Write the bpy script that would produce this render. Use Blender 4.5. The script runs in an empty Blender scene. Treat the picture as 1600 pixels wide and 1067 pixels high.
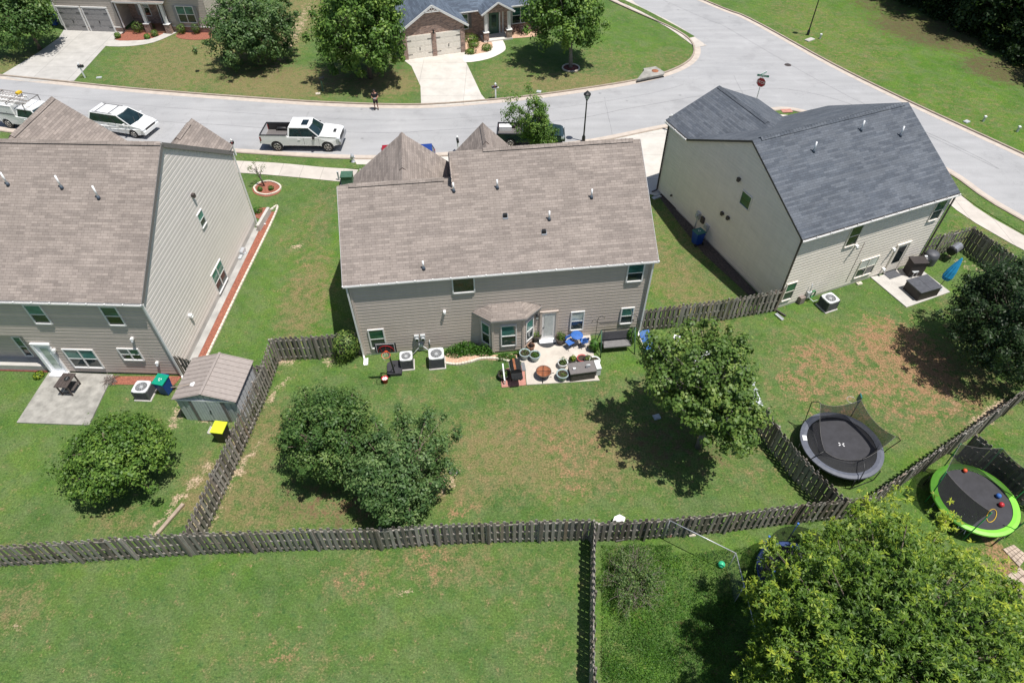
import bpy, bmesh, math, random
import numpy as np
from mathutils import Vector, Matrix
R = math.radians
PI = math.pi
sc = bpy.context.scene
COL = sc.collection

# ------------------------------------------------------------ camera, sky, sun, exposure
FPX, PITCH, ROLL, CAMH = 1036.18, R(46.854), R(-0.146), 28.0
cam = bpy.data.cameras.new('camera'); cam.sensor_width = 36; cam.lens = FPX / 1600 * 36
cam.clip_start = 0.5; cam.clip_end = 2000
camo = bpy.data.objects.new('camera', cam); COL.objects.link(camo)
camo.rotation_mode = 'QUATERNION'
camo.location = (0, 0, CAMH)
cF = Vector((0, math.cos(PITCH), -math.sin(PITCH))); cU0 = Vector((0, math.sin(PITCH), math.cos(PITCH))); cX0 = Vector((1, 0, 0))
cX = math.cos(ROLL) * cX0 + math.sin(ROLL) * cU0; cU = -math.sin(ROLL) * cX0 + math.cos(ROLL) * cU0
camo.rotation_quaternion = Matrix((cX, cU, -cF)).transposed().to_quaternion()
sc.camera = camo

SUN = Vector((0.28, -0.14, 1)).normalized()          # towards the sun
w = bpy.data.worlds.new('World'); sc.world = w; w.use_nodes = True
nt = w.node_tree; bg = nt.nodes['Background']
sky = nt.nodes.new('ShaderNodeTexSky'); sky.sky_type = 'NISHITA'; sky.sun_disc = False
sky.sun_elevation = math.asin(SUN.z); sky.sun_rotation = math.atan2(SUN.x, SUN.y)
nt.links.new(sky.outputs[0], bg.inputs[0]); bg.inputs[1].default_value = 0.085
sl = bpy.data.lights.new('sun', 'SUN'); sl.energy = 5.0; sl.angle = R(0.53); sl.color = (1, .955, .89)
so = bpy.data.objects.new('sun', sl); COL.objects.link(so)
so.rotation_euler = SUN.to_track_quat('Z', 'Y').to_euler(); so.location = (20, -5, 60)
sc.view_settings.view_transform = 'Standard'; sc.view_settings.look = 'None'
sc.view_settings.exposure = 0.2; sc.view_settings.gamma = 1
sc.cycles.max_bounces = 6; sc.cycles.transparent_max_bounces = 12

# the surveyed photograph: a pixel of the 1600 x 1067 picture -> the real place at height z
def ray(px, py): return cF + cX * ((px - 800) / FPX) - cU * ((py - 533.5) / FPX)
def G(px, py, z=0.0):
    d = ray(px, py); t = (z - CAMH) / d.z
    return Vector((d.x * t, d.y * t, z))
def rotz(p, a):
    c, s = math.cos(a), math.sin(a)
    return Vector((c * p[0] - s * p[1], s * p[0] + c * p[1], p[2] if len(p) > 2 else 0))
class Frame:
    """local axes of a house turned by yaw; wall(px,py,y=..) meets a vertical wall plane"""
    def __init__(s, yaw, ox, oy): s.yaw = yaw; s.ox = ox; s.oy = oy; s.loc = rotz((ox, oy, 0), yaw)
    def w(s, p): return rotz(p, s.yaw)
    def l(s, p): return rotz(p, -s.yaw)
    def g(s, px, py, z=0): return s.l(G(px, py, z))
    def wall(s, px, py, y=None, x=None):
        d = rotz(ray(px, py), -s.yaw); t = y / d.y if y is not None else x / d.x
        return Vector((d.x * t, d.y * t, d.z * t + CAMH))
    def plane(s, px, py, y0, z0, sl):
        d = rotz(ray(px, py), -s.yaw); t = (z0 - sl * y0 - CAMH) / (d.z - sl * d.y)
        return Vector((d.x * t, d.y * t, d.z * t + CAMH))

# ------------------------------------------------------------ materials
MATS = {}
def newmat(name):
    m = bpy.data.materials.new(name); m.use_nodes = True; MATS[name] = m
    return m, m.node_tree, m.node_tree.nodes['Principled BSDF']
def N(nt, t, **kw):
    n = nt.nodes.new(t)
    for k, v in kw.items():
        if k.startswith('i_'): n.inputs[k[2:].replace('_', ' ')].default_value = v
        else: setattr(n, k, v)
    return n
def rgba(c): return (c[0], c[1], c[2], 1)
def ramp(nt, fac, stops):
    r = nt.nodes.new('ShaderNodeValToRGB'); e = r.color_ramp.elements
    while len(e) < len(stops): e.new(0.5)
    for i, (p, c) in enumerate(stops):
        e[i].position = p; e[i].color = rgba(c) if not isinstance(c, (int, float)) else (c, c, c, 1)
    nt.links.new(fac, r.inputs[0]); return r.outputs[0]
def mixc(nt, a, b, fac, mode='MIX'):
    m = nt.nodes.new('ShaderNodeMix'); m.data_type = 'RGBA'; m.blend_type = mode
    for s, v in ((m.inputs[6], a), (m.inputs[7], b)):
        if isinstance(v, (tuple, list)): s.default_value = rgba(v)
        else: nt.links.new(v, s)
    if isinstance(fac, (int, float)): m.inputs[0].default_value = fac
    else: nt.links.new(fac, m.inputs[0])
    return m.outputs[2]
def math_(nt, op, a, b=None, c=None, clamp=False):
    m = nt.nodes.new('ShaderNodeMath'); m.operation = op; m.use_clamp = clamp
    for i, v in enumerate((a, b, c)):
        if v is None: continue
        if isinstance(v, (int, float)): m.inputs[i].default_value = v
        else: nt.links.new(v, m.inputs[i])
    return m.outputs[0]
def noise(nt, vec, scale, detail=4, rough=.55, dist=0):
    n = nt.nodes.new('ShaderNodeTexNoise'); n.inputs['Scale'].default_value = scale
    n.inputs['Detail'].default_value = detail; n.inputs['Roughness'].default_value = rough; n.inputs['Distortion'].default_value = dist
    nt.links.new(vec, n.inputs['Vector']); return n.outputs[0]
def bump(nt, b, h, strength=.3, dist=.02):
    n = nt.nodes.new('ShaderNodeBump'); n.inputs['Strength'].default_value = strength; n.inputs['Distance'].default_value = dist
    nt.links.new(h, n.inputs['Height']); nt.links.new(n.outputs[0], b.inputs['Normal'])
def simple(name, c, rough=.6, metal=0, var=.12, scale=6, bmp=0, bscale=40, spec=.5, coat=0):
    m, nt, b = newmat(name)
    b.inputs['Roughness'].default_value = rough; b.inputs['Metallic'].default_value = metal
    b.inputs['Specular IOR Level'].default_value = spec
    if coat: b.inputs['Coat Weight'].default_value = coat; b.inputs['Coat Roughness'].default_value = .05
    tc = nt.nodes.new('ShaderNodeTexCoord').outputs['Object']
    if var:
        n = noise(nt, tc, scale, 5)
        col = ramp(nt, n, [(.3, tuple(x * (1 - var) for x in c)), (.7, tuple(min(1, x * (1 + var)) for x in c))])
        nt.links.new(col, b.inputs['Base Color'])
    else: b.inputs['Base Color'].default_value = rgba(c)
    if bmp: bump(nt, b, noise(nt, tc, bscale, 3), bmp)
    return m

def shingle(name, c, c2):
    m, nt, b = newmat(name); b.inputs['Roughness'].default_value = .92; b.inputs['Specular IOR Level'].default_value = .2
    uv = nt.nodes.new('ShaderNodeUVMap').outputs[0]
    def br(w, h, c1, c2, off=.5, mortar=.008, mc=(.3, .3, .3)):
        n = nt.nodes.new('ShaderNodeTexBrick'); nt.links.new(uv, n.inputs['Vector'])
        n.offset = off; n.inputs['Scale'].default_value = 1
        n.inputs['Brick Width'].default_value = w; n.inputs['Row Height'].default_value = h
        n.inputs['Mortar Size'].default_value = mortar; n.inputs['Mortar Smooth'].default_value = .1
        n.inputs['Color1'].default_value = rgba(c1); n.inputs['Color2'].default_value = rgba(c2); n.inputs['Mortar'].default_value = rgba(mc)
        n.inputs['Bias'].default_value = 0
        return n
    a = br(.33, .145, (.88, .88, .88), (1.08, 1.08, 1.08), .37, .009, (.62, .6, .59))
    d = br(.9, .145, (.0, .0, .0), (1, 1, 1), .31, 0, (.5, .5, .5)); d.squash = 1
    blot = noise(nt, uv, .35, 4)
    base = mixc(nt, c, c2, ramp(nt, d.outputs[0], [(.35, 0.0), (.75, 1.0)]))
    col = mixc(nt, base, a.outputs[0], 1, 'MULTIPLY')
    fine = noise(nt, uv, 60, 3)
    col = mixc(nt, col, ramp(nt, fine, [(.3, .88), (.7, 1.1)]), 1, 'MULTIPLY')
    col = mixc(nt, col, ramp(nt, blot, [(.3, .9), (.7, 1.08)]), 1, 'MULTIPLY')
    ms = nt.nodes.new('ShaderNodeMapping'); ms.inputs['Scale'].default_value = (1.3, .16, 1); nt.links.new(uv, ms.inputs[0])
    col = mixc(nt, col, ramp(nt, noise(nt, ms.outputs[0], 1.4, 5, .65), [(.34, .92), (.55, 1.0), (.75, 1.03)]), 1, 'MULTIPLY')
    nt.links.new(col, b.inputs['Base Color'])
    bump(nt, b, a.outputs[1], -.35, .012)
    return m
shingle('shingle_brown', (.298, .256, .229), (.242, .208, .187))
shingle('shingle_slate', (.122, .136, .158), (.088, .101, .122))
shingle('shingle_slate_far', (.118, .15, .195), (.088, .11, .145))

def brick(name, c1, c2, mortar, w=.22, h=.075):
    m, nt, b = newmat(name); b.inputs['Roughness'].default_value = .9
    uv = nt.nodes.new('ShaderNodeUVMap').outputs[0]
    n = nt.nodes.new('ShaderNodeTexBrick'); nt.links.new(uv, n.inputs['Vector'])
    n.inputs['Scale'].default_value = 1; n.inputs['Brick Width'].default_value = w; n.inputs['Row Height'].default_value = h
    n.inputs['Mortar Size'].default_value = .009
    n.inputs['Color1'].default_value = rgba(c1); n.inputs['Color2'].default_value = rgba(c2); n.inputs['Mortar'].default_value = rgba(mortar)
    col = mixc(nt, n.outputs[0], ramp(nt, noise(nt, uv, 3.5, 4), [(.3, .72), (.7, 1.25)]), 1, 'MULTIPLY')
    nt.links.new(col, b.inputs['Base Color']); bump(nt, b, n.outputs[1], -.4, .01)
    return m
brick('brick_brown', (.40, .25, .19), (.19, .12, .10), (.46, .41, .37), w=.3, h=.1)

def siding(name, c, var=.07):
    m, nt, b = newmat(name); b.inputs['Roughness'].default_value = .55; b.inputs['Specular IOR Level'].default_value = .35
    g = nt.nodes.new('ShaderNodeTexCoord').outputs['Object']
    mp = nt.nodes.new('ShaderNodeMapping'); mp.inputs['Scale'].default_value = (.3, .3, 1.3); nt.links.new(g, mp.inputs[0])
    col = ramp(nt, noise(nt, mp.outputs[0], 1.6, 5), [(.25, tuple(x * (1 - var) for x in c)), (.75, tuple(x * (1 + var) for x in c))])
    mp2 = nt.nodes.new('ShaderNodeMapping'); mp2.inputs['Scale'].default_value = (3, 3, .35); nt.links.new(g, mp2.inputs[0])
    col = mixc(nt, col, ramp(nt, noise(nt, mp2.outputs[0], 1.5, 3), [(.35, .975), (.65, 1.02)]), 1, 'MULTIPLY')
    nt.links.new(col, b.inputs['Base Color']); return m
siding('siding_taupe', (.55, .475, .42), .05)
siding('siding_sunlit', (.72, .67, .625), .05)  # left house siding again, lightened so the gable colour carries the sunlight
siding('siding_beige', (.80, .74, .66), .05)
siding('siding_tan', (.47, .42, .37))

simple('trim_white', (.74, .735, .72), .5, var=.05)
simple('trim_dark', (.17, .16, .155), .6)
simple('trim_bronze', (.06, .05, .048), .5)
simple('fascia_grey', (.32, .31, .31), .6)
simple('foundation', (.36, .352, .335), .9, var=.18, scale=1.5)
simple('road_seam', (.2, .2, .205), .95, var=.3, scale=3)
simple('patio_slab', (.50, .455, .40), .9, var=.14, scale=1.6, bmp=.15)
simple('concrete', (.46, .44, .41), .9, var=.14, scale=1.3, bmp=.15)
simple('concrete_bright', (.62, .59, .545), .9, var=.08, scale=.9, bmp=.1)
simple('concrete_aged', (.29, .28, .255), .92, var=.3, scale=2.2, bmp=.2)
simple('kerb_stone', (.33, .275, .225), .9, var=.16, scale=2.5)
simple('gutter_pan', (.47, .41, .355), .9, var=.12, scale=2.0)
simple('rubber', (.018, .018, .019), .75, var=.2)
simple('black_plastic', (.022, .022, .024), .5, var=.2)
simple('black_metal', (.016, .017, .018), .4, var=.2)
simple('dark_fabric', (.05, .05, .056), .85, var=.15, bmp=.15)
simple('grey_fabric', (.17, .165, .165), .85, var=.15, bmp=.15)
simple('steel', (.42, .43, .45), .35, .7, var=.12)
simple('galvanised', (.55, .57, .6), .4, .45, var=.12)
simple('white_paint', (.8, .81, .8), .4, var=.04)
simple('white_metal', (.86, .87, .88), .35, var=.05)
simple('meter_grey', (.45, .47, .48), .45, var=.1)
simple('ac_dark', (.085, .09, .095), .5, var=.15)
simple('ac_light', (.60, .61, .62), .45, var=.08)
simple('blue_plastic', (.008, .05, .28), .4, var=.1)
simple('green_lid', (.0, .26, .16), .45, var=.1)
simple('green_lid_dark', (.02, .13, .12), .45, var=.1)
simple('lime_lid', (.56, .66, .03), .45, var=.05)
simple('red_plastic', (.45, .02, .03), .45, var=.1)
simple('orange_red', (.65, .09, .03), .5, var=.1)
simple('lime_pad', (.22, .62, .06), .5, var=.08)
simple('mat_black', (.028, .028, .034), .7, var=.25, scale=3)
simple('pad_blue_grey', (.10, .11, .14), .6, var=.15)
simple('utility_green', (.055, .12, .08), .5, var=.2)
simple('bronze_brown', (.07, .055, .05), .6, var=.15)
simple('box_brown', (.075, .064, .06), .6, var=.15)
simple('box_top', (.15, .138, .135), .6, var=.1)
simple('rust', (.27, .1, .045), .85, var=.35, scale=5, bmp=.3)
simple('blue_fabric', (.035, .13, .42), .7, var=.2)
simple('umbrella_blue', (.015, .27, .52), .7, var=.15)
simple('pot_black', (.025, .024, .024), .6)
simple('pot_teal', (.30, .38, .39), .6, var=.1)
simple('pot_white', (.62, .64, .64), .6, var=.1)
simple('pot_red', (.42, .07, .07), .6)
simple('terracotta', (.28, .15, .09), .8)
simple('soil', (.05, .035, .025), .95, var=.3, bmp=.5)
simple('brick_pad', (.42, .2, .16), .85, var=.2, scale=8)
simple('bark', (.14, .11, .085), .95, var=.3, scale=8, bmp=.6, bscale=14)
simple('bark_grey', (.22, .2, .18), .95, var=.25, scale=8, bmp=.5, bscale=14)
simple('dead_twig', (.22, .18, .16), .95, var=.3)
simple('wood_light', (.34, .27, .21), .85, var=.2)
simple('skin', (.42, .22, .15), .6, var=.05)
simple('cloth_black', (.018, .018, .022), .9, var=.2)
simple('hair_dark', (.012, .01, .009), .7)
simple('paint_white', (.78, .785, .78), .25, var=.015, coat=.6)
simple('paint_blue', (.015, .045, .22), .25, var=.03, coat=.6)
simple('paint_red', (.28, .012, .02), .25, var=.03, coat=.6)
simple('paint_dark_green', (.012, .026, .026), .22, var=.03, coat=.7)
simple('rim_alloy', (.55, .54, .52), .3, .6, var=.1)
simple('head_lamp', (.62, .64, .66), .1, .2, var=0)
simple('tail_lamp', (.33, .01, .01), .2, var=0)
simple('yellow_tool', (.65, .42, .02), .5)
simple('ladder_alu', (.50, .45, .42), .4, .3, var=.1)
simple('door_grey', (.31, .30, .30), .5, var=.05)
simple('door_cream', (.8, .75, .67), .5, var=.04)
simple('shed_roof_tan', (.30, .262, .24), .6, var=.1)
simple('shed_wall_white', (.55, .57, .60), .5, var=.1)
simple('shed_wall_green', (.46, .52, .50), .5, var=.1)
simple('sign_red', (.38, .01, .03), .4, var=.05)
simple('sign_green', (.0, .20, .13), .4, var=.1)
simple('sign_white', (.8, .8, .8), .4, var=0)
simple('stone_pale', (.62, .56, .47), .9, var=.2, scale=5)
simple('paver_tan', (.42, .34, .27), .9, var=.25, scale=5)
simple('paver_joint', (.16, .12, .09), .95)
simple('curtain', (.55, .58, .56), .8, var=.1)
simple('ball_green', (.05, .55, .28), .4)
simple('hose_green', (.02, .2, .06), .5)
simple('cover_brown', (.035, .028, .026), .7, var=.2)
simple('cover_slate', (.075, .078, .09), .55, var=.2)
simple('blue_tarp', (.02, .05, .17), .6, var=.2)
simple('rug_speck', (.045, .048, .052), .9, var=.4, scale=25)

def mulch(name, c, c2):
    m, nt, b = newmat(name); b.inputs['Roughness'].default_value = .95
    g = nt.nodes.new('ShaderNodeNewGeometry').outputs[0]
    v = nt.nodes.new('ShaderNodeTexVoronoi'); v.inputs['Scale'].default_value = 14; nt.links.new(g, v.inputs[0])
    n = noise(nt, g, 9, 5)
    col = mixc(nt, ramp(nt, n, [(.3, c2), (.7, c)]), ramp(nt, v.outputs[0], [(.0, .6), (.5, 1.2)]), 1, 'MULTIPLY')
    nt.links.new(col, b.inputs['Base Color']); bump(nt, b, v.outputs[0], .8, .03); return m
mulch('mulch_red', (.31, .115, .072), (.17, .06, .04))
mulch('mulch_dark_red', (.17, .045, .035), (.09, .028, .022))
mulch('mulch_tan', (.55, .38, .27), (.35, .22, .15))
mulch('rock_dark', (.10, .08, .07), (.035, .028, .026))

def glass(name, c, rough=.06, spec=.9):
    m, nt, b = newmat(name)
    oi = nt.nodes.new('ShaderNodeObjectInfo'); tc = nt.nodes.new('ShaderNodeTexCoord').outputs['Object']
    mp = nt.nodes.new('ShaderNodeMapping'); mp.inputs['Scale'].default_value = (.8, .8, 2.2); nt.links.new(tc, mp.inputs[0])
    v = math_(nt, 'ADD', noise(nt, mp.outputs[0], 1.6, 3), math_(nt, 'MULTIPLY_ADD', oi.outputs['Random'], .5, -.25))  # mottled tone stands in for blinds and reflections
    nt.links.new(mixc(nt, c, ramp(nt, v, [(.25, .45), (.75, 1.9)]), 1, 'MULTIPLY'), b.inputs['Base Color']); b.inputs['Roughness'].default_value = rough
    b.inputs['Specular IOR Level'].default_value = spec
    return m
glass('glass_upper', (.045, .135, .115)); glass('glass_lower', (.022, .034, .036)); glass('glass_green', (.02, .075, .045))  # upper sash teal has the sky's reflection put into its colour
glass('glass_car', (.008, .018, .02), .03, .8); glass('glass_blind', (.30, .34, .31), .15)

def wood_fence():
    m, nt, b = newmat('weathered_wood'); b.inputs['Roughness'].default_value = .9; b.inputs['Specular IOR Level'].default_value = .15
    g = nt.nodes.new('ShaderNodeTexCoord').outputs['Object']
    at = nt.nodes.new('ShaderNodeAttribute'); at.attribute_name = 'rnd'
    mp = nt.nodes.new('ShaderNodeMapping'); mp.inputs['Scale'].default_value = (12, 12, 1.2); nt.links.new(g, mp.inputs[0])
    grain = noise(nt, mp.outputs[0], 2, 5, .7)
    base = ramp(nt, at.outputs['Fac'], [(0, (.14, .12, .10)), (.45, (.24, .217, .193)), (.85, (.34, .315, .285)), (1, (.26, .20, .155))])
    col = mixc(nt, base, ramp(nt, grain, [(.3, .6), (.7, 1.35)]), 1, 'MULTIPLY')
    col = mixc(nt, col, (.12, .15, .095), ramp(nt, noise(nt, g, .7, 4), [(.5, 0.), (.8, .6)]))
    nt.links.new(col, b.inputs['Base Color']); bump(nt, b, grain, .4, .01)
wood_fence()

def asphalt():
    m, nt, b = newmat('asphalt'); b.inputs['Roughness'].default_value = .92; b.inputs['Specular IOR Level'].default_value = .25
    g = nt.nodes.new('ShaderNodeNewGeometry').outputs[0]
    c = ramp(nt, noise(nt, g, .16, 5, .6), [(.3, (.315, .318, .326)), (.7, (.37, .37, .375))])
    c = mixc(nt, c, ramp(nt, noise(nt, g, 18, 4, .75), [(.3, .86), (.7, 1.13)]), 1, 'MULTIPLY')
    mp = nt.nodes.new('ShaderNodeMapping'); mp.inputs['Scale'].default_value = (.12, 1.1, 1); nt.links.new(g, mp.inputs[0])
    c = mixc(nt, c, ramp(nt, noise(nt, mp.outputs[0], 1.2, 5), [(.35, .93), (.65, 1.04)]), 1, 'MULTIPLY')
    wv = nt.nodes.new('ShaderNodeTexNoise'); wv.inputs['Scale'].default_value = .45; wv.inputs['Detail'].default_value = 3; nt.links.new(g, wv.inputs['Vector'])
    c = mixc(nt, c, ramp(nt, wv.outputs[0], [(.32, .9), (.42, 1.0), (.62, 1.0), (.7, 1.06)]), 1, 'MULTIPLY')
    vo = nt.nodes.new('ShaderNodeTexVoronoi'); vo.feature = 'F1'; vo.inputs['Scale'].default_value = .42; nt.links.new(g, vo.inputs[0])
    c = mixc(nt, c, ramp(nt, vo.outputs['Distance'], [(.03, .72), (.075, 1.0)]), 1, 'MULTIPLY')
    # a few wandering sealed cracks
    n2 = noise(nt, g, .075, 6, .62)
    cr = math_(nt, 'ABSOLUTE', math_(nt, 'SUBTRACT', n2, .5))
    c = mixc(nt, c, ramp(nt, cr, [(.0, .9), (.0015, 1.0)]), 1, 'MULTIPLY')
    nt.links.new(c, b.inputs['Base Color']); bump(nt, b, noise(nt, g, 60, 2), .25, .01)
asphalt()

def slabmat(name, c, joint=1.5, row=40):
    m, nt, b = newmat(name); b.inputs['Roughness'].default_value = .92
    uv = nt.nodes.new('ShaderNodeUVMap').outputs[0]; g = nt.nodes.new('ShaderNodeNewGeometry').outputs[0]
    n = nt.nodes.new('ShaderNodeTexBrick'); nt.links.new(uv, n.inputs['Vector']); n.offset = 0
    n.inputs['Scale'].default_value = 1; n.inputs['Brick Width'].default_value = joint; n.inputs['Row Height'].default_value = row
    n.inputs['Mortar Size'].default_value = .018
    n.inputs['Color1'].default_value = rgba(c); n.inputs['Color2'].default_value = rgba(tuple(x * .93 for x in c)); n.inputs['Mortar'].default_value = rgba(tuple(x * .6 for x in c))
    col = mixc(nt, n.outputs[0], ramp(nt, noise(nt, g, .9, 6, .65), [(.3, .84), (.7, 1.1)]), 1, 'MULTIPLY')
    nt.links.new(col, b.inputs['Base Color'])
slabmat('pavement_slab', (.52, .475, .425), 1.6)
slabmat('drive_slab', (.55, .52, .475), 4.2, 3.3)
slabmat('drive_slab_old', (.45, .435, .41), 3.4, 3.1)

# ------------------------------------------------------------ lawn with painted-in wear (dry, clay, lush)
def grass_mat():
    m, nt, b = newmat('lawn'); b.inputs['Roughness'].default_value = .95; b.inputs['Specular IOR Level'].default_value = .12
    g = nt.nodes.new('ShaderNodeNewGeometry').outputs[0]
    def A(n):
        a = nt.nodes.new('ShaderNodeAttribute'); a.attribute_name = n; return a.outputs['Fac']
    n1 = noise(nt, g, .35, 5, .6); n2 = noise(nt, g, 2.2, 6, .68); n3 = noise(nt, g, 11, 5, .75); n4 = noise(nt, g, 45, 2, .6)
    mp = nt.nodes.new('ShaderNodeMapping'); mp.inputs['Rotation'].default_value = (0, 0, .5); mp.inputs['Scale'].default_value = (9, 30, 1); nt.links.new(g, mp.inputs[0])
    n5 = noise(nt, mp.outputs[0], 1, 4, .7, 1.2)
    green = ramp(nt, n1, [(.3, (.064, .126, .032)), (.5, (.09, .16, .038)), (.72, (.125, .185, .047))])
    lush = ramp(nt, n1, [(.3, (.06, .15, .016)), (.7, (.11, .215, .022))])
    green = mixc(nt, green, lush, math_(nt, 'MULTIPLY', A('lush'), ramp(nt, n2, [(.3, .35), (.65, .95)])))
    green = mixc(nt, green, (.135, .175, .075), ramp(nt, noise(nt, g, .8, 5, .62), [(.42, 0.), (.68, .7)]))
    cl = ramp(nt, noise(nt, g, 4.2, 3, .6, .4), [(.56, 0.), (.64, .5)])
    green = mixc(nt, green, (.048, .115, .034), cl)
    wv = nt.nodes.new('ShaderNodeTexWave'); wv.bands_direction = 'DIAGONAL'; wv.inputs['Scale'].default_value = .55; wv.inputs['Distortion'].default_value = 1.4; wv.inputs['Detail'].default_value = 2; nt.links.new(g, wv.inputs[0])
    green = mixc(nt, green, ramp(nt, wv.outputs[1], [(.2, .975), (.8, 1.025)]), 1, 'MULTIPLY')
    # thin, yellowed turf
    mott = math_(nt, 'ADD', math_(nt, 'MULTIPLY_ADD', n2, 1.5, -.5), math_(nt, 'MULTIPLY_ADD', n3, 1.1, -.3))
    yel = ramp(nt, math_(nt, 'ADD', mott, math_(nt, 'MULTIPLY', A('dry'), .42)), [(.60, 0.), (1.0, .9)])
    col = mixc(nt, green, (.225, .18, .088), yel)
    soil = ramp(nt, math_(nt, 'ADD', math_(nt, 'MULTIPLY', mott, 1.0), math_(nt, 'MULTIPLY', A('clay'), .62)), [(.74, 0.), (.98, .95)])
    clayc = ramp(nt, n3, [(.3, (.25, .14, .075)), (.7, (.35, .22, .125))])
    col = mixc(nt, col, clayc, soil)
    bare = ramp(nt, math_(nt, 'ADD', math_(nt, 'MULTIPLY', mott, .9), math_(nt, 'MULTIPLY', A('bare'), .8)), [(.74, 0.), (.95, 1.)])
    col = mixc(nt, col, ramp(nt, n3, [(.3, (.38, .27, .18)), (.7, (.52, .41, .29))]), bare)
    dk = ramp(nt, math_(nt, 'ADD', math_(nt, 'MULTIPLY', mott, .9), math_(nt, 'MULTIPLY', A('litter'), .55)), [(.72, 0.), (1.15, .8)])
    col = mixc(nt, col, (.115, .08, .05), dk)
    col = mixc(nt, col, ramp(nt, n3, [(.3, .55), (.7, 1.4)]), 1, 'MULTIPLY')
    col = mixc(nt, col, ramp(nt, n5, [(.3, .62), (.7, 1.36)]), 1, 'MULTIPLY')
    col = mixc(nt, col, ramp(nt, n4, [(.35, .7), (.65, 1.25)]), 1, 'MULTIPLY')
    nt.links.new(col, b.inputs['Base Color'])
    h = math_(nt, 'ADD', n3, math_(nt, 'MULTIPLY', n4, .8)); bump(nt, b, h, .7, .05)
grass_mat()

def leafmat(name, lo, mid, hi, trans=.28, rough=.5):
    m, nt, b = newmat(name)
    a = nt.nodes.new('ShaderNodeAttribute'); a.attribute_name = 'rnd'
    col = ramp(nt, a.outputs['Fac'], [(0, lo), (.55, mid), (1, hi)])
    b.inputs['Roughness'].default_value = rough; b.inputs['Specular IOR Level'].default_value = .35
    nt.links.new(col, b.inputs['Base Color'])
    t = nt.nodes.new('ShaderNodeBsdfTranslucent'); nt.links.new(mixc(nt, col, (1.25, 1.3, .5), 1, 'MULTIPLY'), t.inputs[0])
    mx = nt.nodes.new('ShaderNodeMixShader'); mx.inputs[0].default_value = trans
    nt.links.new(b.outputs[0], mx.inputs[1]); nt.links.new(t.outputs[0], mx.inputs[2])
    nt.links.new(mx.outputs[0], nt.nodes['Material Output'].inputs[0]); return m
leafmat('leaf_pear', (.035, .085, .02), (.078, .155, .034), (.22, .30, .09))
leafmat('leaf_bright', (.045, .10, .017), (.10, .195, .03), (.23, .34, .06))
leafmat('leaf_maple', (.05, .10, .02), (.105, .185, .035), (.26, .33, .08))
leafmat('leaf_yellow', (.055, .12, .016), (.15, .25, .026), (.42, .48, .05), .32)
leafmat('leaf_dark', (.012, .03, .01), (.025, .055, .015), (.055, .1, .028))
leafmat('leaf_blue', (.035, .08, .023), (.078, .15, .042), (.22, .31, .11))
leafmat('leaf_purple', (.03, .018, .018), (.05, .03, .03), (.075, .05, .05))
leafmat('leaf_weed', (.03, .09, .012), (.06, .16, .02), (.11, .24, .035))
def meshy(name, c, alpha):
    m, nt, b = newmat(name); b.inputs['Base Color'].default_value = rgba(c); b.inputs['Alpha'].default_value = alpha; b.inputs['Roughness'].default_value = .8; return m
meshy('net_black', (.015, .016, .018), .72); meshy('net_green', (.03, .05, .035), .35); meshy('net_white', (.7, .6, .55), .6)
meshy('clear_fence', (.3, .33, .33), .16)

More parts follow.
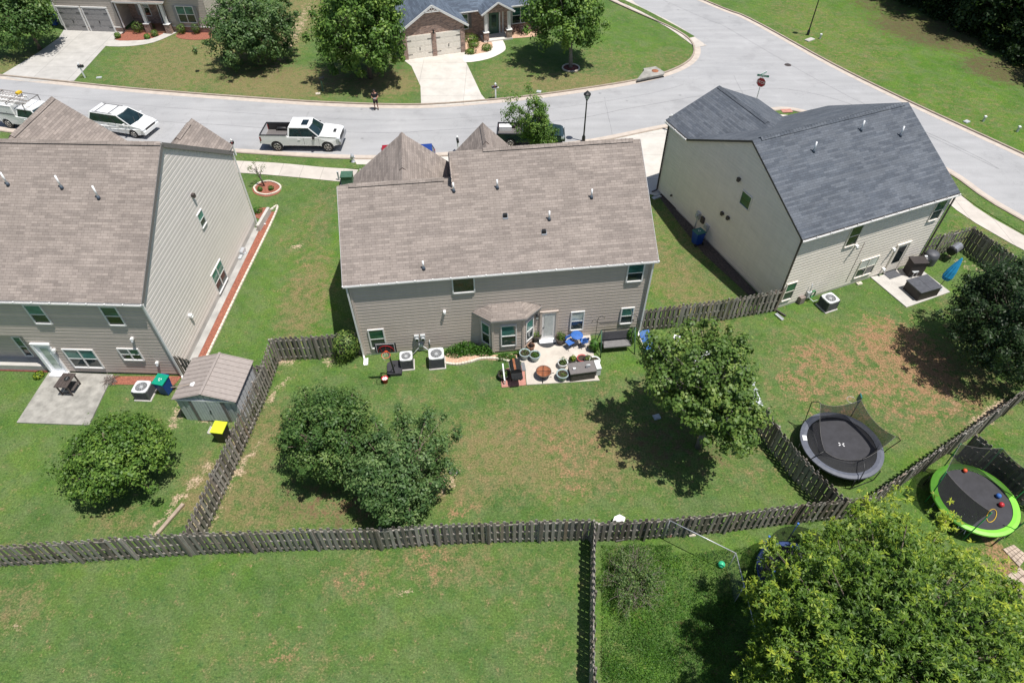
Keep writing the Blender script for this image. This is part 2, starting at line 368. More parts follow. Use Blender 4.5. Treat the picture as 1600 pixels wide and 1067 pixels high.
# ------------------------------------------------------------ mesh builder
class MB:
    def __init__(s, mats, off=(0, 0, 0)):
        s.m = [mats] if isinstance(mats, str) else list(mats); s.v = []; s.f = []; s.mi = []; s.off = Vector(off); s.sm = []
    def face(s, pts, mi=0, sm=False):
        b = len(s.v); s.v += [Vector(p) - s.off for p in pts]; s.f.append(tuple(range(b, b + len(pts)))); s.mi.append(mi); s.sm.append(sm)
    def box(s, c, d, rz=0, mi=0, rot=None):
        M = rot if rot is not None else Matrix.Rotation(rz, 3, 'Z')
        c = Vector(c); h = [x / 2 for x in d]
        P = [c + M @ Vector((sx * h[0], sy * h[1], sz * h[2])) for sx in (-1, 1) for sy in (-1, 1) for sz in (-1, 1)]
        for q in ((0, 1, 3, 2), (4, 6, 7, 5), (0, 4, 5, 1), (2, 3, 7, 6), (0, 2, 6, 4), (1, 5, 7, 3)): s.face([P[i] for i in q], mi)
    def beam(s, a, b, wd, ht, mi=0, up=(0, 0, 1)):
        a = Vector(a); b = Vector(b); d = b - a; L = d.length
        if L < 1e-6: return
        d.normalize(); u = Vector(up)
        if abs(d.dot(u)) > .98: u = Vector((0, 1, 0))
        x = d.cross(u).normalized(); z = x.cross(d)
        s.box((a + b) / 2, (L, wd, ht), mi=mi, rot=Matrix((d, x, z)).transposed())
    def tube(s, path, r, n=8, mi=0, sm=True, caps=True, closed=False):
        P = [Vector(p) for p in path]; rr = r if isinstance(r, (list, tuple)) else [r] * len(P); rings = []
        up = None
        for i, p in enumerate(P):
            if closed: d = P[(i + 1) % len(P)] - P[i - 1]
            else: d = P[min(i + 1, len(P) - 1)] - P[max(i - 1, 0)]
            d.normalize()
            if up is None: up = Vector((0, 0, 1)) if abs(d.z) < .9 else Vector((1, 0, 0))
            x = d.cross(up).normalized(); y = x.cross(d).normalized(); up = y
            rings.append([p + x * (rr[i] * math.cos(2 * PI * k / n)) + y * (rr[i] * math.sin(2 * PI * k / n)) for k in range(n)])
        b = len(s.v)
        for rg in rings: s.v += [q - s.off for q in rg]
        m = len(rings); last = m if closed else m - 1
        for i in range(last):
            for k in range(n):
                i2 = (i + 1) % m
                s.f.append((b + i * n + k, b + i * n + (k + 1) % n, b + i2 * n + (k + 1) % n, b + i2 * n + k)); s.mi.append(mi); s.sm.append(sm)
        if caps and not closed:
            s.f.append(tuple(b + k for k in range(n))[::-1]); s.f.append(tuple(b + (m - 1) * n + k for k in range(n))); s.mi += [mi, mi]; s.sm += [False, False]
    def cyl(s, a, b, r0, r1=None, n=16, mi=0, sm=True): s.tube([a, b], [r0, r0 if r1 is None else r1], n, mi, sm)
    def lathe(s, c, prof, n=20, mi=0, sm=True):
        c = Vector(c); b = len(s.v)
        for r, z in prof:
            for k in range(n):
                a = 2 * PI * k / n; s.v.append(c + Vector((r * math.cos(a), r * math.sin(a), z)) - s.off)
        for i in range(len(prof) - 1):
            for k in range(n):
                s.f.append((b + i * n + k, b + i * n + (k + 1) % n, b + (i + 1) * n + (k + 1) % n, b + (i + 1) * n + k)); s.mi.append(mi if not isinstance(mi, list) else mi[i]); s.sm.append(sm)
    def prism(s, poly, z0, z1, mi=0, mit=None):
        n = len(poly); lo = [Vector((p[0], p[1], z0)) for p in poly]; hi = [Vector((p[0], p[1], z1)) for p in poly]
        s.face(hi, mi if mit is None else mit); s.face(lo[::-1], mi)
        for i in range(n): j = (i + 1) % n; s.face([lo[i], lo[j], hi[j], hi[i]], mi)
    def slab(s, poly, t, mi=0, mis=1):
        P = [Vector(p) for p in poly]; n = len(P); dn = Vector((0, 0, -t))
        s.face(P, mi); s.face([p + dn for p in P][::-1], mis)
        for i in range(n): j = (i + 1) % n; s.face([P[i] + dn, P[j] + dn, P[j], P[i]], mis)
    def xprism(s, prof, y0, y1, mi=0):
        """profile in x,z extruded along y (profile counter-clockwise seen from -y)"""
        n = len(prof); A = [Vector((p[0], y0, p[1])) for p in prof]; B = [Vector((p[0], y1, p[1])) for p in prof]
        b = len(s.v); s.v += [q - s.off for q in A + B]
        s.f.append(tuple(b + i for i in range(n))); s.f.append(tuple(b + n + i for i in range(n))[::-1]); s.mi += [mi, mi]; s.sm += [False, False]
        for i in range(n):
            j = (i + 1) % n; s.f.append((b + i, b + n + i, b + n + j, b + j)); s.mi.append(mi); s.sm.append(False)
    def ball(s, c, r, n=12, mi=0, sc=(1, 1, 1)):
        c = Vector(c); prof = [(max(1e-4, math.sin(PI * i / n) * r), -math.cos(PI * i / n) * r) for i in range(n + 1)]
        b = len(s.v); s.lathe((0, 0, 0), prof, n + 4, mi)
        for i in range(b, len(s.v)):
            v = s.v[i] + s.off; s.v[i] = Vector((v.x * sc[0], v.y * sc[1], v.z * sc[2])) + c - s.off
    def mesh(s, name):
        me = bpy.data.meshes.new(name); me.from_pydata([tuple(v) for v in s.v], [], s.f); me.update()
        for x in s.m: me.materials.append(MATS[x])
        me.polygons.foreach_set('material_index', s.mi); me.polygons.foreach_set('use_smooth', s.sm)
        uv = me.uv_layers.new(name='UVMap'); co = np.empty(len(me.vertices) * 3); me.vertices.foreach_get('co', co); co = co.reshape(-1, 3)
        nr = np.empty(len(me.polygons) * 3); me.polygons.foreach_get('normal', nr); nr = nr.reshape(-1, 3)
        lt = np.empty(len(me.polygons), int); me.polygons.foreach_get('loop_total', lt)
        lv = np.empty(len(me.loops), int); me.loops.foreach_get('vertex_index', lv)
        fn = np.repeat(nr, lt, axis=0); t = np.stack([-fn[:, 1], fn[:, 0], fn[:, 2] * 0], 1); ln = np.linalg.norm(t, axis=1)
        flat = ln < .05; t[flat] = (1, 0, 0); ln[flat] = 1; t /= ln[:, None]; bi = np.cross(fn, t); p = co[lv]
        out = np.stack([(p * t).sum(1), (p * bi).sum(1)], 1)
        uv.data.foreach_set('uv', out.ravel()); return me
    def build(s, name, parent=None, loc=None, rz=0, bevel=0, sub=0):
        o = bpy.data.objects.new(name, s.mesh(name)); COL.objects.link(o)
        if parent: o.parent = parent
        if loc is not None: o.location = loc; o.rotation_euler = (0, 0, rz)
        if bevel:
            md = o.modifiers.new('bevel', 'BEVEL'); md.width = bevel; md.segments = 3 if bevel > .05 else 2; md.limit_method = 'ANGLE'; md.angle_limit = R(35); md.harden_normals = False
        return o
def tag(o, label=None, cat=None, group=None, kind=None):
    if label: o['label'] = label
    if cat: o['category'] = cat
    if group: o['group'] = group
    if kind: o['kind'] = kind
    return o
def thing(name, label, cat, loc=(0, 0, 0), rz=0, group=None):
    o = bpy.data.objects.new(name, None); COL.objects.link(o); o.location = loc; o.rotation_euler = (0, 0, rz); o.empty_display_size = .2
    return tag(o, label, cat, group)
def dup(root, loc, rz, label=None, group=None):
    def cp(o, par):
        c = o.copy(); COL.objects.link(c); c.parent = par
        for ch in [x for x in o.children]: cp(ch, c)
        return c
    r = cp(root, None); r.location = loc; r.rotation_euler = (0, 0, rz)
    if label: r['label'] = label
    if group: r['group'] = group
    return r
def randattr(o, seed=0, per=1):
    me = o.data; n = len(me.polygons); rs = np.random.RandomState(seed)
    v = np.repeat(rs.rand((n + per - 1) // per), per)[:n]
    a = me.attributes.new('rnd', 'FLOAT', 'FACE'); a.data.foreach_set('value', v.astype(np.float32))
SHOT = []

# ------------------------------------------------------------ ground sheet
def ground():
    x0, x1, y0, y1 = -75, 75, -6, 110
    st = .45; nx = int((x1 - x0) / st) + 1; ny = int((y1 - y0) / st) + 1
    X, Y = np.meshgrid(np.linspace(x0, x1, nx), np.linspace(y0, y1, ny)); X = X.ravel(); Y = Y.ravel()
    Z = np.zeros_like(X)
    idx = np.arange(nx * ny).reshape(ny, nx)
    F = np.stack([idx[:-1, :-1], idx[:-1, 1:], idx[1:, 1:], idx[1:, :-1]], -1).reshape(-1, 4)
    me = bpy.data.meshes.new('ground')
    # outer skirt to the horizon
    ex = np.array([[-900, -900], [900, -900], [900, 900], [-900, 900]], float); c = [idx[0, 0], idx[0, -1], idx[-1, -1], idx[-1, 0]]
    nb = nx * ny; V = np.concatenate([np.stack([X, Y, Z], 1), np.concatenate([ex, np.zeros((4, 1))], 1)])
    low = list(idx[0, :]); rgt = list(idx[:, -1]); top = list(idx[-1, ::-1]); lft = list(idx[::-1, 0])
    faces = [tuple(int(i) for i in f) for f in F]
    for row, a, b in ((low, nb, nb + 1), (rgt, nb + 1, nb + 2), (top, nb + 2, nb + 3), (lft, nb + 3, nb)):
        faces.append(tuple(int(i) for i in [a, b] + row[::-1]))
    me.from_pydata(V.tolist(), [], faces); me.update(); me.materials.append(MATS['lawn'])
    rs = np.random.RandomState(4)
    def blobs(lst):
        out = np.zeros(len(V))
        for b in lst:
            px, py, rx, ry, s = b[:5]; ang = b[5] if len(b) > 5 else 0
            c0 = G(px, py); a = (G(px + rx, py) - c0).length; bb = (G(px, py - ry) - c0).length
            dx = V[:, 0] - c0.x; dy = V[:, 1] - c0.y; ca, sa = math.cos(ang), math.sin(ang)
            u = (dx * ca + dy * sa) / a; v = (-dx * sa + dy * ca) / bb; d = np.sqrt(u * u + v * v)
            out = np.maximum(out, s * np.clip(1.35 - d, 0, .7) / .7)
        return out
    dry = [(860, 700, 190, 70, .9), (700, 640, 180, 50, .25), (990, 640, 120, 60, .4), (400, 690, 50, 70, .8), (380, 780, 60, 50, .8), (460, 800, 110, 30, .7), (720, 760, 60, 40, .8),
           (700, 880, 90, 40, .6), (560, 900, 70, 40, .5), (830, 900, 100, 50, .3), (20, 950, 60, 40, .55), (60, 860, 80, 20, .3), (450, 1030, 110, 36, .35), (860, 1000, 60, 50, .3),
           (1360, 590, 180, 80, .62), (1250, 560, 60, 60, .45), (1450, 640, 130, 60, .5), (1300, 700, 60, 30, .3), (1500, 600, 70, 60, .7),
           (480, 460, 40, 70, .8), (490, 350, 30, 60, .5), (460, 380, 30, 30, .45), (1060, 440, 50, 90, .75, .4), (1060, 400, 60, 90, .5), (1100, 470, 60, 40, .5),
           (300, 90, 110, 50, .85), (250, 110, 80, 15, .6), (440, 130, 120, 25, 1.0), (460, 30, 40, 70, .9), (600, 130, 60, 22, 1.0), (800, 120, 60, 30, .55), (900, 130, 110, 18, .9), (1050, 100, 50, 25, .5), (950, 100, 50, 30, .5),
           (30, 100, 60, 20, .7), (1300, 60, 100, 50, .45), (1330, 100, 70, 30, .5), (1250, 20, 60, 20, .5), (1500, 170, 90, 40, .35), (310, 760, 30, 50, 1.), (180, 815, 60, 20, .6), (1540, 370, 60, 30, .5), (1570, 900, 40, 60, .6),
           (1460, 480, 60, 20, .3), (1560, 700, 30, 30, .2), (1200, 700, 60, 60, .3), (1160, 720, 60, 40, .45), (1010, 760, 100, 25, .35)]
    clay = [(1400, 540, 70, 45, .68), (1440, 570, 50, 55, .75), (1290, 560, 60, 30, .55), (1380, 600, 90, 25, .55), (1250, 600, 40, 30, .5), (1440, 640, 90, 26, .42), (1500, 620, 50, 30, .5),
            (840, 670, 60, 14, .35), (900, 700, 60, 30, .38), (900, 750, 40, 25, .38), (670, 880, 40, 30, .35), (560, 910, 40, 18, .4), (720, 800, 30, 14, .45), (440, 1020, 40, 15, .35),
            (1310, 640, 50, 30, .35), (1570, 880, 24, 60, .7), (480, 430, 20, 30, .25), (530, 790, 70, 22, .4)]
    bare = [(352, 760, 10, 75, .55, -.38), (408, 640, 8, 70, .45, -.38), (288, 770, 10, 70, .5, -.4), (445, 563, 22, 8, .6), (515, 562, 16, 8, .55), (700, 760, 16, 20, .35), (325, 800, 20, 26, .5), (1500, 690, 10, 10, 0.1), (710, 737, 22, 14, .4),
            (1545, 648, 60, 7, .75, .62), (462, 385, 10, 5, .6), (472, 388, 6, 4, .7), (275, 648, 14, 22, .5), (335, 660, 40, 6, .5), (1500, 625, 40, 30, .2), (1050, 700, 60, 40, .2), (1170, 680, 34, 10, .55), (930, 838, 260, 3, .4, .0), (560, 1000, 10, 8, .0),
            (15, 985, 10, 14, .5), (637, 924, 9, 5, .55), (797, 953, 9, 7, .4), (1500, 410, 70, 5, .4, -.7), (540, 70, 14, 60, .0), (455, 60, 14, 60, .4), (555, 35, 10, 10, .0)]
    litter = [(540, 770, 120, 60, .55), (1060, 690, 90, 50, .6), (1380, 5, 60, 20, .8), (1460, 50, 110, 26, 1., -.7), (1570, 110, 70, 22, 1., -.6), (1560, 590, 60, 40, .5), (560, 110, 80, 20, .6), (400, 110, 70, 20, .5), (1000, 910, 60, 70, .5), (1120, 1000, 80, 60, .6),
              (1540, 560, 90, 60, .5), (892, 108, 18, 8, .9)]
    lush = [(1400, 60, 220, 110, 1.), (1550, 200, 120, 60, 1.), (1250, 40, 90, 60, .8), (240, 880, 160, 22, .55), (330, 890, 130, 20, .55), (1040, 960, 120, 130, 1.), (1180, 850, 90, 30, .8), (1500, 780, 130, 70, 1.), (1570, 850, 60, 60, 1.), (1580, 700, 60, 40, .9),
            (430, 470, 60, 120, .35), (525, 420, 30, 110, .9), (505, 500, 20, 40, .9), (60, 20, 60, 40, .8), (1000, 60, 90, 40, .6), (1230, 490, 60, 40, .5), (1440, 440, 90, 30, .5), (980, 560, 40, 25, .8), (600, 575, 120, 14, .5), (1030, 470, 20, 60, .6), (60, 640, 80, 60, .4), (80, 720, 80, 60, .35), (250, 800, 60, 20, .3), (1530, 340, 80, 20, .8),
            (600, 880, 40, 20, .2), (420, 880, 60, 20, .3), (1100, 830, 60, 10, .5)]
    for nm, l in (('dry', dry), ('clay', clay), ('bare', bare), ('litter', litter), ('lush', lush)):
        a = me.attributes.new(nm, 'FLOAT', 'POINT'); a.data.foreach_set('value', blobs(l).astype(np.float32))
    o = bpy.data.objects.new('ground', me); COL.objects.link(o); tag(o, kind='structure')
ground()

def smooth(pts, k=6, closed=False):
    P = [Vector(p) for p in pts]; out = []; n = len(P)
    for i in range(n if closed else n - 1):
        a, b, c, d = (P[(i - 1) % n] if closed or i > 0 else P[0]), P[i], P[(i + 1) % n], (P[(i + 2) % n] if closed or i < n - 2 else P[-1])
        for j in range(k):
            t = j / k; out.append(.5 * ((2 * b) + (c - a) * t + (2 * a - 5 * b + 4 * c - d) * t * t + (3 * b - a - 3 * c + d) * t ** 3))
    if not closed: out.append(P[-1])
    return out
def offset(path, d):
    out = []
    for i, p in enumerate(path):
        t = path[min(i + 1, len(path) - 1)] - path[max(i - 1, 0)]; t.z = 0; t.normalize()
        out.append(p + Vector((-t.y, t.x, 0)) * d)
    return out
def strip(name, path, d0, d1, z, mat, z1=None, kind='structure', label=None, cat=None):
    a = offset(path, d0); b = offset(path, d1); m = MB(mat); z1 = z if z1 is None else z1
    L = 0; 
    for i in range(len(a) - 1):
        p, q, r, s = a[i].copy(), a[i + 1].copy(), b[i + 1].copy(), b[i].copy()
        p.z = q.z = z; r.z = s.z = z1; m.face([s, r, q, p])
    o = m.build(name); tag(o, label, cat, kind=kind); return o
def kerb(path, d0, d1, h=.11):
    a = offset(path, d0); b = offset(path, d1); m = MB('kerb_stone')
    for i in range(len(a) - 1):
        A0, A1, B0, B1 = a[i], a[i + 1], b[i], b[i + 1]; u = Vector((0, 0, h))
        m.face([A0 + u, A1 + u, B1 + u, B0 + u]); m.face([A0, A1, A1 + u, A0 + u]); m.face([B1, B0, B0 + u, B1 + u])
    tag(m.build('kerb'), kind='structure')

g = lambda *l: [G(x, y) for x, y in l]
farA = smooth([Vector((-75, 66.3, 0)), Vector((-60, 62.6, 0))] + g((0, 119), (100, 129), (220, 141), (405, 155), (520, 162), (652, 165), (762, 158), (830, 151), (905, 141), (992, 127), (1045, 113), (1076, 97), (1086, 80), (1078, 62), (1050, 44), (1000, 22), (952, 0)) + [Vector((8, 83.5, 0)), Vector((-10, 110, 0))], 5)
right = smooth([Vector((2, 108, 0))] + g((1096, 0), (1170, 30), (1300, 101), (1422, 161), (1600, 243)) + [Vector((52, 27, 0)), Vector((63, 6, 0))], 5)
nearL = smooth([Vector((-75, 58, 0)), Vector((-55, 53.3, 0))] + g((0, 204), (120, 220), (370, 238), (560, 248), (700, 243), (900, 226), (1027, 202), (1130, 183), (1200, 174), (1240, 173)) + [Vector((27.2, 51.2, 0)), Vector((30.2, 48.0, 0))] + g((1483, 270), (1600, 345)) + [Vector((46, 22, 0)), Vector((55, 4, 0))], 5)
def road():
    m = MB('asphalt')
    def sheet(poly, z):
        bm = bmesh.new(); vs = [bm.verts.new((p.x, p.y, z)) for p in poly]; f = bm.faces.new(vs); bmesh.ops.triangulate(bm, faces=[f]); 
        for f in bm.faces:
            if f.normal.z < 0: f.normal_flip()
        for f in bm.faces: m.face([v.co for v in f.verts])
        bm.free()
    A = [p for p in farA]; B = right; C_ = nearL
    sheet(A + B + C_[::-1], .006)
    tag(m.build('road'), kind='structure')
road()
strip('gutter', farA, -.0, -.55, .012, 'gutter_pan'); kerb(farA, 0.0, .16)
strip('gutter', right, -.0, -.5, .012, 'gutter_pan'); kerb(right, 0.0, .16)
strip('gutter', nearL, .0, .5, .012, 'gutter_pan'); kerb(nearL, -.16, 0, .06)
def flat(name, poly, z, mat, kind='structure', label=None, cat=None, thick=0, parent=None):
    m = MB(mat); bm = bmesh.new(); f = bm.faces.new([bm.verts.new((p[0], p[1], z)) for p in poly]); f.normal_update()
    if f.normal.z < 0: f.normal_flip()
    bmesh.ops.triangulate(bm, faces=[f])
    for f in bm.faces: m.face([v.co for v in f.verts])
    bm.free()
    if thick:
        n = len(poly)
        for i in range(n):
            a, b = poly[i], poly[(i + 1) % n]; m.face([(a[0], a[1], z - thick), (b[0], b[1], z - thick), (b[0], b[1], z), (a[0], a[1], z)])
    return tag(m.build(name), label, cat, kind=kind)
def seam(path, d, w=.035): strip('road_seam', offset(path, d), -w, w, .0105, 'road_seam')
rsm = random.Random(8)
def wobble(P, a=.06): return [p + Vector((rsm.uniform(-a, a), rsm.uniform(-a, a), 0)) for p in P]
seam(wobble(nearL[10:72]), 3.9, .022); seam(wobble(right[3:26]), -3.6, .02); seam(wobble(farA[12:60]), -2.6, .014)
for i_ in (22, 37, 48): a_ = nearL[i_]; strip('road_seam', wobble([a_ + Vector((0, .6 + .8 * k, 0)) for k in range(9)], .05), -.012, .012, .0115, 'road_seam')
# pavements
def walk(pts_a, z=.03, mat='pavement_slab', w=1.45):
    strip('pavement', smooth(pts_a, 4), 0, w, z, mat)
walk([Vector((-75, 55.2, 0)), Vector((-50, 50.2, 0))] + g((0, 221), (120, 233), (300, 246), (430, 254), (560, 266)), w=-1.75)
walk(g((1500, 305), (1600, 369)) + [Vector((46, 19.5, 0)), Vector((53, 5, 0))], w=-1.55)
walk([Vector((12.0, 79.2, 0))] + g((985, 14), (1040, 42), (1087, 75)), w=1.25)
walk(g((1190, 184), (1235, 181)) + [Vector((27, 49.2, 0)), Vector((30, 46, 0))], w=-1.4)
# drives
flat('driveway', g((0, 119), (42, 128), (116, 127), (165, 73), (194, 50), (100, 47), (92, 60), (58, 84)), .02, 'drive_slab_old')
flat('driveway', g((630, 94), (643, 104), (657, 135), (658, 164), (690, 166), (762, 160), (752, 148), (728, 97), (726, 81)), .02, 'drive_slab')
flat('driveway', [p for p in g((583, 300), (562, 266), (552, 247), (600, 250), (700, 245), (714, 262), (714, 300))], .024, 'drive_slab')
flat('driveway', g((998, 300), (992, 240), (950, 217), (1029, 201), (1060, 196), (1042, 260), (1032, 308)), .024, 'drive_slab')
flat('driveway', g((0, 235), (0, 204), (-200, 190), (-200, 235)), .026, 'drive_slab')
flat('path', smooth(g((727, 98), (762, 93), (786, 82), (790, 74), (784, 62), (776, 60), (766, 62), (768, 72), (758, 82), (727, 86)), 3, True), .028, 'concrete_bright')
flat('path', smooth(g((162, 72), (200, 73), (240, 67), (275, 52), (276, 48), (258, 50), (240, 60), (215, 64), (178, 63)), 3, True), .028, 'concrete')
def verge(pts, w, nm='verge'): strip(nm, smooth(pts, 4), 0, w, .034, 'lawn')
# mulch beds
def bed(pts, mat, z=.03, label=None): return flat('mulch_bed', smooth(pts, 3, True), z, mat, kind='structure')
bed(g((180, 63), (196, 50), (215, 38), (250, 36), (258, 50), (240, 60), (212, 64)), 'mulch_red')
bed(g((275, 58), (292, 44), (322, 44), (330, 60), (300, 63)), 'mulch_red')
bed(g((728, 85), (730, 60), (752, 60), (768, 66), (768, 78), (756, 83)), 'mulch_tan')
bed(g((790, 60), (790, 52), (840, 50), (846, 56), (812, 60)), 'mulch_tan')
_L = lambda x, y: rotz((x, y, 0), R(-2.1709))
flat('footing', [_L(-19.13, 23.1), _L(-18.72, 23.1), _L(-18.72, 36.3), _L(-19.13, 36.3)], .05, 'foundation', thick=.05)
flat('mulch_bed', [_L(-18.72, 23.1), _L(-18.28, 23.1), _L(-18.2, 38.2), _L(-18.55, 38.2), _L(-18.6, 36.4), _L(-18.72, 36.3)], .03, 'mulch_red')
bed(g((396, 292), (420, 284), (438, 290), (436, 302), (416, 308), (398, 303)), 'mulch_red', .03)
flat('mulch_bed', g((176, 588), (285, 588), (272, 602), (175, 601)), .026, 'mulch_red')
flat('mulch_bed', g((-80, 563), (75, 572), (75, 582), (-80, 577)), .03, 'mulch_dark_red')
flat('mulch_bed', g((1028, 306), (1034, 303), (1182, 458), (1170, 462), (1100, 398), (1064, 354)), .026, 'rock_dark')
# concrete patios
flat('patio', g((78, 582), (178, 586), (160, 622), (140, 665), (27, 661), (50, 625)), .07, 'concrete_aged', thick=.07)

# ------------------------------------------------------------ houses
def siding_wall(m, p0, p1, top, z0=0, h=.225, mi=0, lip=.017):
    """lap siding from p0 to p1 (outside on the right-hand side of p0->p1); top(t) = wall height at 0..1, concave down"""
    p0 = Vector((p0[0], p0[1], 0)); p1 = Vector((p1[0], p1[1], 0)); d = p1 - p0; n = Vector((d.y, -d.x, 0)).normalized()
    S = 64; T = [i / S for i in range(S + 1)]; tops = [top(t) for t in T]; zm = max(tops); z = z0
    def rng(zz):
        ok = [t for t, q in zip(T, tops) if q >= zz - 1e-6]
        if not ok: return None
        a, b = ok[0], ok[-1]
        if a > 0:
            i = T.index(a); q0, q1 = tops[i - 1], tops[i]; a = T[i - 1] + (zz - q0) / (q1 - q0) / S
        if b < 1:
            i = T.index(b); q0, q1 = tops[i], tops[i + 1]; b = T[i] + (q0 - zz) / (q0 - q1) / S
        return a, b
    # dutch-lap profile: flat face, sloped shoulder, narrow recess under the next course
    while z < zm - .01:
        L_ = [(z, lip), (z + h * .68, lip), (z + h * .84, 0.002), (z + h, 0.002)]; L_ = [(min(a, zm - .004), b) for a, b in L_]; R_ = [rng(a) for a, b in L_]
        if None in R_: break
        P = lambda t, zz, o: p0 + d * t + n * o + Vector((0, 0, zz))
        for (za, oa), (zb, ob), ra, rb in zip(L_, L_[1:], R_, R_[1:]):
            if zb - za > .002: m.face([P(ra[0], za, oa), P(ra[1], za, oa), P(rb[1], zb, ob), P(rb[0], zb, ob)], mi)
        a = R_[0]; m.face([P(a[0], z, 0), P(a[1], z, 0), P(a[1], z, lip), P(a[0], z, lip)], mi)
        z += h
def house(name, label, fr, base):
    h = thing(name, label, 'house', fr.w((base[0], base[1], 0)), fr.yaw)
    return h
def window_part(H, fr, off, c0, c1, axis, plane, outward, kind='double', cols=1, up='glass_upper', lo='glass_lower', frame='trim_white', fw=.07):
    """rect in (u,z) on a wall plane. axis 'x': wall y=plane, u=x ; axis 'y': wall x=plane, u=y."""
    u0, u1 = sorted((c0[0], c1[0])); z0, z1 = sorted((c0[1], c1[1])); z1 = min(z1, 5.2) if axis == 'x' else z1
    def P(u, z, o): return Vector((u, plane + outward * o, z)) if axis == 'x' else Vector((plane + outward * o, u, z))
    m = MB([lo, up], off); cw = (u1 - u0) / cols
    for c in range(cols):
        a, b = u0 + cw * c, u0 + cw * (c + 1); zm = (z0 + z1) / 2
        if kind == 'double': segs = ((z0, zm, 0, .035), (zm, z1, 1, .05))
        else: segs = ((z0, z1, 1, .04),)
        for s0, s1, mi, o in segs: m.face([P(a, s0, o), P(b, s0, o), P(b, s1, o), P(a, s1, o)], mi)
    wn = m.build('window', H)
    f = MB(frame, off)
    def bar(ua, ub, za, zb, t=.075):
        f.box(P((ua + ub) / 2, (za + zb) / 2, t / 2), (abs(ub - ua), t, abs(zb - za)) if axis == 'x' else (t, abs(ub - ua), abs(zb - za)))
    bar(u0 - fw, u0, z0 - fw, z1 + fw); bar(u1, u1 + fw, z0 - fw, z1 + fw); bar(u0, u1, z1, z1 + fw); bar(u0, u1, z0 - fw, z0, .1)
    for c in range(1, cols): bar(u0 + cw * c - fw / 2, u0 + cw * c + fw / 2, z0, z1)
    if kind == 'double': bar(u0, u1, (z0 + z1) / 2 - .025, (z0 + z1) / 2 + .025, .065)
    f.build('window_frame', wn); return wn
def rect(fr, tl, br, y=None, x=None):
    A = fr.wall(*tl, y=y, x=x); B = fr.wall(*br, y=y, x=x)
    return ((A.x, A.z), (B.x, B.z)) if y is not None else ((A.y, A.z), (B.y, B.z))
def vent_pipe(roof, off, P, h=.45, lead='utility_flash'):
    m = MB(['white_metal', 'lead_flash'], off); P = Vector(P)
    m.cyl(P + Vector((0, 0, .1)), P + Vector((0, 0, h + .1)), .045, n=12, mi=0); m.cyl(P - Vector((0, 0, .05)), P + Vector((0, 0, .15)), .11, .06, 12, 1)
    m.build('vent_pipe', roof)
simple('lead_flash', (.06, .08, .11), .5, var=.1)
def cap(roof, off, a, b, mat, w=.17, slope=.6):
    a = Vector(a); b = Vector(b); m = MB(mat, off); d = (b - a).normalized(); x = Vector((0, 0, 1)).cross(d).normalized(); n = max(1, int((b - a).length / .22))
    for i in range(n):
        s = a + (b - a) * (i / n); e = a + (b - a) * ((i + 1.15) / n) if i < n - 1 else b
        r0, r1 = Vector((0, 0, .095)), Vector((0, 0, .075)); dr = Vector((0, 0, w * slope - .03))
        L0, L1 = s + x * w - dr + r0 * .4, e + x * w - dr + r1 * .4; R0, R1 = s - x * w - dr + r0 * .4, e - x * w - dr + r1 * .4
        m.face([s + r0, e + r1, L1, L0]); m.face([e + r1, s + r0, R0, R1])
        m.face([s + r0, L0, L0 - Vector((0, 0, .09)), s - Vector((0, 0, .03))]); m.face([s + r0, s - Vector((0, 0, .03)), R0 - Vector((0, 0, .06)), R0])
    m.build('ridge_cap', roof)
def gutter(roof, off, a, b, mat='trim_white', out=(0, -1, 0), ticks=True):
    a = Vector(a); b = Vector(b); o = Vector(out); m = MB(mat, off); d = (b - a); L = d.length; dn = d.normalized()
    U = Vector((0, 0, 1))
    for (p, q, w_, h_) in ((.0, -.05, .012, .08), (.085, -.045, .012, .07)):
        m.beam(a + o * p + U * q, b + o * p + U * q, w_, h_)
    m.beam(a + o * .043 + U * -.085, b + o * .043 + U * -.085, .085, .012)
    if ticks:
        n = int(L / .9)
        for i in range(n + 1): p = a + dn * (i * L / max(n, 1)); m.box(p + o * .05 + U * .01, (.06, .09, .03)); 
    g_ = m.build('gutter', roof); return g_
def downspout(H, off, top, bot, mat='trim_white', kick=(0, -.45)):
    m = MB(mat, off); t = Vector(top); b = Vector(bot)
    m.beam(t, b + Vector((0, 0, .12)), .085, .07); k = b + Vector((kick[0], kick[1], .06)); m.beam(b + Vector((0, 0, .13)), k, .085, .07)
    m.box(t + Vector((0, 0, .02)), (.1, .1, .12))
    m.build('downspout', H)
def gable_roof(roof_mb, y0, z0, yr, zr, y1, z1, xa, xb, t=.14):
    roof_mb.slab([(xa, y0, z0), (xb, y0, z0), (xb, yr, zr), (xa, yr, zr)], t)
    roof_mb.slab([(xb, y1, z1), (xa, y1, z1), (xa, yr, zr), (xb, yr, zr)], t)

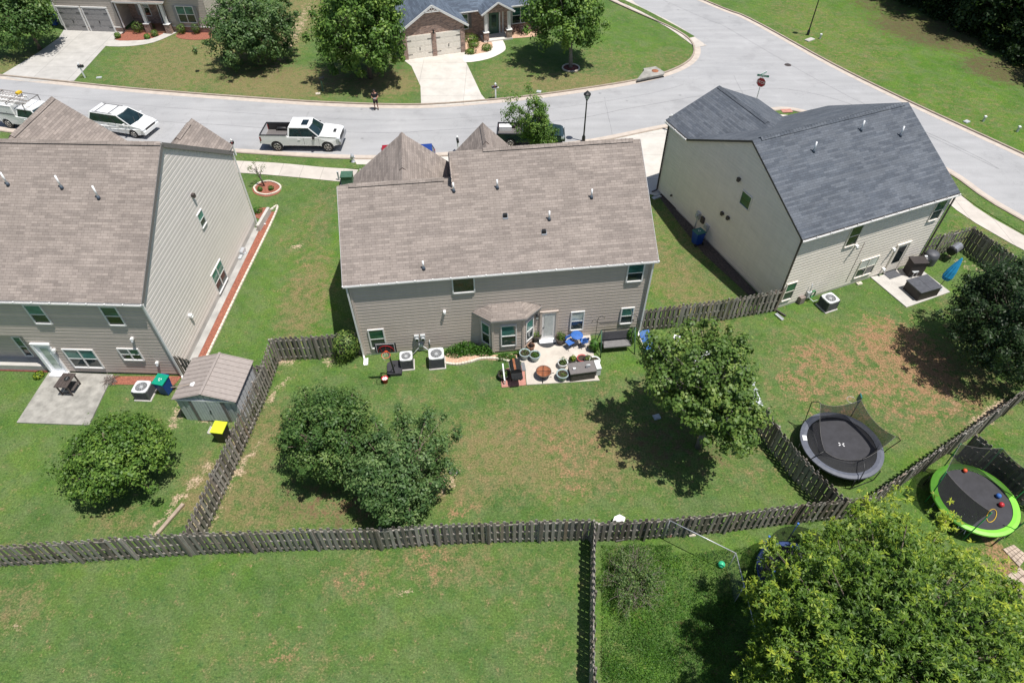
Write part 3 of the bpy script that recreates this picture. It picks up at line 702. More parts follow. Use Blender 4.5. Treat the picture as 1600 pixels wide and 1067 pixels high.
# ---- middle house
FM = Frame(R(6.7354), 0, 0)
def middle_house():
    base = (2.6, 31, 0); H = house('suburban_house', 'middle two-storey house with taupe siding, brown roof and bay window by the patio', FM, base)
    off = base; yb = 25.99; x0, x1 = -5.29, 10.5; xs = .4
    m = MB(['siding_taupe', 'trim_white'], off)
    siding_wall(m, (x0, yb), (x1, yb), lambda t: 5.42, 0.12)
    m.box(((x0 + x1) / 2, yb + .1, .06), (x1 - x0, .2, .12), mi=1)
    def gl(y, yr=30.5, s=.62, b=yb, z=5.4): return z + s * min(y - b, 2 * yr - y - b) if True else 0
    siding_wall(m, (x0, 35), (x0, yb), lambda t: 5.4 + .62 * min((1 - t) * 8.95, 4.45, 8.95 * t + .0), 0.1)
    siding_wall(m, (x1, yb), (x1, 37.5), lambda t: 5.4 + .62 * min(t * 11.45, 5.75, (1 - t) * 11.45), 0.1)
    siding_wall(m, (x0, 0 + 35), (x0, 35), lambda t: 5, 4.9) if False else None
    siding_wall(m, (xs, 37.5), (xs, 30.0), lambda t: 5.4 + .62 * min(t * 7.5, 5.7) , 5.0)
    siding_wall(m, (x1, 37.5), (xs, 37.5), lambda t: 5.4, .1); siding_wall(m, (xs, 35), (x0, 35), lambda t: 5.4, .1)
    siding_wall(m, (.8, 35.8), (x0 + .1, 35.8), lambda t: 5.4 + 2.45 * (1 - abs(2 * t - 1)), .1)
    siding_wall(m, (x0 + .1, 35.8), (x0 + .1, 35), lambda t: 5.4, .1)
    siding_wall(m, (4.3, 35.3), (.65, 35.3), lambda t: 6.6 + 1.85 * (1 - abs(2 * t - 1)), 5.4); siding_wall(m, (.65, 35.3), (.65, 33), lambda t: 6.6, 5.4)
    for x in (x0 - .01, x1 + .01): m.box((x, yb - .01, 2.72), (.1, .1, 5.4), mi=0)
    m.build('wall', H)
    r = MB(['shingle_brown', 'fascia_grey'], off); X0 = -5.58; XE = 10.84; sl = .62
    Z = lambda y: 5.5 + sl * (y - 26)
    r.slab([(X0, 25.87, Z(25.87)), (XE, 25.87, Z(25.87)), (XE, 30.5, Z(30.5)), (X0, 30.5, Z(30.5))], .14)
    r.slab([(xs - .02, 30.5, Z(30.5)), (XE, 30.5, Z(30.5)), (XE, 31.8, Z(31.8)), (xs - .02, 31.8, Z(31.8))], .14)
    r.slab([(xs, 35.2, Z(25.8)), (X0, 35.2, Z(25.8)), (X0, 30.5, Z(30.5)), (xs, 30.5, Z(30.5))], .14)
    r.slab([(XE, 37.7, Z(25.9)), (xs - .02, 37.7, Z(25.9)), (xs - .02, 31.8, Z(31.8)), (XE, 31.8, Z(31.8))], .14)
    xr, zr = -2.22, 8.0; r.slab([(-5.45, 36.02, 5.38), (-5.45, 30.9, 5.38), (xr, 30.9, zr), (xr, 36.02, zr)], .14); r.slab([(1.0, 30.9, 5.38), (1.0, 36.02, 5.38), (xr, 36.02, zr), (xr, 30.9, zr)], .14)
    xr, zr = 2.5, 8.62; r.slab([(.42, 35.5, 6.5), (.42, 32.0, 6.5), (xr, 32.0, zr), (xr, 35.5, zr)], .14); r.slab([(4.58, 32.0, 6.5), (4.58, 35.5, 6.5), (xr, 35.5, zr), (xr, 32.0, zr)], .14)
    roof = r.build('roof', H)
    cap(roof, off, (-5.0, 30.5, Z(30.5)), (.0, 30.5, Z(30.5)), 'shingle_brown'); cap(roof, off, (2.2, 31.8, Z(31.8)), (XE - .4, 31.8, Z(31.8)), 'shingle_brown')
    cap(roof, off, (-2.22, 32.2, 8.0), (-2.22, 36.0, 8.0), 'shingle_brown', slope=.8); cap(roof, off, (2.5, 33.3, 8.62), (2.5, 35.4, 8.62), 'shingle_brown', slope=1)
    for px, py, h in ((709, 299, .42), (777, 294, .4), (924, 309, .42), (858, 343, .42), (662, 420, .4)):
        vent_pipe(roof, off, FM.plane(px, py, 26, 5.5, sl), h)
    for px, py in ((789.5, 338), (850, 363)):
        P = FM.plane(px, py, 26, 5.5, sl); b = MB(['black_metal', 'lead_flash'], off); b.box(P + Vector((0, 0, .07)), (.2, .2, .14)); b.box(P + Vector((0, -.03, .0)), (.28, .3, .03), mi=1, rot=Matrix.Rotation(math.atan(sl), 3, 'X')); b.build('roof_vent', roof)
    gutter(roof, off, (X0, 25.85, 5.43), (XE, 25.85, 5.43))
    for a, b in (((X0 - .012, 25.87, Z(25.87) - .1), (X0 - .012, 30.5, Z(30.5) - .1)), ((XE + .012, 25.87, Z(25.87) - .1), (XE + .012, 31.8, Z(31.8) - .1))): f = MB('fascia_grey', off); f.beam(a, b, .03, .2); f.build('fascia', roof)
    downspout(H, off, (x0 - .13, yb - .12, 5.33), (x0 - .1, yb - .1, 0), kick=(.1, -.5)); downspout(H, off, (x1 + .1, yb - .12, 5.33), (x1 + .06, yb - .1, 0), kick=(-.15, -.35))
    W = lambda tl, br, **k: window_part(H, FM, off, *rect(FM, tl, br, y=yb), 'x', yb, -1, **k)
    W((576, 516), (603, 541), up='glass_green'); W((707, 432), (740.5, 454), kind='single', up='glass_lower'); W((984, 408.5), (1001.5, 437)); W((972.5, 482), (985.5, 503)); W((894, 488), (909, 513), up='glass_blind')
    # garden door
    (a, zb), (b, zt) = rect(FM, (847, 489.5), (866.5, 526.5), y=yb); a, b = sorted((a, b)); zb = .12; zt = 2.2
    d = MB(['trim_white', 'curtain'], off); cx = (a + b) / 2; wd = b - a
    d.box((cx, yb - .02, (zb + zt) / 2), (wd, .06, zt - zb)); d.box((cx, yb - .056, 1.22), (wd - .3, .02, 1.6), mi=1)
    dr = d.build('door', H)
    f = MB('siding_taupe', off)
    for x in (a - .06, b + .06): f.box((x, yb - .05, 1.16), (.12, .1, 2.3))
    f.box((cx, yb - .05, 2.26), (wd + .24, .1, .12)); f.build('door_frame', dr)
    s = MB(['white_metal', 'brick_pad'], off); s.box((cx, yb - .2, .09), (wd + .25, .36, .06)); s.box((cx, yb - .2, .03), (wd + .3, .4, .06), mi=1); s.build('doorstep', H)
    k = MB('black_metal', off); k.cyl((a + .09, yb - .05, 1.05), (a + .09, yb - .12, 1.05), .03, n=8); k.build('handle', dr)
    # wall lamp by the door
    (lx, lz), _ = rect(FM, (839, 492), (839, 492), y=yb); l = MB(['black_metal', 'curtain'], off); l.box((lx, yb - .08, lz), (.16, .14, .06)); l.box((lx, yb - .08, lz - .12), (.12, .11, .18), mi=1); l.box((lx, yb - .08, lz - .23), (.14, .13, .03)); l.build('wall_lamp', H)
    # small white wall boxes
    for px, py in ((694.5, 485.5),):
        (lx, lz), _ = rect(FM, (px, py), (px, py), y=yb); l = MB('white_paint', off); l.box((lx, yb - .09, lz), (.14, .16, .12)); l.box((lx, yb - .16, lz - .06), (.1, .05, .1)); l.build('exhaust_hood', H)
    # bay
    yf = 25.3; bx = (1.24, 1.93, 3.62, 4.36)
    bm_ = MB(['siding_taupe', 'trim_white'], off)
    siding_wall(bm_, (bx[0], yb), (bx[1], yf), lambda t: 2.7, .1); siding_wall(bm_, (bx[1], yf), (bx[2], yf), lambda t: 2.7, .1); siding_wall(bm_, (bx[2], yf), (bx[3], yb), lambda t: 2.7, .1)
    for x, y in ((bx[1], yf), (bx[2], yf)): bm_.box((x, y, 1.38), (.13, .1, 2.62))
    bay = bm_.build('bay', H)
    br = MB(['shingle_brown', 'fascia_grey'], off); ze, zt = 2.72, 3.22
    E_ = [(.86, yb - .02, ze), (1.82, yf - .2, ze), (3.74, yf - .2, ze), (4.74, yb - .02, ze)]; T_ = [(1.35, yb, zt), (3.5, yb, zt)]; tl = (2.0, yb - .1, zt - .02); tr = (3.3, yb - .1, zt - .02)
    T0 = (1.3, yb, zt - .06); T1 = (4.15, yb, zt - .08); tl = (1.95, yb, zt); tr = (3.55, yb, zt)
    br.slab([E_[0], E_[1], tl], .1); br.slab([E_[0], tl, T0], .1); br.slab([E_[1], E_[2], tr, tl], .1); br.slab([E_[2], E_[3], tr], .1); br.slab([E_[3], T1, tr], .1); br.build('bay_roof', bay)
    def slant(p, q, z0, z1, u0, u1):
        p = Vector((p[0], p[1], 0)); q = Vector((q[0], q[1], 0)); d = q - p; n = Vector((d.y, -d.x, 0)).normalized(); L = d.length; dn = d.normalized()
        A = p + d * u0; B = p + d * u1; zm = (z0 + z1) / 2; up = Vector((0, 0, 1)); m = MB(['glass_lower', 'glass_upper'], off)
        m.face([A + n * .04 + up * z0, B + n * .04 + up * z0, B + n * .04 + up * zm, A + n * .04 + up * zm], 0); m.face([A + n * .05 + up * zm, B + n * .05 + up * zm, B + n * .05 + up * z1, A + n * .05 + up * z1], 1)
        wn = m.build('window', bay); f = MB('trim_white', off)
        for X in (A, B): f.beam(X + n * .05 + up * (z0 - .05), X + n * .05 + up * (z1 + .05), .06, .06, up=tuple(n))
        for z in (z0, zm, z1): f.beam(A + n * .05 + up * z, B + n * .05 + up * z, .06, .06)
        f.build('window_frame', wn)
    slant((bx[0], yb), (bx[1], yf), .55, 2.1, .22, .8); slant((bx[1], yf), (bx[2], yf), .55, 2.15, .27, .76); slant((bx[2], yf), (bx[3], yb), .55, 2.1, .2, .78)
    # electric meters on the wall
    (mx, mz), _ = rect(FM, (656, 526), (656, 526), y=yb)
    e = MB(['meter_grey', 'glass_lower', 'white_paint'], off)
    for dx in (-.17, .17): e.box((mx + dx, yb - .08, mz), (.26, .14, .42)); e.cyl((mx + dx, yb - .14, mz), (mx + dx, yb - .26, mz), .1, n=14); e.cyl((mx + dx, yb - .26, mz), (mx + dx, yb - .27, mz), .085, n=14, mi=1)
    e.box((mx, yb - .06, mz - .62), (.26, .1, .3)); e.box((mx, yb - .115, mz - .62), (.18, .01, .22), mi=2)
    e.tube([(mx - .1, yb - .05, mz - .75), (mx - .12, yb - .06, .35), (mx - .5, yb - .35, .12)], .03, 6); e.tube([(mx + .1, yb - .05, mz - .75), (mx + .12, yb - .06, .4), (mx + .6, yb - .4, .1)], .03, 6); e.tube([(mx + .5, yb - .05, mz - .3), (mx + .5, yb - .06, .3)], .025, 6)
    e.build('electric_meter', H)
middle_house()

# ---- left house
FL = Frame(R(-2.1709), 0, 0)
def left_house():
    base = (-26, 30, 0); off = base; H = house('suburban_house', 'big left house with sunlit-pale siding gable, brown roof and red mulch strip', FL, base)
    yb = 23.02; x1 = -19.14; x0 = -36; sl = .667; yr = 29.86; yf = 36.7; xd = -26.55
    Z = lambda y: 5.62 + sl * (y - 22.9)
    m = MB(['siding_sunlit', 'concrete', 'siding_taupe'], off)  # same siding twice: lighter for the lit gable, darker for the shaded back
    siding_wall(m, (xd, yb), (x1, yb), lambda t: 2.92, .15, mi=2); siding_wall(m, (x0, yb), (x1, yb), lambda t: 5.6, 2.92, mi=2)
    siding_wall(m, (x0, yb + .7), (xd, yb + .7), lambda t: 2.92, .15, mi=2); m.box(((x0 + xd) / 2, yb + .36, 2.9), (xd - x0, .72, .06), mi=2)
    siding_wall(m, (xd, yb + .7), (xd, yb), lambda t: 2.92, .15, mi=2) if False else m.box((xd + .05, yb + .36, 1.46), (.1, .68, 2.9), mi=2)
    siding_wall(m, (x1, yb), (x1, yf), lambda t: 5.55 + sl * min(t * (yf - yb), (1 - t) * (yf - yb)), .36, mi=0, lip=.016, h=.254)
    siding_wall(m, (x1, yf), (x0, yf), lambda t: 5.5, .3)
    m.box(((x0 + x1) / 2 + .02, (yb + yf) / 2 + .02, .1), (x1 - x0, yf - yb - .1, .6), mi=1)
    m.box((x1 + .0, yb + .0, 2.8), (.12, .12, 5.4), mi=0)
    siding_wall(m, (-25.2, 36.9), (-32.6, 36.9), lambda t: 5.7 + 3.1 * (1 - abs(2 * t - 1)), .3)
    m.build('wall', H)
    r = MB(['shingle_brown', 'fascia_grey'], off); XE = -19.03; X0 = -36.4
    gable_roof(r, 22.88, Z(22.88), yr, Z(yr), 36.85, Z(22.88), X0, XE)
    xr, zr = -29.0, 9.0
    r.slab([(-32.9, 36.95, 5.68), (-32.9, 31.6, 5.68), (xr, 31.6, zr), (xr, 36.95, zr)], .14); r.slab([(-25.1, 31.6, 5.68), (-25.1, 36.95, 5.68), (xr, 36.95, zr), (xr, 31.6, zr)], .14)
    xr, zr = -21.0, 7.75
    r.slab([(-23.05, 37.0, 5.95), (-23.05, 33.0, 5.95), (xr, 33.0, zr), (xr, 37.0, zr)], .14); r.slab([(-19.0, 36.25, 5.95), (-19.0, 37.0, 5.95), (xr, 37.0, zr), (xr, 33.5, zr)], .14)
    roof = r.build('roof', H)
    cap(roof, off, (-36, yr, Z(yr)), (XE, yr, Z(yr)), 'shingle_brown'); cap(roof, off, (-29, 32.4, 9.0), (-29, 36.9, 9), 'shingle_brown', slope=.8); cap(roof, off, (-21, 34.6, 7.75), (-21, 36.4, 7.75), 'shingle_brown', slope=.8)
    f = MB('trim_dark', off); f.beam((XE + .015, 22.9, Z(22.9) - .1), (XE + .015, yr, Z(yr) - .1), .03, .22); f.beam((XE + .015, yr, Z(yr) - .1), (XE + .015, 36.8, Z(22.9) - .1), .03, .24); f.build('fascia', roof)
    for b in ((12.8, 289), (97, 294), (154.5, 310)): vent_pipe(roof, off, FL.plane(*b, 22.9, 5.62, sl), .62)
    gutter(roof, off, (X0, 22.86, 5.56), (XE, 22.86, 5.56))
    downspout(H, off, (x1 + .1, yb - .1, 5.45), (x1 + .1, yb - .1, 0), kick=(.1, -.2)); downspout(H, off, (x1 + .1, yf, 5.45), (x1 + .1, yf, 0), kick=(.6, 0))
    W = lambda tl, br, **k: window_part(H, FL, off, *rect(FL, tl, br, y=yb), 'x', yb, -1, **k)
    W((34, 471.5), (81, 504)); W((153, 473.5), (196, 506.5)); W((99, 545.5), (162, 573), cols=2); W((185, 544.5), (224.5, 561), cols=2)
    (a, z1_), (b, z0_) = rect(FL, (20, 526), (52, 554), y=yb + .7); window_part(H, FL, off, (a, z1_), (b, z0_), 'x', yb + .7, -1)
    (a, zt), (b, zb) = rect(FL, (56, 541), (108, 582), y=yb); a, b = sorted((a, b)); zb, zt = .2, 2.3; cx = (a + b) / 2; wd = b - a
    d = MB(['white_metal', 'glass_blind'], off); d.box((cx, yb - .02, (zb + zt) / 2), (wd, .08, zt - zb)); d.box((cx + .02, yb - .07, 1.25), (wd - .36, .02, 1.65), mi=1); dr = d.build('door', H)
    f = MB('white_metal', off); f.box((a - .07, yb - .07, 1.2), (.14, .14, 2.4)); f.box((b + .05, yb - .06, 1.2), (.08, .12, 2.4)); f.box((cx, yb - .07, 2.37), (wd + .28, .14, .1)); f.box((cx, yb - .2, .12), (wd + .2, .4, .1)); f.build('door_frame', dr)
    for px, py in ((207.5, 527.5), (86, 545), (246.5, 565)):
        (lx, lz), _ = rect(FL, (px, py), (px, py), y=yb); l = MB(['meter_grey', 'white_paint'], off); l.box((lx, yb - .1, lz), (.13, .18, .12), mi=1); l.cyl((lx, yb - .12, lz - .05), (lx, yb - .2, lz - .16), .05, .07, 10, 0); l.build('wall_lamp', H)
    for ys, zs, cols, kind in (((314, 326), (316.5, 353), 0, 0), ((339, 404), (344, 460), 0, 0)): pass
    A = FL.wall(313, 327.5, x=x1); B = FL.wall(316.5, 354.5, x=x1); window_part(H, FL, off, (A.y - .0, A.z), (A.y - .62, B.z + .0), 'y', x1, 1, kind='double', fw=.05)
    A = FL.wall(342.5, 406, x=x1); B = FL.wall(341.5, 459, x=x1); window_part(H, FL, off, (A.y, A.z), (B.y, B.z), 'y', x1, 1, kind='double', cols=2, fw=.06)
    e = MB(['galvanised', 'meter_grey'], off); P = FL.wall(378, 397, x=x1)
    e.box((x1 + .12, P.y, P.z), (.24, .5, .75)); e.box((x1 + .1, P.y - .5, P.z - .05), (.2, .4, .5), mi=1); e.cyl((x1 + .2, P.y, P.z + .05), (x1 + .32, P.y, P.z + .05), .1, n=12, mi=1); e.tube([(x1 + .08, P.y + .05, P.z - .2), (x1 + .1, P.y + .1, 0)], .03, 6); e.build('electric_meter', H)
    for (px, py), mt in (((299, 305), 'bronze_brown'), ((295, 493), 'white_paint')):
        P = FL.wall(px, py, x=x1); e = MB(mt, off); e.box((x1 + .1, P.y, P.z), (.18, .2, .16)); e.box((x1 + .16, P.y, P.z - .1), (.1, .16, .08)); e.build('exhaust_hood', H)
left_house()

# ---- right house
FR = Frame(R(22.496), 0, 0)
def right_house():
    base = (31, 26, 0); off = base; H = house('suburban_house', 'right two-storey house with cream siding, dark slate-grey shingle roof and two small patio lamps', FR, base)
    yb = 20.6; x0, x1 = 25.72, 36.9; sl = .515; yr = 26.1; yf = 31.6; Z = lambda y: 5.46 + sl * (y - 20.4)
    m = MB(['siding_beige', 'concrete'], off)
    siding_wall(m, (x0, yb), (x1, yb), lambda t: 5.4, .12); siding_wall(m, (x1, yb), (x1, yf), lambda t: 5.4 + sl * min(t * (yf - yb), (1 - t) * (yf - yb)), .12)
    siding_wall(m, (x0, yf), (x0, yb), lambda t: 5.45 + sl * min(t * (yf - yb), (1 - t) * (yf - yb)), .12); siding_wall(m, (x0, 34.1), (x0, yf), lambda t: 5.4, .12)
    siding_wall(m, (33, 34.1), (x0, 34.1), lambda t: 5.4 + 1.6 * (1 - abs(2 * t - 1)), .12); siding_wall(m, (x1, yf), (33, yf), lambda t: 5.4, .12); siding_wall(m, (33, yf), (33, 34.1), lambda t: 5.4, .12)
    m.box(((x0 + x1) / 2, 26.1, .06), (x1 - x0 + .02, 11.02, .12), mi=1)
    m.build('wall', H)
    r = MB(['shingle_slate', 'trim_bronze'], off)
    gable_roof(r, 20.4, 5.46, yr, Z(yr), 31.8, 5.46, 25.55, 37.05)
    xr, zr = 29.4, 7.12; r.slab([(25.6, 34.5, 5.46), (25.6, 31.75, 5.47), (xr, 28.5, zr), (xr, 34.5, zr)], .14); r.slab([(33.2, 29, 5.46), (33.2, 34.5, 5.46), (xr, 34.5, zr), (xr, 28.2, zr)], .14)
    roof = r.build('roof', H)
    cap(roof, off, (26.1, yr, Z(yr)), (36.7, yr, Z(yr)), 'shingle_slate'); cap(roof, off, (29.4, 29.2, 7.12), (29.4, 34.4, 7.12), 'shingle_slate')
    for b in ((1271, 237), (1345, 204), (1406.4, 212.4)): vent_pipe(roof, off, FR.plane(*b, 20.4, 5.46, sl), .5)
    gutter(roof, off, (25.6, 20.38, 5.4), (37.0, 20.38, 5.4)); gutter(roof, off, (25.58, 34.4, 5.4), (25.58, 31.9, 5.4), out=(-1, 0, 0))
    downspout(H, off, (x0 - .08, yb - .1, 5.3), (x0 - .08, yb - .1, 0), 'trim_bronze', kick=(.3, -.7)); downspout(H, off, (x1 + .05, yb - .1, 5.3), (x1 + .05, yb - .1, 0), 'trim_bronze'); downspout(H, off, (x0 - .08, 34.1, 5.3), (x0 - .08, 34.1, 0), 'trim_bronze', kick=(-.4, 0))
    W = lambda tl, br, **k: window_part(H, FR, off, *rect(FR, tl, br, y=yb), 'x', yb, -1, frame='fascia_grey', **k)
    def Wq(tl, tr, br, bl, **k):
        P = [FR.wall(*p, y=yb) for p in (tl, tr, br, bl)]; u0 = (P[0].x + P[3].x) / 2; u1 = (P[1].x + P[2].x) / 2; z1 = (P[0].z + P[1].z) / 2; z0 = (P[2].z + P[3].z) / 2
        window_part(H, FR, off, (u0 + .07, z0 + .07), (u1 - .07, z1 - .07), 'x', yb, -1, frame='siding_beige', fw=.05, **k)
        return u0, u1, z0, z1
    Wq((1331, 353), (1348.8, 349.5), (1337, 382.5), (1318, 385.8), up='glass_green'); Wq((1465, 314.5), (1480, 310), (1466, 342), (1447.5, 345.8), up='glass_green')
    Wq((1229, 443), (1246, 439), (1236, 466), (1219, 471), up='glass_green'); Wq((1346, 407), (1373.8, 398), (1361, 427), (1331, 434.5), cols=2, up='glass_blind')
    P = [FR.wall(*p, y=yb) for p in ((1399, 389.5), (1417, 383), (1399, 421), (1381, 427))]; a = (P[0].x + P[3].x) / 2; b = (P[1].x + P[2].x) / 2; cx = (a + b) / 2; wd = b - a
    d = MB(['door_cream', 'glass_lower'], off); d.box((cx, yb - .02, 1.2), (wd, .08, 2.1)); d.box((cx, yb - .07, 1.45), (wd - .3, .02, 1.25), mi=1); dr = d.build('door', H)
    f = MB('siding_beige', off); f.box((a - .05, yb - .05, 1.2), (.1, .1, 2.3)); f.box((b + .05, yb - .05, 1.2), (.1, .1, 2.3)); f.box((cx, yb - .05, 2.3), (wd, .1, .1)); f.build('door_frame', dr)
    for px, py in ((1337, 383), (1395, 388), (1379, 419)):
        (lx, lz), _ = rect(FR, (px, py), (px, py), y=yb); l = MB(['white_paint', 'meter_grey'], off); l.box((lx, yb - .1, lz), (.16, .18, .1)); l.cyl((lx - .05, yb - .16, lz), (lx - .1, yb - .28, lz - .05), .05, .07, 10, 1); l.build('wall_lamp', H)
    t = MB('dead_twig', off); A = FR.wall(1352, 378, y=yb - .03); B = FR.wall(1326, 440, y=yb - .03); t.tube([A, (A.x, A.y, .4)], .012, 5); t.build('cable', H)
    P = FR.wall(1166, 313, x=x0); window_part(H, FR, off, (P.y - .42, P.z - .42), (P.y + .42, P.z + .42), 'y', x0, -1, kind='single', up='glass_green', frame='siding_beige', fw=.05)
    for px, py in ((1156, 280), (1130, 333), (1139, 340), (1050.5, 305)):
        P = FR.wall(px, py, x=x0); e = MB('bronze_brown', off); s_ = .11 if px > 1060 else .05; e.box((x0 - .08, P.y, P.z), (.15, s_ * 2, s_ * 1.6)); e.box((x0 - .13, P.y, P.z - s_), (.08, s_ * 1.6, .05)); e.build('exhaust_hood', H)
    P = FR.wall(1093, 336, x=x0); e = MB(['galvanised', 'bronze_brown', 'meter_grey'], off); e.box((x0 - .1, P.y, P.z), (.18, .34, .5)); e.cyl((x0 - .18, P.y, P.z + .05), (x0 - .3, P.y, P.z + .05), .11, n=12, mi=2); e.box((x0 - .08, P.y - .5, P.z - .05), (.14, .3, .45), mi=1); e.tube([(x0 - .08, P.y + .05, P.z - .2), (x0 - .08, P.y + .1, 0)], .03, 6)
    e.box((x0 - .1, P.y - 1.05, P.z - .2), (.18, .36, .3)); e.tube([(x0 - .06, P.y - 1.1, P.z - .3), (x0 - .08, P.y - 1.1, 0)], .03, 6); e.build('electric_meter', H)
right_house()

# ------------------------------------------------------------ fences
FENCE_LINES = []
def fence(name, label, pts, h=1.83, side=1, group=None, post_gap=2.44, tone=0, seed=1, wave=0.0, cat='fence'):
    """shadow-box privacy fence through ground points; pickets alternate on both faces of three rails"""
    rs = random.Random(seed); base = Vector(pts[0]); T = thing(name, label, cat, base, 0, group)
    off = tuple(base); Z = Vector((0, 0, 1))
    segs = []
    for i in range(len(pts) - 1):
        a, b = Vector(pts[i]), Vector(pts[i + 1]); n = max(1, round((b - a).length / post_gap))
        for k in range(n): segs.append((a.lerp(b, k / n), a.lerp(b, (k + 1) / n)))
    hs = [h + rs.uniform(-.07, .07) + wave * math.sin(k * .9 + seed) for k in range(len(segs) + 1)]
    for k, (a, b) in enumerate(segs):
        d = (b - a); L = d.length; dn = d / L; nn = Vector((-dn.y, dn.x, 0)); m = MB('weathered_wood', off); h0, h1 = hs[k], hs[k + 1]
        hh = lambda t: h0 + (h1 - h0) * t
        for rz in (.25, .92, 1.58):
            m.beam(a + Z * (rz * h0 / 1.83), b + Z * (rz * h1 / 1.83), .05, .088)
        m.build('rail', T); randattr(T.children[-1], seed * 31 + k, 6) if False else None
        p = MB('weathered_wood', off); pw = .142; step = .138; n = int(L / step); j = 0
        for q in range(n + 1):
            t = min(max((q + .2) * step / L, .02), .98); s_ = 1 if q % 2 else -1
            tw = rs.gauss(0, .016); top = hh(t) + rs.uniform(-.03, .03) + (.02 if s_ > 0 else 0); le = rs.gauss(0, .02)
            c = a + d * t + nn * s_ * (.025 + .012); 
            u = dn * (pw / 2 + rs.uniform(-.006, .004)); o = nn * .0095; lean = dn * le + nn * tw
            b0 = c + Z * rs.uniform(.02, .05); t1 = c + lean + Z * (top - .04); t2 = c + lean + Z * top; v = dn * (pw / 2 - .035)
            front = [b0 - u, b0 + u, t1 + u, t2 + v, t2 - v, t1 - u]
            A = [x + o for x in front]; B = [x - o for x in front]; p.face(A[::-1]); p.face(B)
            for i in range(6): i2 = (i + 1) % 6; p.face([A[i], A[i2], B[i2], B[i]])
        o_ = p.build('picket_panel', T); randattr(o_, seed * 77 + k, 8)
    FENCE_LINES.append([Vector(q) for q in pts])
    rails = [c for c in T.children if c.name.startswith('rail')]
    for k, r_ in enumerate(rails): randattr(r_, seed * 31 + k, 6)
    P = [s[0] for s in segs] + [segs[-1][1]]
    for k, q in enumerate(P):
        a = segs[min(k, len(segs) - 1)]; dn = (a[1] - a[0]).normalized(); nn = Vector((-dn.y, dn.x, 0)) * side
        m = MB('weathered_wood', off); H = hs[min(k, len(hs) - 1)] + .04
        m.box(q + nn * .07 + Z * (H / 2), (.09, .09, H), math.atan2(dn.y, dn.x)); o_ = m.build('post', T); randattr(o_, seed * 5 + k, 6)
    return T
g3 = lambda *l: [G(x, y) for x, y in l]
fence('wooden_fence', 'long grey shadowbox fence behind the near lawn, from the left edge to the divider fence', [Vector((-31, 12.2, 0))] + g3((0, 884), (132, 877), (300, 866), (500, 858), (597, 857), (687, 850), (764, 847), (922, 843)), side=-1, seed=2, h=1.86, wave=.05)
fence('wooden_fence', 'dark shadowbox fence behind the weedy corner, with bricks at its foot', g3((930, 845), (1005, 842), (1130, 831), (1240, 817), (1335, 808)), side=-1, seed=3, h=1.75)
fence('wooden_fence', 'divider fence seen end-on between near lawn and weedy corner', [G(924, 846), G(923, 950), G(922, 1067), Vector((3.2, 4.5, 0))], side=1, seed=4, h=1.8)
fence('wooden_fence', 'weathered fence running up beside the small metal shed', [G(308, 866), G(350, 773), G(380, 706), G(412, 632), G(436, 566)], side=1, seed=5, h=1.8)
fence('wooden_fence', 'short fence between the metal shed corner and the middle house shrub', g3((438, 563), (500, 560), (572, 552)), side=-1, seed=6, h=1.75)
fence('wooden_fence', 'short leaning fence behind the small metal shed', g3((290, 585), (330, 598), (392, 603), (424, 600)), side=-1, seed=7, h=1.6)
fence('wooden_fence', 'fence between the middle house corner and the right house, behind the lawn tree', g3((1000, 517), (1060, 511), (1130, 500), (1212, 486)), side=1, seed=8, h=1.72)
fence('wooden_fence', 'dark fence between white shed corner and black trampoline', g3((1184, 672), (1200, 700), (1240, 750), (1300, 812)), side=1, seed=9, h=1.8)
fence('wooden_fence', 'diagonal fence between black trampoline lawn and green trampoline lawn', g3((1335, 808), (1400, 762), (1480, 707), (1528, 675), (1600, 622)) + [Vector((30.5, 20.2, 0))], side=-1, seed=10, h=1.75)
fence('wooden_fence', 'fence in deep shade right behind the lime green trampoline', g3((1498, 712), (1560, 760), (1640, 822)) + [Vector((27.5, 9.5, 0))], side=-1, seed=11, h=1.8)
fence('wooden_fence', 'brownish fence joining the right house wall to the corner by the barrel grill', g3((1425, 405), (1455, 400), (1502, 388)), side=-1, seed=12, h=1.75)
fence('wooden_fence', 'curving brown fence behind the blue umbrella', g3((1504, 390), (1530, 410), (1560, 432), (1595, 470), (1640, 520)) , side=-1, seed=13, h=1.75)

# ------------------------------------------------------------ trees
def leaf_mesh(name, P, Nn, size, aspect, mat, seed, fold=0.0, rcol=None):
    """one mesh of small pointed leaves: P positions, Nn rough facing directions"""
    rs = np.random.RandomState(seed); n = len(P)
    Nn = Nn + rs.normal(0, .5, (n, 3)); Nn /= np.linalg.norm(Nn, axis=1)[:, None] + 1e-9
    T = rs.normal(0, 1, (n, 3)); T -= (T * Nn).sum(1)[:, None] * Nn; T /= np.linalg.norm(T, axis=1)[:, None] + 1e-9
    B = np.cross(Nn, T); L = size * rs.uniform(.65, 1.35, n)[:, None]; W = L * aspect
    V = np.stack([P - T * L * .5, P + B * W * .5 - T * L * .05 + Nn * L * .06, P + T * L * .5 - Nn * L * .05, P - B * W * .5 - T * L * .05 + Nn * L * .06], 1).reshape(-1, 3)
    me = bpy.data.meshes.new(name); me.vertices.add(4 * n); me.vertices.foreach_set('co', V.astype(np.float32).ravel())
    me.loops.add(4 * n); me.loops.foreach_set('vertex_index', np.arange(4 * n, dtype=np.int32))
    me.polygons.add(n); me.polygons.foreach_set('loop_start', np.arange(0, 4 * n, 4, dtype=np.int32)); me.update()
    me.materials.append(MATS[mat]); a = me.attributes.new('rnd', 'FLOAT', 'FACE')
    v = rs.rand(n) if rcol is None else np.clip(rcol + rs.normal(0, .16, n), 0, 1)
    a.data.foreach_set('value', v.astype(np.float32)); return me
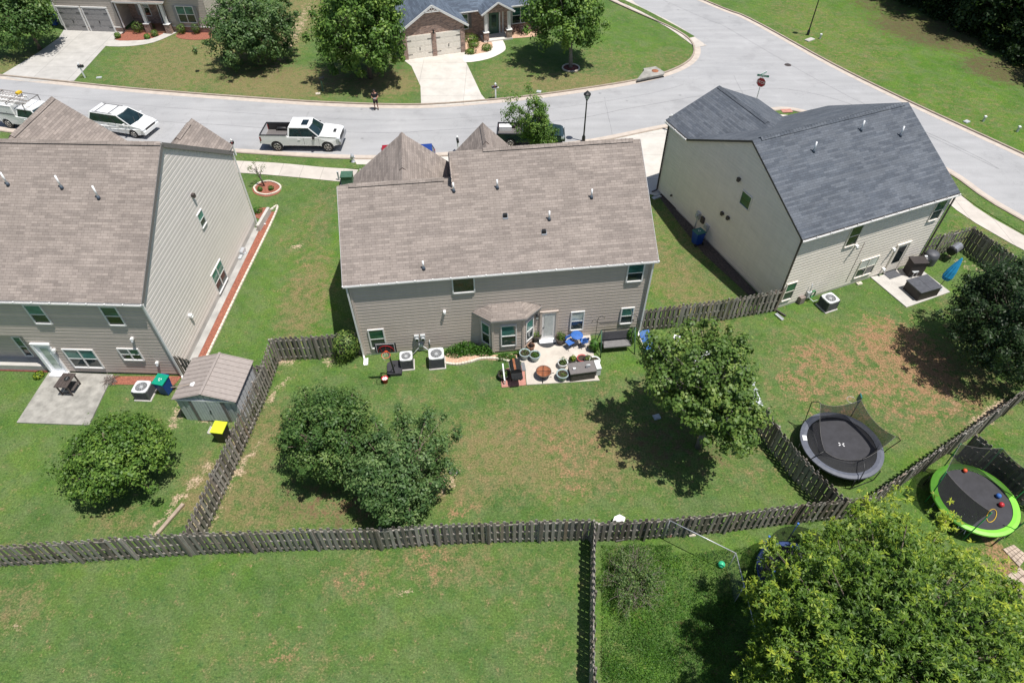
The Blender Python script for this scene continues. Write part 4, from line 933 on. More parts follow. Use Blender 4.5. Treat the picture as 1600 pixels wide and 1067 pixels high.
def clump_leaves(centres, rad, per, rs, outward, flat=1.0, surf=.75, top=.85):
    k = len(centres); D = rs.normal(0, 1, (k, per, 3)); st = rs.uniform(.7, 1.5, (k, 1, 3))
    P = centres[:, None] + np.clip(D, -2.0, 2.0) * .5 * st * rad[:, None, None] * np.array([1, 1, flat]); Nn = D * .7 + outward[:, None] * .5 + np.array([0, 0, top]) + np.zeros_like(P)
    return P.reshape(-1, 3), Nn.reshape(-1, 3)
def tree(name, label, pos, ch, rad, vr, mat, leaf=.15, aspect=.6, clumps=160, per=110, cr=.5, seed=1, trunk=.14, bark='bark', group=None, lobes=7, low=-.55, stems=1, irregular=.22, whorl=False, cat='tree', fill=.25, limb_frac=.5, up=0, base=None, spike=.12):
    rs = np.random.RandomState(seed); base = Vector(pos[:2] + (0,)) if base is None else Vector(base); cx, cy = pos[0] - base.x, pos[1] - base.y
    T = thing(name, label, cat, base, 0, group)
    # crown outline = ellipsoid with low-frequency bulges
    LD = rs.normal(0, 1, (lobes, 3)); LD /= np.linalg.norm(LD, axis=1)[:, None]; LA = rs.uniform(-irregular, irregular, lobes)
    D = rs.normal(0, 1, (clumps * 3, 3)); D /= np.linalg.norm(D, axis=1)[:, None]; D = D[D[:, 2] > low][:clumps]
    k = len(D); f = 1 + (np.exp(3.0 * ((D @ LD.T) - 1)) * LA * 2).sum(1); f = f / np.percentile(f, 80) * .95 + rs.normal(0, .105, k)
    shell = np.where(rs.rand(k) < fill, rs.uniform(.35, .8, k), rs.uniform(.84, 1.0, k))
    sp = rs.rand(k) < spike; shell = np.where(sp, rs.uniform(1.02, 1.12, k), shell)
    C = D * (f * shell)[:, None] * np.array([rad, rad, vr]) + np.array([cx, cy, ch])
    C[:, 2] = np.maximum(C[:, 2], .35)
    crad = cr * rs.uniform(.6, 1.3, k) * np.where(sp, .6, 1)
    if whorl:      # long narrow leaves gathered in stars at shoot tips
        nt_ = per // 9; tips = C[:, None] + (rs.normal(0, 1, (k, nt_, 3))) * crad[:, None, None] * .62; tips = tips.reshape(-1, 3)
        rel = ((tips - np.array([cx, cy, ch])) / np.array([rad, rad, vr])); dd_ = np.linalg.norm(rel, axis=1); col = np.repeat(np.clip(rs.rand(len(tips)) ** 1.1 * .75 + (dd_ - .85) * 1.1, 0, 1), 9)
        d = rs.normal(0, 1, (len(tips), 9, 3)) * np.array([1, 1, .55]); d /= np.linalg.norm(d, axis=2)[:, :, None]
        P = (tips[:, None] + d * leaf * .5).reshape(-1, 3); Tn = d.reshape(-1, 3); n = len(P)
        up_ = np.array([0, 0, 1.]) + rs.normal(0, .4, (n, 3)); B = np.cross(Tn, up_); B /= np.linalg.norm(B, axis=1)[:, None]; L = leaf * rs.uniform(.7, 1.25, n)[:, None]; W = L * aspect
        V = np.stack([P - Tn * L * .5, P + B * W * .5, P + Tn * L * .5 - np.array([0, 0, .02]), P - B * W * .5], 1).reshape(-1, 3)
        me = bpy.data.meshes.new('crown'); me.vertices.add(4 * n); me.vertices.foreach_set('co', V.astype(np.float32).ravel()); me.loops.add(4 * n); me.loops.foreach_set('vertex_index', np.arange(4 * n, dtype=np.int32))
        me.polygons.add(n); me.polygons.foreach_set('loop_start', np.arange(0, 4 * n, 4, dtype=np.int32)); me.update(); me.materials.append(MATS[mat]); a = me.attributes.new('rnd', 'FLOAT', 'FACE')
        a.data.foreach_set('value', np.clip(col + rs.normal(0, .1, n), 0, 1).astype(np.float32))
    else:
        P, Nn = clump_leaves(C, crad, per, rs, D / np.array([1, 1, 1]))
        hue = np.repeat(rs.rand(k) * .5 + .25, per)
        me = leaf_mesh('crown', P, Nn, leaf, aspect, mat, seed + 9, rcol=hue)
    o = bpy.data.objects.new('crown', me); COL.objects.link(o); o.parent = T
    tb = MB(bark)
    cc = Vector((cx, cy, ch)); nl = max(5, int(k * limb_frac)); pick = np.unique(np.concatenate([rs.choice(k, min(nl, k), replace=False), np.where(sp)[0]])); rs.shuffle(pick)
    for s_ in range(stems):
        a0 = rs.rand() * 6.28; f0 = Vector((math.cos(a0), math.sin(a0), 0)) * (.12 * stems if stems > 1 else 0)
        fork = Vector((cx * .75, cy * .75, max(.3, ch - vr * .45))) + f0 * 2.5
        tb.tube([f0 - Vector((0, 0, .05)), f0 * 1.2 + Vector((cx * .2, cy * .2, fork.z * .35)), fork, fork.lerp(cc + Vector((0, 0, vr * .55)), .6), cc + Vector((0, 0, vr * .7))], [trunk * 1.35, trunk, trunk * .8, trunk * .45, trunk * .12], 9)
        for i in pick[s_::stems]:
            e = Vector(C[i]); t = rs.uniform(.0, .75); s0 = fork.lerp(cc + Vector((0, 0, vr * .6)), t * .8); mid = s0.lerp(e, .5) + Vector((0, 0, -.08 * (e - s0).length + up)) + Vector(rs.normal(0, .1, 3)); r0 = trunk * (.34 - .2 * t)
            tb.tube([s0, mid, e], [r0, r0 * .55, .012], 5)
    tb.build('trunk', T); return T

tree('lawn_tree', 'low spreading green tree on the left lawn in front of the concrete patio', (-18.2, 17.2), 2.25, 2.0, 2.2, 'leaf_bright', .14, .6, 250, 95, .34, 11, .1, stems=3, irregular=.3, low=-.4)
tree('evergreen_tree', 'dark glossy tree, left one of the touching pair by the fence', (-8.5, 17.9), 2.75, 2.2, 2.45, 'leaf_pear', .13, .55, 300, 95, .34, 12, .13, irregular=.2, low=-.75, fill=.2)
tree('evergreen_tree', 'silvery green tree, right one of the touching pair near the drain box', (-5.3, 16.0), 2.4, 2.35, 2.1, 'leaf_blue', .15, .5, 300, 90, .34, 13, .12, irregular=.34, low=-.75, stems=2, fill=.2)
tree('maple_tree', 'open branched maple hiding the white shed and throwing a jagged shadow', (9.35, 18.95), 4.1, 3.2, 2.85, 'leaf_maple', .15, .8, 420, 80, .38, 14, .13, 'bark_grey', irregular=.5, low=-.5, fill=.3, lobes=12, spike=.22)
tree('dark_tree', 'dark dense tree at the right edge below the curved fence', (26.0, 24.5), 3.5, 3.5, 3.2, 'leaf_dark', .15, .55, 330, 95, .42, 15, .15, irregular=.28, low=-.7)
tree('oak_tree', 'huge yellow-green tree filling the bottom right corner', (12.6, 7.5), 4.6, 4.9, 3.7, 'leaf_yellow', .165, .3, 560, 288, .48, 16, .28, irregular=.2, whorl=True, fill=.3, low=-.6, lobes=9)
tree('round_tree', 'round dark tree on the far lawn, left of the tall bright tree', (-24.1, 63.0), 3.1, 4.0, 3.1, 'leaf_blue', .22, .55, 300, 90, .5, 17, .16, irregular=.22, low=-.75)
tree('street_tree', 'tall bright green tree standing behind the person in the street', (-13.0, 59.6), 4.8, 4.1, 4.3, 'leaf_bright', .26, .55, 330, 90, .55, 18, .17, irregular=.24, low=-.85)
tree('street_tree', 'bright green tree with bare trunk and mulch ring on the corner lawn', (5.4, 62.9), 5.0, 3.75, 3.6, 'leaf_bright', .25, .6, 330, 90, .52, 19, .16, 'bark_grey', irregular=.25, low=-.8, base=(5.6, 61.7, 0))
tree('dark_tree', 'dark tree cut by the top left corner of the picture', (-46.6, 66.0), 3.2, 3.2, 3.0, 'leaf_pear', .28, .55, 130, 90, .7, 20, .15, irregular=.25, low=-.75)
tree('young_tree', 'thin upright young tree growing behind the middle house roof', (2.1, 44.5), 3.3, 1.85, 2.5, 'leaf_bright', .15, .5, 190, 75, .3, 21, .06, irregular=.9, low=-.8, up=-.1, lobes=14)
def sapling():
    p = G(413, 291); T = thing('pruned_sapling', 'nearly bare pruned sapling in the round red mulch ring', 'sapling', p)
    m = MB('bark_grey'); m.tube([(0, 0, 0), (-.1, 0, .8), (-.3, 0, 1.5)], [.07, .055, .04], 7)
    rs = np.random.RandomState(5); tips = []
    for i in range(13):
        a = rs.rand() * 6.28; s = Vector((-.1 - .02 * i / 3, 0, .55 + .07 * i)); e = s + Vector((math.cos(a) * .6, math.sin(a) * .4, rs.uniform(.3, .8))); m.tube([s, s.lerp(e, .5) + Vector((0, 0, .05)), e], [.025, .015, .008], 5); tips.append(e)
    m.build('trunk', T); C = np.array([tuple(t) for t in tips]); P, Nn = clump_leaves(C, np.full(len(C), .16), 14, rs, np.zeros_like(C)); o = bpy.data.objects.new('crown', leaf_mesh('crown', P, Nn, .09, .5, 'leaf_maple', 3)); COL.objects.link(o); o.parent = T
sapling()

def shrub(name, label, pos, r, h, mat, seed, leaf=.07, n=1500, cat='shrub', group=None, dome=True, stems=True, parent=None):
    rs = np.random.RandomState(seed); D = rs.normal(0, 1, (n, 3)); D /= np.linalg.norm(D, axis=1)[:, None]
    k = 14; LD = rs.normal(0, 1, (k, 3)); LD /= np.linalg.norm(LD, axis=1)[:, None]; f = 1 + (np.exp(5 * ((D @ LD.T) - 1)) * rs.uniform(-.25, .3, k)).sum(1)
    rr = f * (rs.uniform(.72, 1.02, n)); P = D * rr[:, None] * np.array([r, r, h * .5]) + np.array([0, 0, h * .5]); P[:, 2] = np.maximum(P[:, 2], .02)
    me = leaf_mesh('foliage', P, D + np.array([0, 0, .4]), leaf, .6, mat, seed)
    if parent: o = bpy.data.objects.new('foliage', me); COL.objects.link(o); o.parent = parent; o.location = pos; return o
    T = thing(name, label, cat, pos, 0, group); o = bpy.data.objects.new('foliage', me); COL.objects.link(o); o.parent = T
    m = MB('bark'); m.tube([(0, 0, 0), (0, 0, h * .6)], [.04, .015], 6)
    for i in range(6): a = i * 1.05; m.tube([(0, 0, h * .1), (math.cos(a) * r * .4, math.sin(a) * r * .4, h * .45), (math.cos(a) * r * .7, math.sin(a) * r * .7, h * .6)], [.025, .015, .006], 5)
    m.build('stem', T); return T
shrub('shrub', 'loose green shrub against the fence at the middle house corner', G(546, 557), .75, 1.9, 'leaf_maple', 31, .13, 1500)

# weeds and ground cover of the neglected corner
def stuff_leaves(name, pts, hts, mat, leaf, seed, aspect=.5, label=None, cat=None, spread=.6):
    rs = np.random.RandomState(seed); P = pts.copy(); P[:, 2] = hts; Nn = np.array([0, 0, spread]) + rs.normal(0, .5, P.shape)
    o = bpy.data.objects.new(name, leaf_mesh(name, P, Nn, leaf, aspect, mat, seed)); COL.objects.link(o); tag(o, label, cat, kind='stuff'); return o
def patch(px0, px1, py0, py1, n, seed, dens=None):
    rs = np.random.RandomState(seed); X = rs.uniform(px0, px1, n); Y = rs.uniform(py0, py1, n); keep = np.ones(n, bool) if dens is None else rs.rand(n) < np.array([dens(x, y) for x, y in zip(X, Y)])
    return np.array([tuple(G(x, y)) for x, y in zip(X[keep], Y[keep])]), rs
def wd(x, y):
    if x < 940: return 0
    if y < 880 - (x - 930) * .1 and x > 1050: return 0
    return min(1, .35 + .65 * abs(math.sin(x * .031 + math.sin(y * .027) * 2) * math.cos(y * .022 + x * .009)))
Pw, rsw = patch(932, 1230, 852, 1110, 80000, 40, wd)
cl = np.abs(np.sin(Pw[:, 0] * 1.9 + 1.3 * np.sin(Pw[:, 1] * 1.6)) * np.cos(Pw[:, 1] * 2.1 + Pw[:, 0]))
stuff_leaves('weeds', Pw, rsw.uniform(.02, .12, len(Pw)) + cl * .35 * rsw.rand(len(Pw)), 'leaf_weed', .075, 41, .36, 'rank green weeds and vines filling the corner below the dark fence', 'weeds')
def brush():
    p = G(985, 915); T = thing('overgrown_bush', 'straggly half dead bush with grey twigs beside the divider fence', 'bush', p); rs = np.random.RandomState(51); m = MB('dead_twig'); tips = []
    for i in range(150):
        a = rs.rand() * 6.28; rr = rs.rand() ** .6 * 1.35; s = Vector((math.cos(a) * rr * .3 + rs.normal(0, .1), math.sin(a) * rr * .5, 0)); e = Vector((math.cos(a) * rr, math.sin(a) * rr * 1.25, .55 + rs.rand() * .75)); md_ = s.lerp(e, .5) + Vector((0, 0, .25)); m.tube([s, md_, e], [.014, .01, .004], 4); tips.append(tuple(e.lerp(md_, rs.rand())))
        for j in range(3):
            f = md_.lerp(e, rs.rand()); m.tube([f, f + Vector(rs.normal(0, .22, 3))], [.006, .003], 3)
    m.build('twigs', T); C = np.array(tips)[rs.choice(150, 120)]; C[:, 0] += 0; P, Nn = clump_leaves(C, np.full(len(C), .26), 60, rs, np.zeros_like(C)); o = bpy.data.objects.new('foliage', leaf_mesh('foliage', P, Nn, .075, .45, 'leaf_pear', 52)); COL.objects.link(o); o.parent = T
brush()
# the wood at the top right
protos = []
for i, (x, y, r_, h_) in enumerate([(43.2, 81, 4.0, 5.0), (46.6, 76, 4.3, 5.6), (48.0, 70.2, 4.0, 5.2), (50.8, 65, 4.4, 5.6), (52.0, 58.8, 4.2, 5.2), (50.8, 82, 4.6, 6.4), (53.5, 74.5, 4.8, 6.6), (56.0, 67, 4.8, 6.6), (57.5, 59, 4.6, 6.0), (41.0, 88, 4.2, 5.4), (55, 53, 4.4, 5.4), (60, 72, 5, 7)]):
    lab = ['leafmost', ''][0] and None
    labs = ['woodland tree at the top left end of the wood, over brown leaf litter', 'woodland tree second along the front of the wood', 'woodland tree in the middle of the front row, darkest crown over the shaded lawn', 'woodland tree fourth along the front of the wood', 'woodland tree lowest at the right edge, nearest the road', 'tall tree behind the first two trees of the wood', 'tall tree behind the middle front tree of the wood', 'tall tree behind the fourth front tree of the wood', 'tall tree behind the lowest front tree at the right edge', 'woodland tree highest up at the top edge of the picture', 'tree at the far right edge just below the wood', 'tallest tree deep inside the wood in the top right corner']
    if i < 2: t_ = tree('woodland_tree', labs[i], (x, y), h_, r_, h_ * .92, 'leaf_dark', .34, .6, 170, 90, .95, 60 + i, .2, irregular=.3, low=-.95, group='trees of the wood'); protos.append((t_, r_))
    else: dup(protos[i % 2][0], (x, y, 0), i * 1.3, labs[i]); 
for i in range(0):
    pass
Pu = []; rsu = np.random.RandomState(70)
edge = [G(1375, 0), G(1440, 30), G(1500, 62), G(1560, 100), G(1600, 122), Vector((54, 50, 0))]
for i in range(9000):
    t = rsu.rand() * 4.999; k = int(t); e = edge[k].lerp(edge[k + 1], t - k); Pu.append((e.x + 1.3 + rsu.exponential(1.6) + .5 * math.sin(e.y * 1.7), e.y + rsu.normal(0, .5) + .4, 0))
Pu = np.array(Pu); stuff_leaves('undergrowth', Pu, rsu.rand(len(Pu)) * 1.8 * np.clip((Pu[:, 0] - 43.) * 0 + .75, .2, 1), 'leaf_dark', .3, 71, .6, 'dark undergrowth along the edge of the wood', 'undergrowth')

# tufts the mower misses, along fence feet
tf = []; rt = np.random.RandomState(99)
for ln in FENCE_LINES:
    for a, b in zip(ln, ln[1:]):
        L_ = (b - a).length; d_ = (b - a) / L_; n_ = Vector((-d_.y, d_.x, 0))
        for k in range(int(L_ * 130)):
            u = rt.rand() * L_
            if math.sin(u * 1.3 + a.x) + math.sin(u * 3.1 + a.y * 2) + rt.normal(0, .6) < 0: continue
            p_ = a + d_ * u + n_ * rt.normal(0, .1); tf.append((p_.x, p_.y, rt.rand() ** 2 * .22 + .02))
tf = np.array(tf); stuff_leaves('grass_tufts', tf, tf[:, 2], 'leaf_weed', .1, 98, .16, 'uncut grass tufts along the foot of the fences', 'grass tufts', .2)

# ------------------------------------------------------------ vehicles (x forward, y left)
def arc(cx, cz, r, n=9): return [(cx - r * math.cos(PI * i / (n - 1)), cz + r * math.sin(PI * i / (n - 1))) for i in range(n)]
def vehicle(name, label, cat, loc, rz, L=4.8, W=1.85, zb=.28, belt=.95, hood=.92, H=1.5, wb=2.8, fo=.95, wr=.33, paint='paint_white', cab=(-2.1, 1.0, -1.7, .2), bed=None, glassy=True, rack=False, seed=0, tail=None, sunroof=False, scoop=False, group=None, nosedrop=.16, arch='black_plastic', trim='trim_white'):
    T = thing(name, label, cat, loc, rz, group); fx = L / 2 - fo; rx = fx - wb; hw = W / 2; ar = wr + .07
    cabx0 = cab[0]; tail = belt if tail is None else tail
    b = MB(paint)
    x0 = -L / 2 if bed is None else bed - .02
    prof = []
    if bed is None: prof += [(-L / 2 + .05, zb + .06), (rx - ar - .02, zb)] + arc(rx, wr, ar) + [(rx + ar + .02, zb)]
    else: prof += [(x0, zb)]
    prof += [(fx - ar - .02, zb)] + arc(fx, wr, ar) + [(fx + ar + .02, zb), (L / 2 - .08, zb + .08), (L / 2, zb + .3), (L / 2 - .03, hood - nosedrop), (L / 2 - .22, hood - nosedrop * .45), (cab[1] + .05, hood + .06), (cab[1] - .25, belt), (x0 if bed is not None else cab[0], belt)]
    if bed is None: prof += [(-L / 2 + .04, tail - .06), (-L / 2, tail - .3)]
    # clean arcs that would run backwards are already left-to-right
    b.xprism(prof, -hw, hw)
    for v in b.v:
        q_ = max(0, (abs(v.x) - L * .36) / (L * .14)); v.y *= 1 - (.13 if v.x > 0 else (.07 if bed is None else 0)) * q_ * q_
        if v.z > belt - .35 and bed is None: v.y *= .975
    body = b.build('body', T, bevel=.09)
    for f in body.data.polygons: f.use_smooth = False
    g_ = MB('glass_car'); w1 = hw - .06; w2 = hw - .24; z0, z1 = belt - .02, H - .05
    cx0, cx1, tx0, tx1 = cab
    A = [(cx0, -w1, z0), (cx1, -w1, z0), (cx1, w1, z0), (cx0, w1, z0)]; B = [(tx0, -w2, z1), (tx1, -w2, z1), (tx1, w2, z1), (tx0, w2, z1)]
    # bowed windscreen
    cm = (cx1 + .12, 0, z0); tm = (tx1 + .1, 0, z1)
    g_.face([A[0], A[1], B[1], B[0]]); g_.face([A[3], A[0], B[0], B[3]]); g_.face([A[2], A[3], B[3], B[2]]); g_.face([A[1], cm, tm, B[1]], sm=True); g_.face([cm, A[2], B[2], tm], sm=True)
    g_.build('windows', T)
    r = MB(paint); e = .03
    top = [(tx0 - e, -w2 - e), (tx1 + .02, -w2 - e), (tx1 + .13, 0), (tx1 + .02, w2 + e), (tx0 - e, w2 + e)]
    r.prism([(p[0], p[1]) for p in top], z1 - .015, H); 
    rf = r.build('roof_panel', T, bevel=.03)
    for sy in (-1, 1):
        lo = lambda t: Vector((cx0 + (cx1 - cx0) * t, sy * w1, z0)); hi = lambda t: Vector((tx0 + (tx1 - tx0) * t, sy * w2, z1))
        for t, q in ((0, .12), (1, .07)): p = MB(paint); p.beam(lo(t), hi(t), q, .05, up=(0, sy, .3)); p.build('pillar', T)
        for t in ((.45,) if bed is not None or L < 4.9 else (.33, .66)): p = MB('black_plastic'); p.beam(lo(t), hi(t), .045, .03, up=(0, sy, .3)); p.build('pillar', T)
    for x in (rx, fx):
        for sy in (-1, 1):
            wm = MB('rubber'); c = Vector((x, sy * (hw - .13), wr)); wm.tube([c - Vector((0, .13, 0)), c - Vector((0, .1, 0)), c + Vector((0, .1, 0)), c + Vector((0, .13, 0))], [wr * .93, wr, wr, wr * .93], 26); wh = wm.build('wheel', T)
            rm = MB(['rim_alloy', 'black_metal']); o = c + Vector((0, sy * .132, 0)); rm.cyl(o - Vector((0, sy * .03, 0)), o + Vector((0, sy * .002, 0)), wr * .64, n=22, mi=1)
            for k in range(6):
                a = k * PI / 3; rm.beam(o, o + Vector((math.cos(a), 0, math.sin(a))) * wr * .6, .03, wr * .17, up=(0, 1, 0))
            rm.tube([o + Vector((math.cos(a_) * wr * .62, 0, math.sin(a_) * wr * .62)) for a_ in [2 * PI * q / 22 for q in range(22)]], .018, 5, closed=True); rm.cyl(o, o + Vector((0, sy * .02, 0)), wr * .16, n=10); rm.build('rim', wh)
    ch = MB('black_plastic'); ch.box((0, 0, zb - .04), (L * .8, W * .75, .14)); 
    ch.build('underbody', T)
    for sy in (-1, 1):
        mr = MB([paint if not scoop else 'black_plastic', 'steel']); mr.box((cx1 - .45, sy * (hw + .12), belt + .08), (.14, .2 if not scoop else .24, .16 if not scoop else .24)); mr.box((cx1 - .43, sy * (hw + .01), belt), (.06, .1, .05)); mr.box((cx1 - .528, sy * (hw + .12), belt + .08), (.01, .16, .12), mi=1); mr.build('mirror', T, bevel=.02)
        hl = MB('head_lamp'); hl.box((L / 2 - .12, sy * (hw - .22), hood - nosedrop - .1), (.24, .38, .17)); hl.build('headlight', T, bevel=.03)
        tl = MB('tail_lamp'); tl.box((-L / 2 + .06, sy * (hw - .1), (tail if bed is None else bed_z(belt)) - .3), (.14, .2, .36)); tl.build('tail_light', T)
        for x in (cx0 * .45 + cx1 * .55 - .55, cx0 * .45 + cx1 * .55 + .55): dh = MB(trim); dh.box((x, sy * (hw + .015), belt - .18), (.2, .03, .045)); dh.build('door_handle', T)
        sm_ = MB('black_metal')
        for x in (cx0 + (cx1 - cx0) * .48, cx1 - .12): sm_.box((x, sy * (hw + .002), (zb + belt) / 2 + .05), (.015, .006, belt - zb - .2))
        sm_.build('door_seam', T)
    gr = MB('black_plastic'); gr.box((L / 2 - .012, 0, hood - nosedrop - .14), (.05, W - .75, .24)); gr.build('grille', T)
    bp = MB(paint if not scoop else 'steel'); bp.box((L / 2 - .0, 0, zb + .22), (.16, W - .1, .26)); bp.build('bumper', T, bevel=.04)
    bp = MB(paint if not scoop else 'steel'); bp.box((-L / 2 + .02, 0, zb + .25), (.16, W - .08, .22)); bp.build('bumper', T, bevel=.04)
    wp = MB('black_plastic')
    for y in (-.35, .3): wp.beam((cx1 + .06, y, belt + .02), (cx1 - .28, y + .35, belt + .3), .02, .015)
    wp.build('wiper', T)
    if rack:
        rk = MB('trim_dark')
        for y in (-w2 + .05, w2 - .05): rk.beam((tx0 + .2, y, H + .05), (tx1 - .4, y, H + .05), .035, .03)
        for x in (tx0 + .5, tx1 - .75): rk.beam((x, -w2 + .05, H + .06), (x, w2 - .05, H + .06), .05, .02)
        rk.build('roof_rack', T)
    if sunroof: s_ = MB('glass_car'); s_.box((tx1 - .42, 0, H + .006), (.5, .82, .02)); s_.build('sunroof', T)
    if scoop: s_ = MB('black_plastic'); s_.box((L / 2 - .5, 0, hood + .015), (.2, .42, .06)); s_.build('hood_scoop', T, bevel=.015)
    if bed is not None:
        zr = bed_z(belt); zf = .78; bt = .12
        m = MB([paint, 'black_plastic', 'box_top'])
        for sy in (-1, 1):
            y0, y1 = (hw - bt, hw) if sy > 0 else (-hw, -hw + bt)
            m.xprism([(-L / 2 + .03, zb + .16), (rx - ar - .02, zb + .08)] + arc(rx, wr, ar) + [(rx + ar + .02, zb), (bed, zb), (bed, zr), (-L / 2 + .03, zr)], y0, y1)
            m.box(((-L / 2 + bed) / 2 + .0, sy * (hw - bt / 2), zr + .012), (bed + L / 2 - .06, bt + .02, .025), mi=1)
            m.tube([(rx - .42, sy * (hw - .2), zf), (rx - .3, sy * (hw - .22), zf + .2), (rx + .3, sy * (hw - .22), zf + .2), (rx + .42, sy * (hw - .2), zf)], .12, 8, mi=1)
        m.box((-L / 2 + .06, 0, (zf + zr) / 2 - .03), (.09, W - .02, zr - zf + .1)); m.box((-L / 2 + .06, 0, zr + .012), (.1, W - .2, .025), mi=1)
        m.box((bed - .03, 0, (zf + zr) / 2), (.05, W - .2, zr - zf), mi=1)
        m.box(((-L / 2 + bed) / 2, 0, zf), (bed + L / 2 - .12, W - 2 * bt, .03), mi=2)
        for k in range(9): m.box(((-L / 2 + bed) / 2, -hw + bt + .12 + k * (W - 2 * bt - .24) / 8, zf + .022), (bed + L / 2 - .2, .05, .02), mi=2)
        for sy in (-1, 1): m.box(((-L / 2 + bed) / 2, sy * (hw - bt - .006), (zf + zr) / 2 + .02), (bed + L / 2 - .12, .012, zr - zf), mi=1)
        m.build('cargo_bed', T)
    return T
def bed_z(belt): return belt + .12
def along(px0, py0, px1, py1):
    a, b = G(px0, py0), G(px1, py1); return (a + b) / 2, math.atan2(b.y - a.y, b.x - a.x)
# white crew cab pickup; its right wheels touch the road at these two places
c, a = along(436, 236, 514, 237); nrm = Vector((-math.sin(a), math.cos(a), 0))
vehicle('pickup_truck', 'white crew cab pickup with an empty open bed and black sunroof, parked on the street', 'pickup truck', c + nrm * .95 + Vector((math.cos(a), math.sin(a), 0)) * -.1, a, L=6.25, W=2.06, zb=.52, belt=1.24, hood=1.3, H=1.95, wb=4.0, fo=1.02, wr=.42, cab=(-.85, 1.62, -.72, .82), bed=-.95, sunroof=True, scoop=True, nosedrop=.14)
c2, a2 = along(150, 206, 222, 219)
vehicle('minivan', 'white minivan with roof rack and dark windows parked behind the left house', 'minivan', G(197, 203) + Vector((.1, -.05, 0)), a2 + R(2), L=5.1, W=1.95, zb=.3, belt=1.08, hood=1.02, H=1.72, wb=3.0, fo=1.02, wr=.34, cab=(-2.42, 1.5, -2.15, .35), rack=True, nosedrop=.2, tail=1.08)
cu = G(62, 196) + Vector((-.1, .0, 0)); au = a2 + R(3)
ut = vehicle('pickup_truck', 'white work pickup with a tall service topper, half hidden behind the left house gable', 'pickup truck', cu, au, L=6.1, W=2.02, zb=.5, belt=1.2, hood=1.22, H=1.85, wb=3.9, fo=1.0, wr=.4, cab=(-.5, 1.75, -.35, 1.05), bed=-.6, nosedrop=.14)
tp = MB(['white_paint', 'glass_car', 'trim_dark']); zt = 1.33
tp.box((-1.85, 0, zt + .37), (2.4, 1.96, .74)); tp.box((-1.85, 0, zt + .76), (2.3, 1.8, .05))
for sy in (-1, 1):
    for x in (-2.45, -1.25): tp.box((x, sy * .985, zt + .38), (1.08, .02, .56)); tp.cyl((x, sy * .995, zt + .2), (x, sy * 1.01, zt + .2), .035, n=8, mi=2)
    tp.box((-1.85, sy * .99, zt + .7), (2.36, .03, .03), mi=2); tp.box((-1.85, sy * .99, zt + .07), (2.36, .03, .02), mi=2)
tp.build('topper', ut, bevel=.02)
rk = MB('trim_dark')
for x in (-2.8, -1.0, .6):
    rk.beam((x, -.85, zt + .98), (x, .85, zt + .98), .05, .05)
    for sy in (-1, 1): rk.beam((x, sy * .85, zt + (.74 if x < 0 else .5)), (x, sy * .85, zt + .98), .05, .05)
for sy in (-1, 1): rk.beam((-2.9, sy * .85, zt + 1.0), (.7, sy * .85, zt + 1.0), .04, .04)
rk.build('ladder_rack', ut)
def ladder(name, label, y, x0, x1, w_, z):
    T = thing(name, label, 'ladder', cu + rotz((x0, y, z), au), au, 'ladders on the work truck'); Ln = x1 - x0
    for sy in (-1, 1): m = MB('ladder_alu'); m.box((Ln / 2, sy * w_ / 2, .03), (Ln, .035, .08)); m.build('ladder_rail', T)
    m = MB('ladder_alu')
    for k in range(int(Ln / .3)): m.cyl((.15 + k * .3, -w_ / 2, .03), (.15 + k * .3, w_ / 2, .03), .018, n=6)
    m.build('rungs', T); return T
ladder('extension_ladder', 'long pale extension ladder on the near side of the work truck rack', -.55, -3.3, .9, .42, zt + 1.03)
ladder('extension_ladder', 'second aluminium ladder lying in the middle of the work truck rack', .02, -3.1, .2, .38, zt + 1.03)
ld = ladder('extension_ladder', 'short ladder with a yellow end on the far side of the work truck rack', .6, -2.9, -.9, .36, zt + 1.03); m = MB('yellow_tool'); m.box((2.0, 0, .1), (.3, .42, .16)); m.build('yellow_cap', ld, bevel=.03)
vehicle('parked_car', 'red car showing only its rear corner left of the front gable', 'car', G(611, 250) + Vector((.4, -1.75, 0)), R(-84), L=4.5, W=1.8, zb=.25, belt=.92, hood=.9, H=1.45, wb=2.65, fo=.9, wr=.32, paint='paint_red', cab=(-1.9, .9, -1.5, .1), group='cars on the driveway')
vehicle('parked_car', 'blue car showing its rear right of the front gable', 'car', G(672, 252) + Vector((-.2, -1.95, 0)), R(-83), L=4.4, W=1.82, zb=.25, belt=.98, hood=.92, H=1.52, wb=2.6, fo=.9, wr=.33, paint='paint_blue', cab=(-2.1, .9, -1.85, .1), group='cars on the driveway')
cd = G(829, 230) + Vector((0, .85, 0))
dt = vehicle('pickup_truck', 'dark green pickup mostly hidden by the thin young tree', 'pickup truck', cd, R(-1), L=5.3, W=1.85, zb=.42, belt=1.02, hood=1.06, H=1.65, wb=3.3, fo=.95, wr=.36, paint='paint_dark_green', cab=(-.55, 1.35, -.4, .6), bed=-.65, nosedrop=.16)
m = MB('white_paint'); m.box((0, 0, .18), (1.0, .5, .36)); tag(m.build('cooler_box', loc=cd + Vector((-2.0, .45, .8)), rz=0, bevel=.03), 'white box lying in the dark pickup bed', 'box')

# ------------------------------------------------------------ yard things
def mbox(name, label, cat, loc, rz, boxes, mats, bevel=0, group=None):
    m = MB(mats)
    for b in boxes: m.box(b[0], b[1], mi=b[2] if len(b) > 2 else 0)
    return tag(m.build(name, loc=loc, rz=rz, bevel=bevel), label, cat, group)
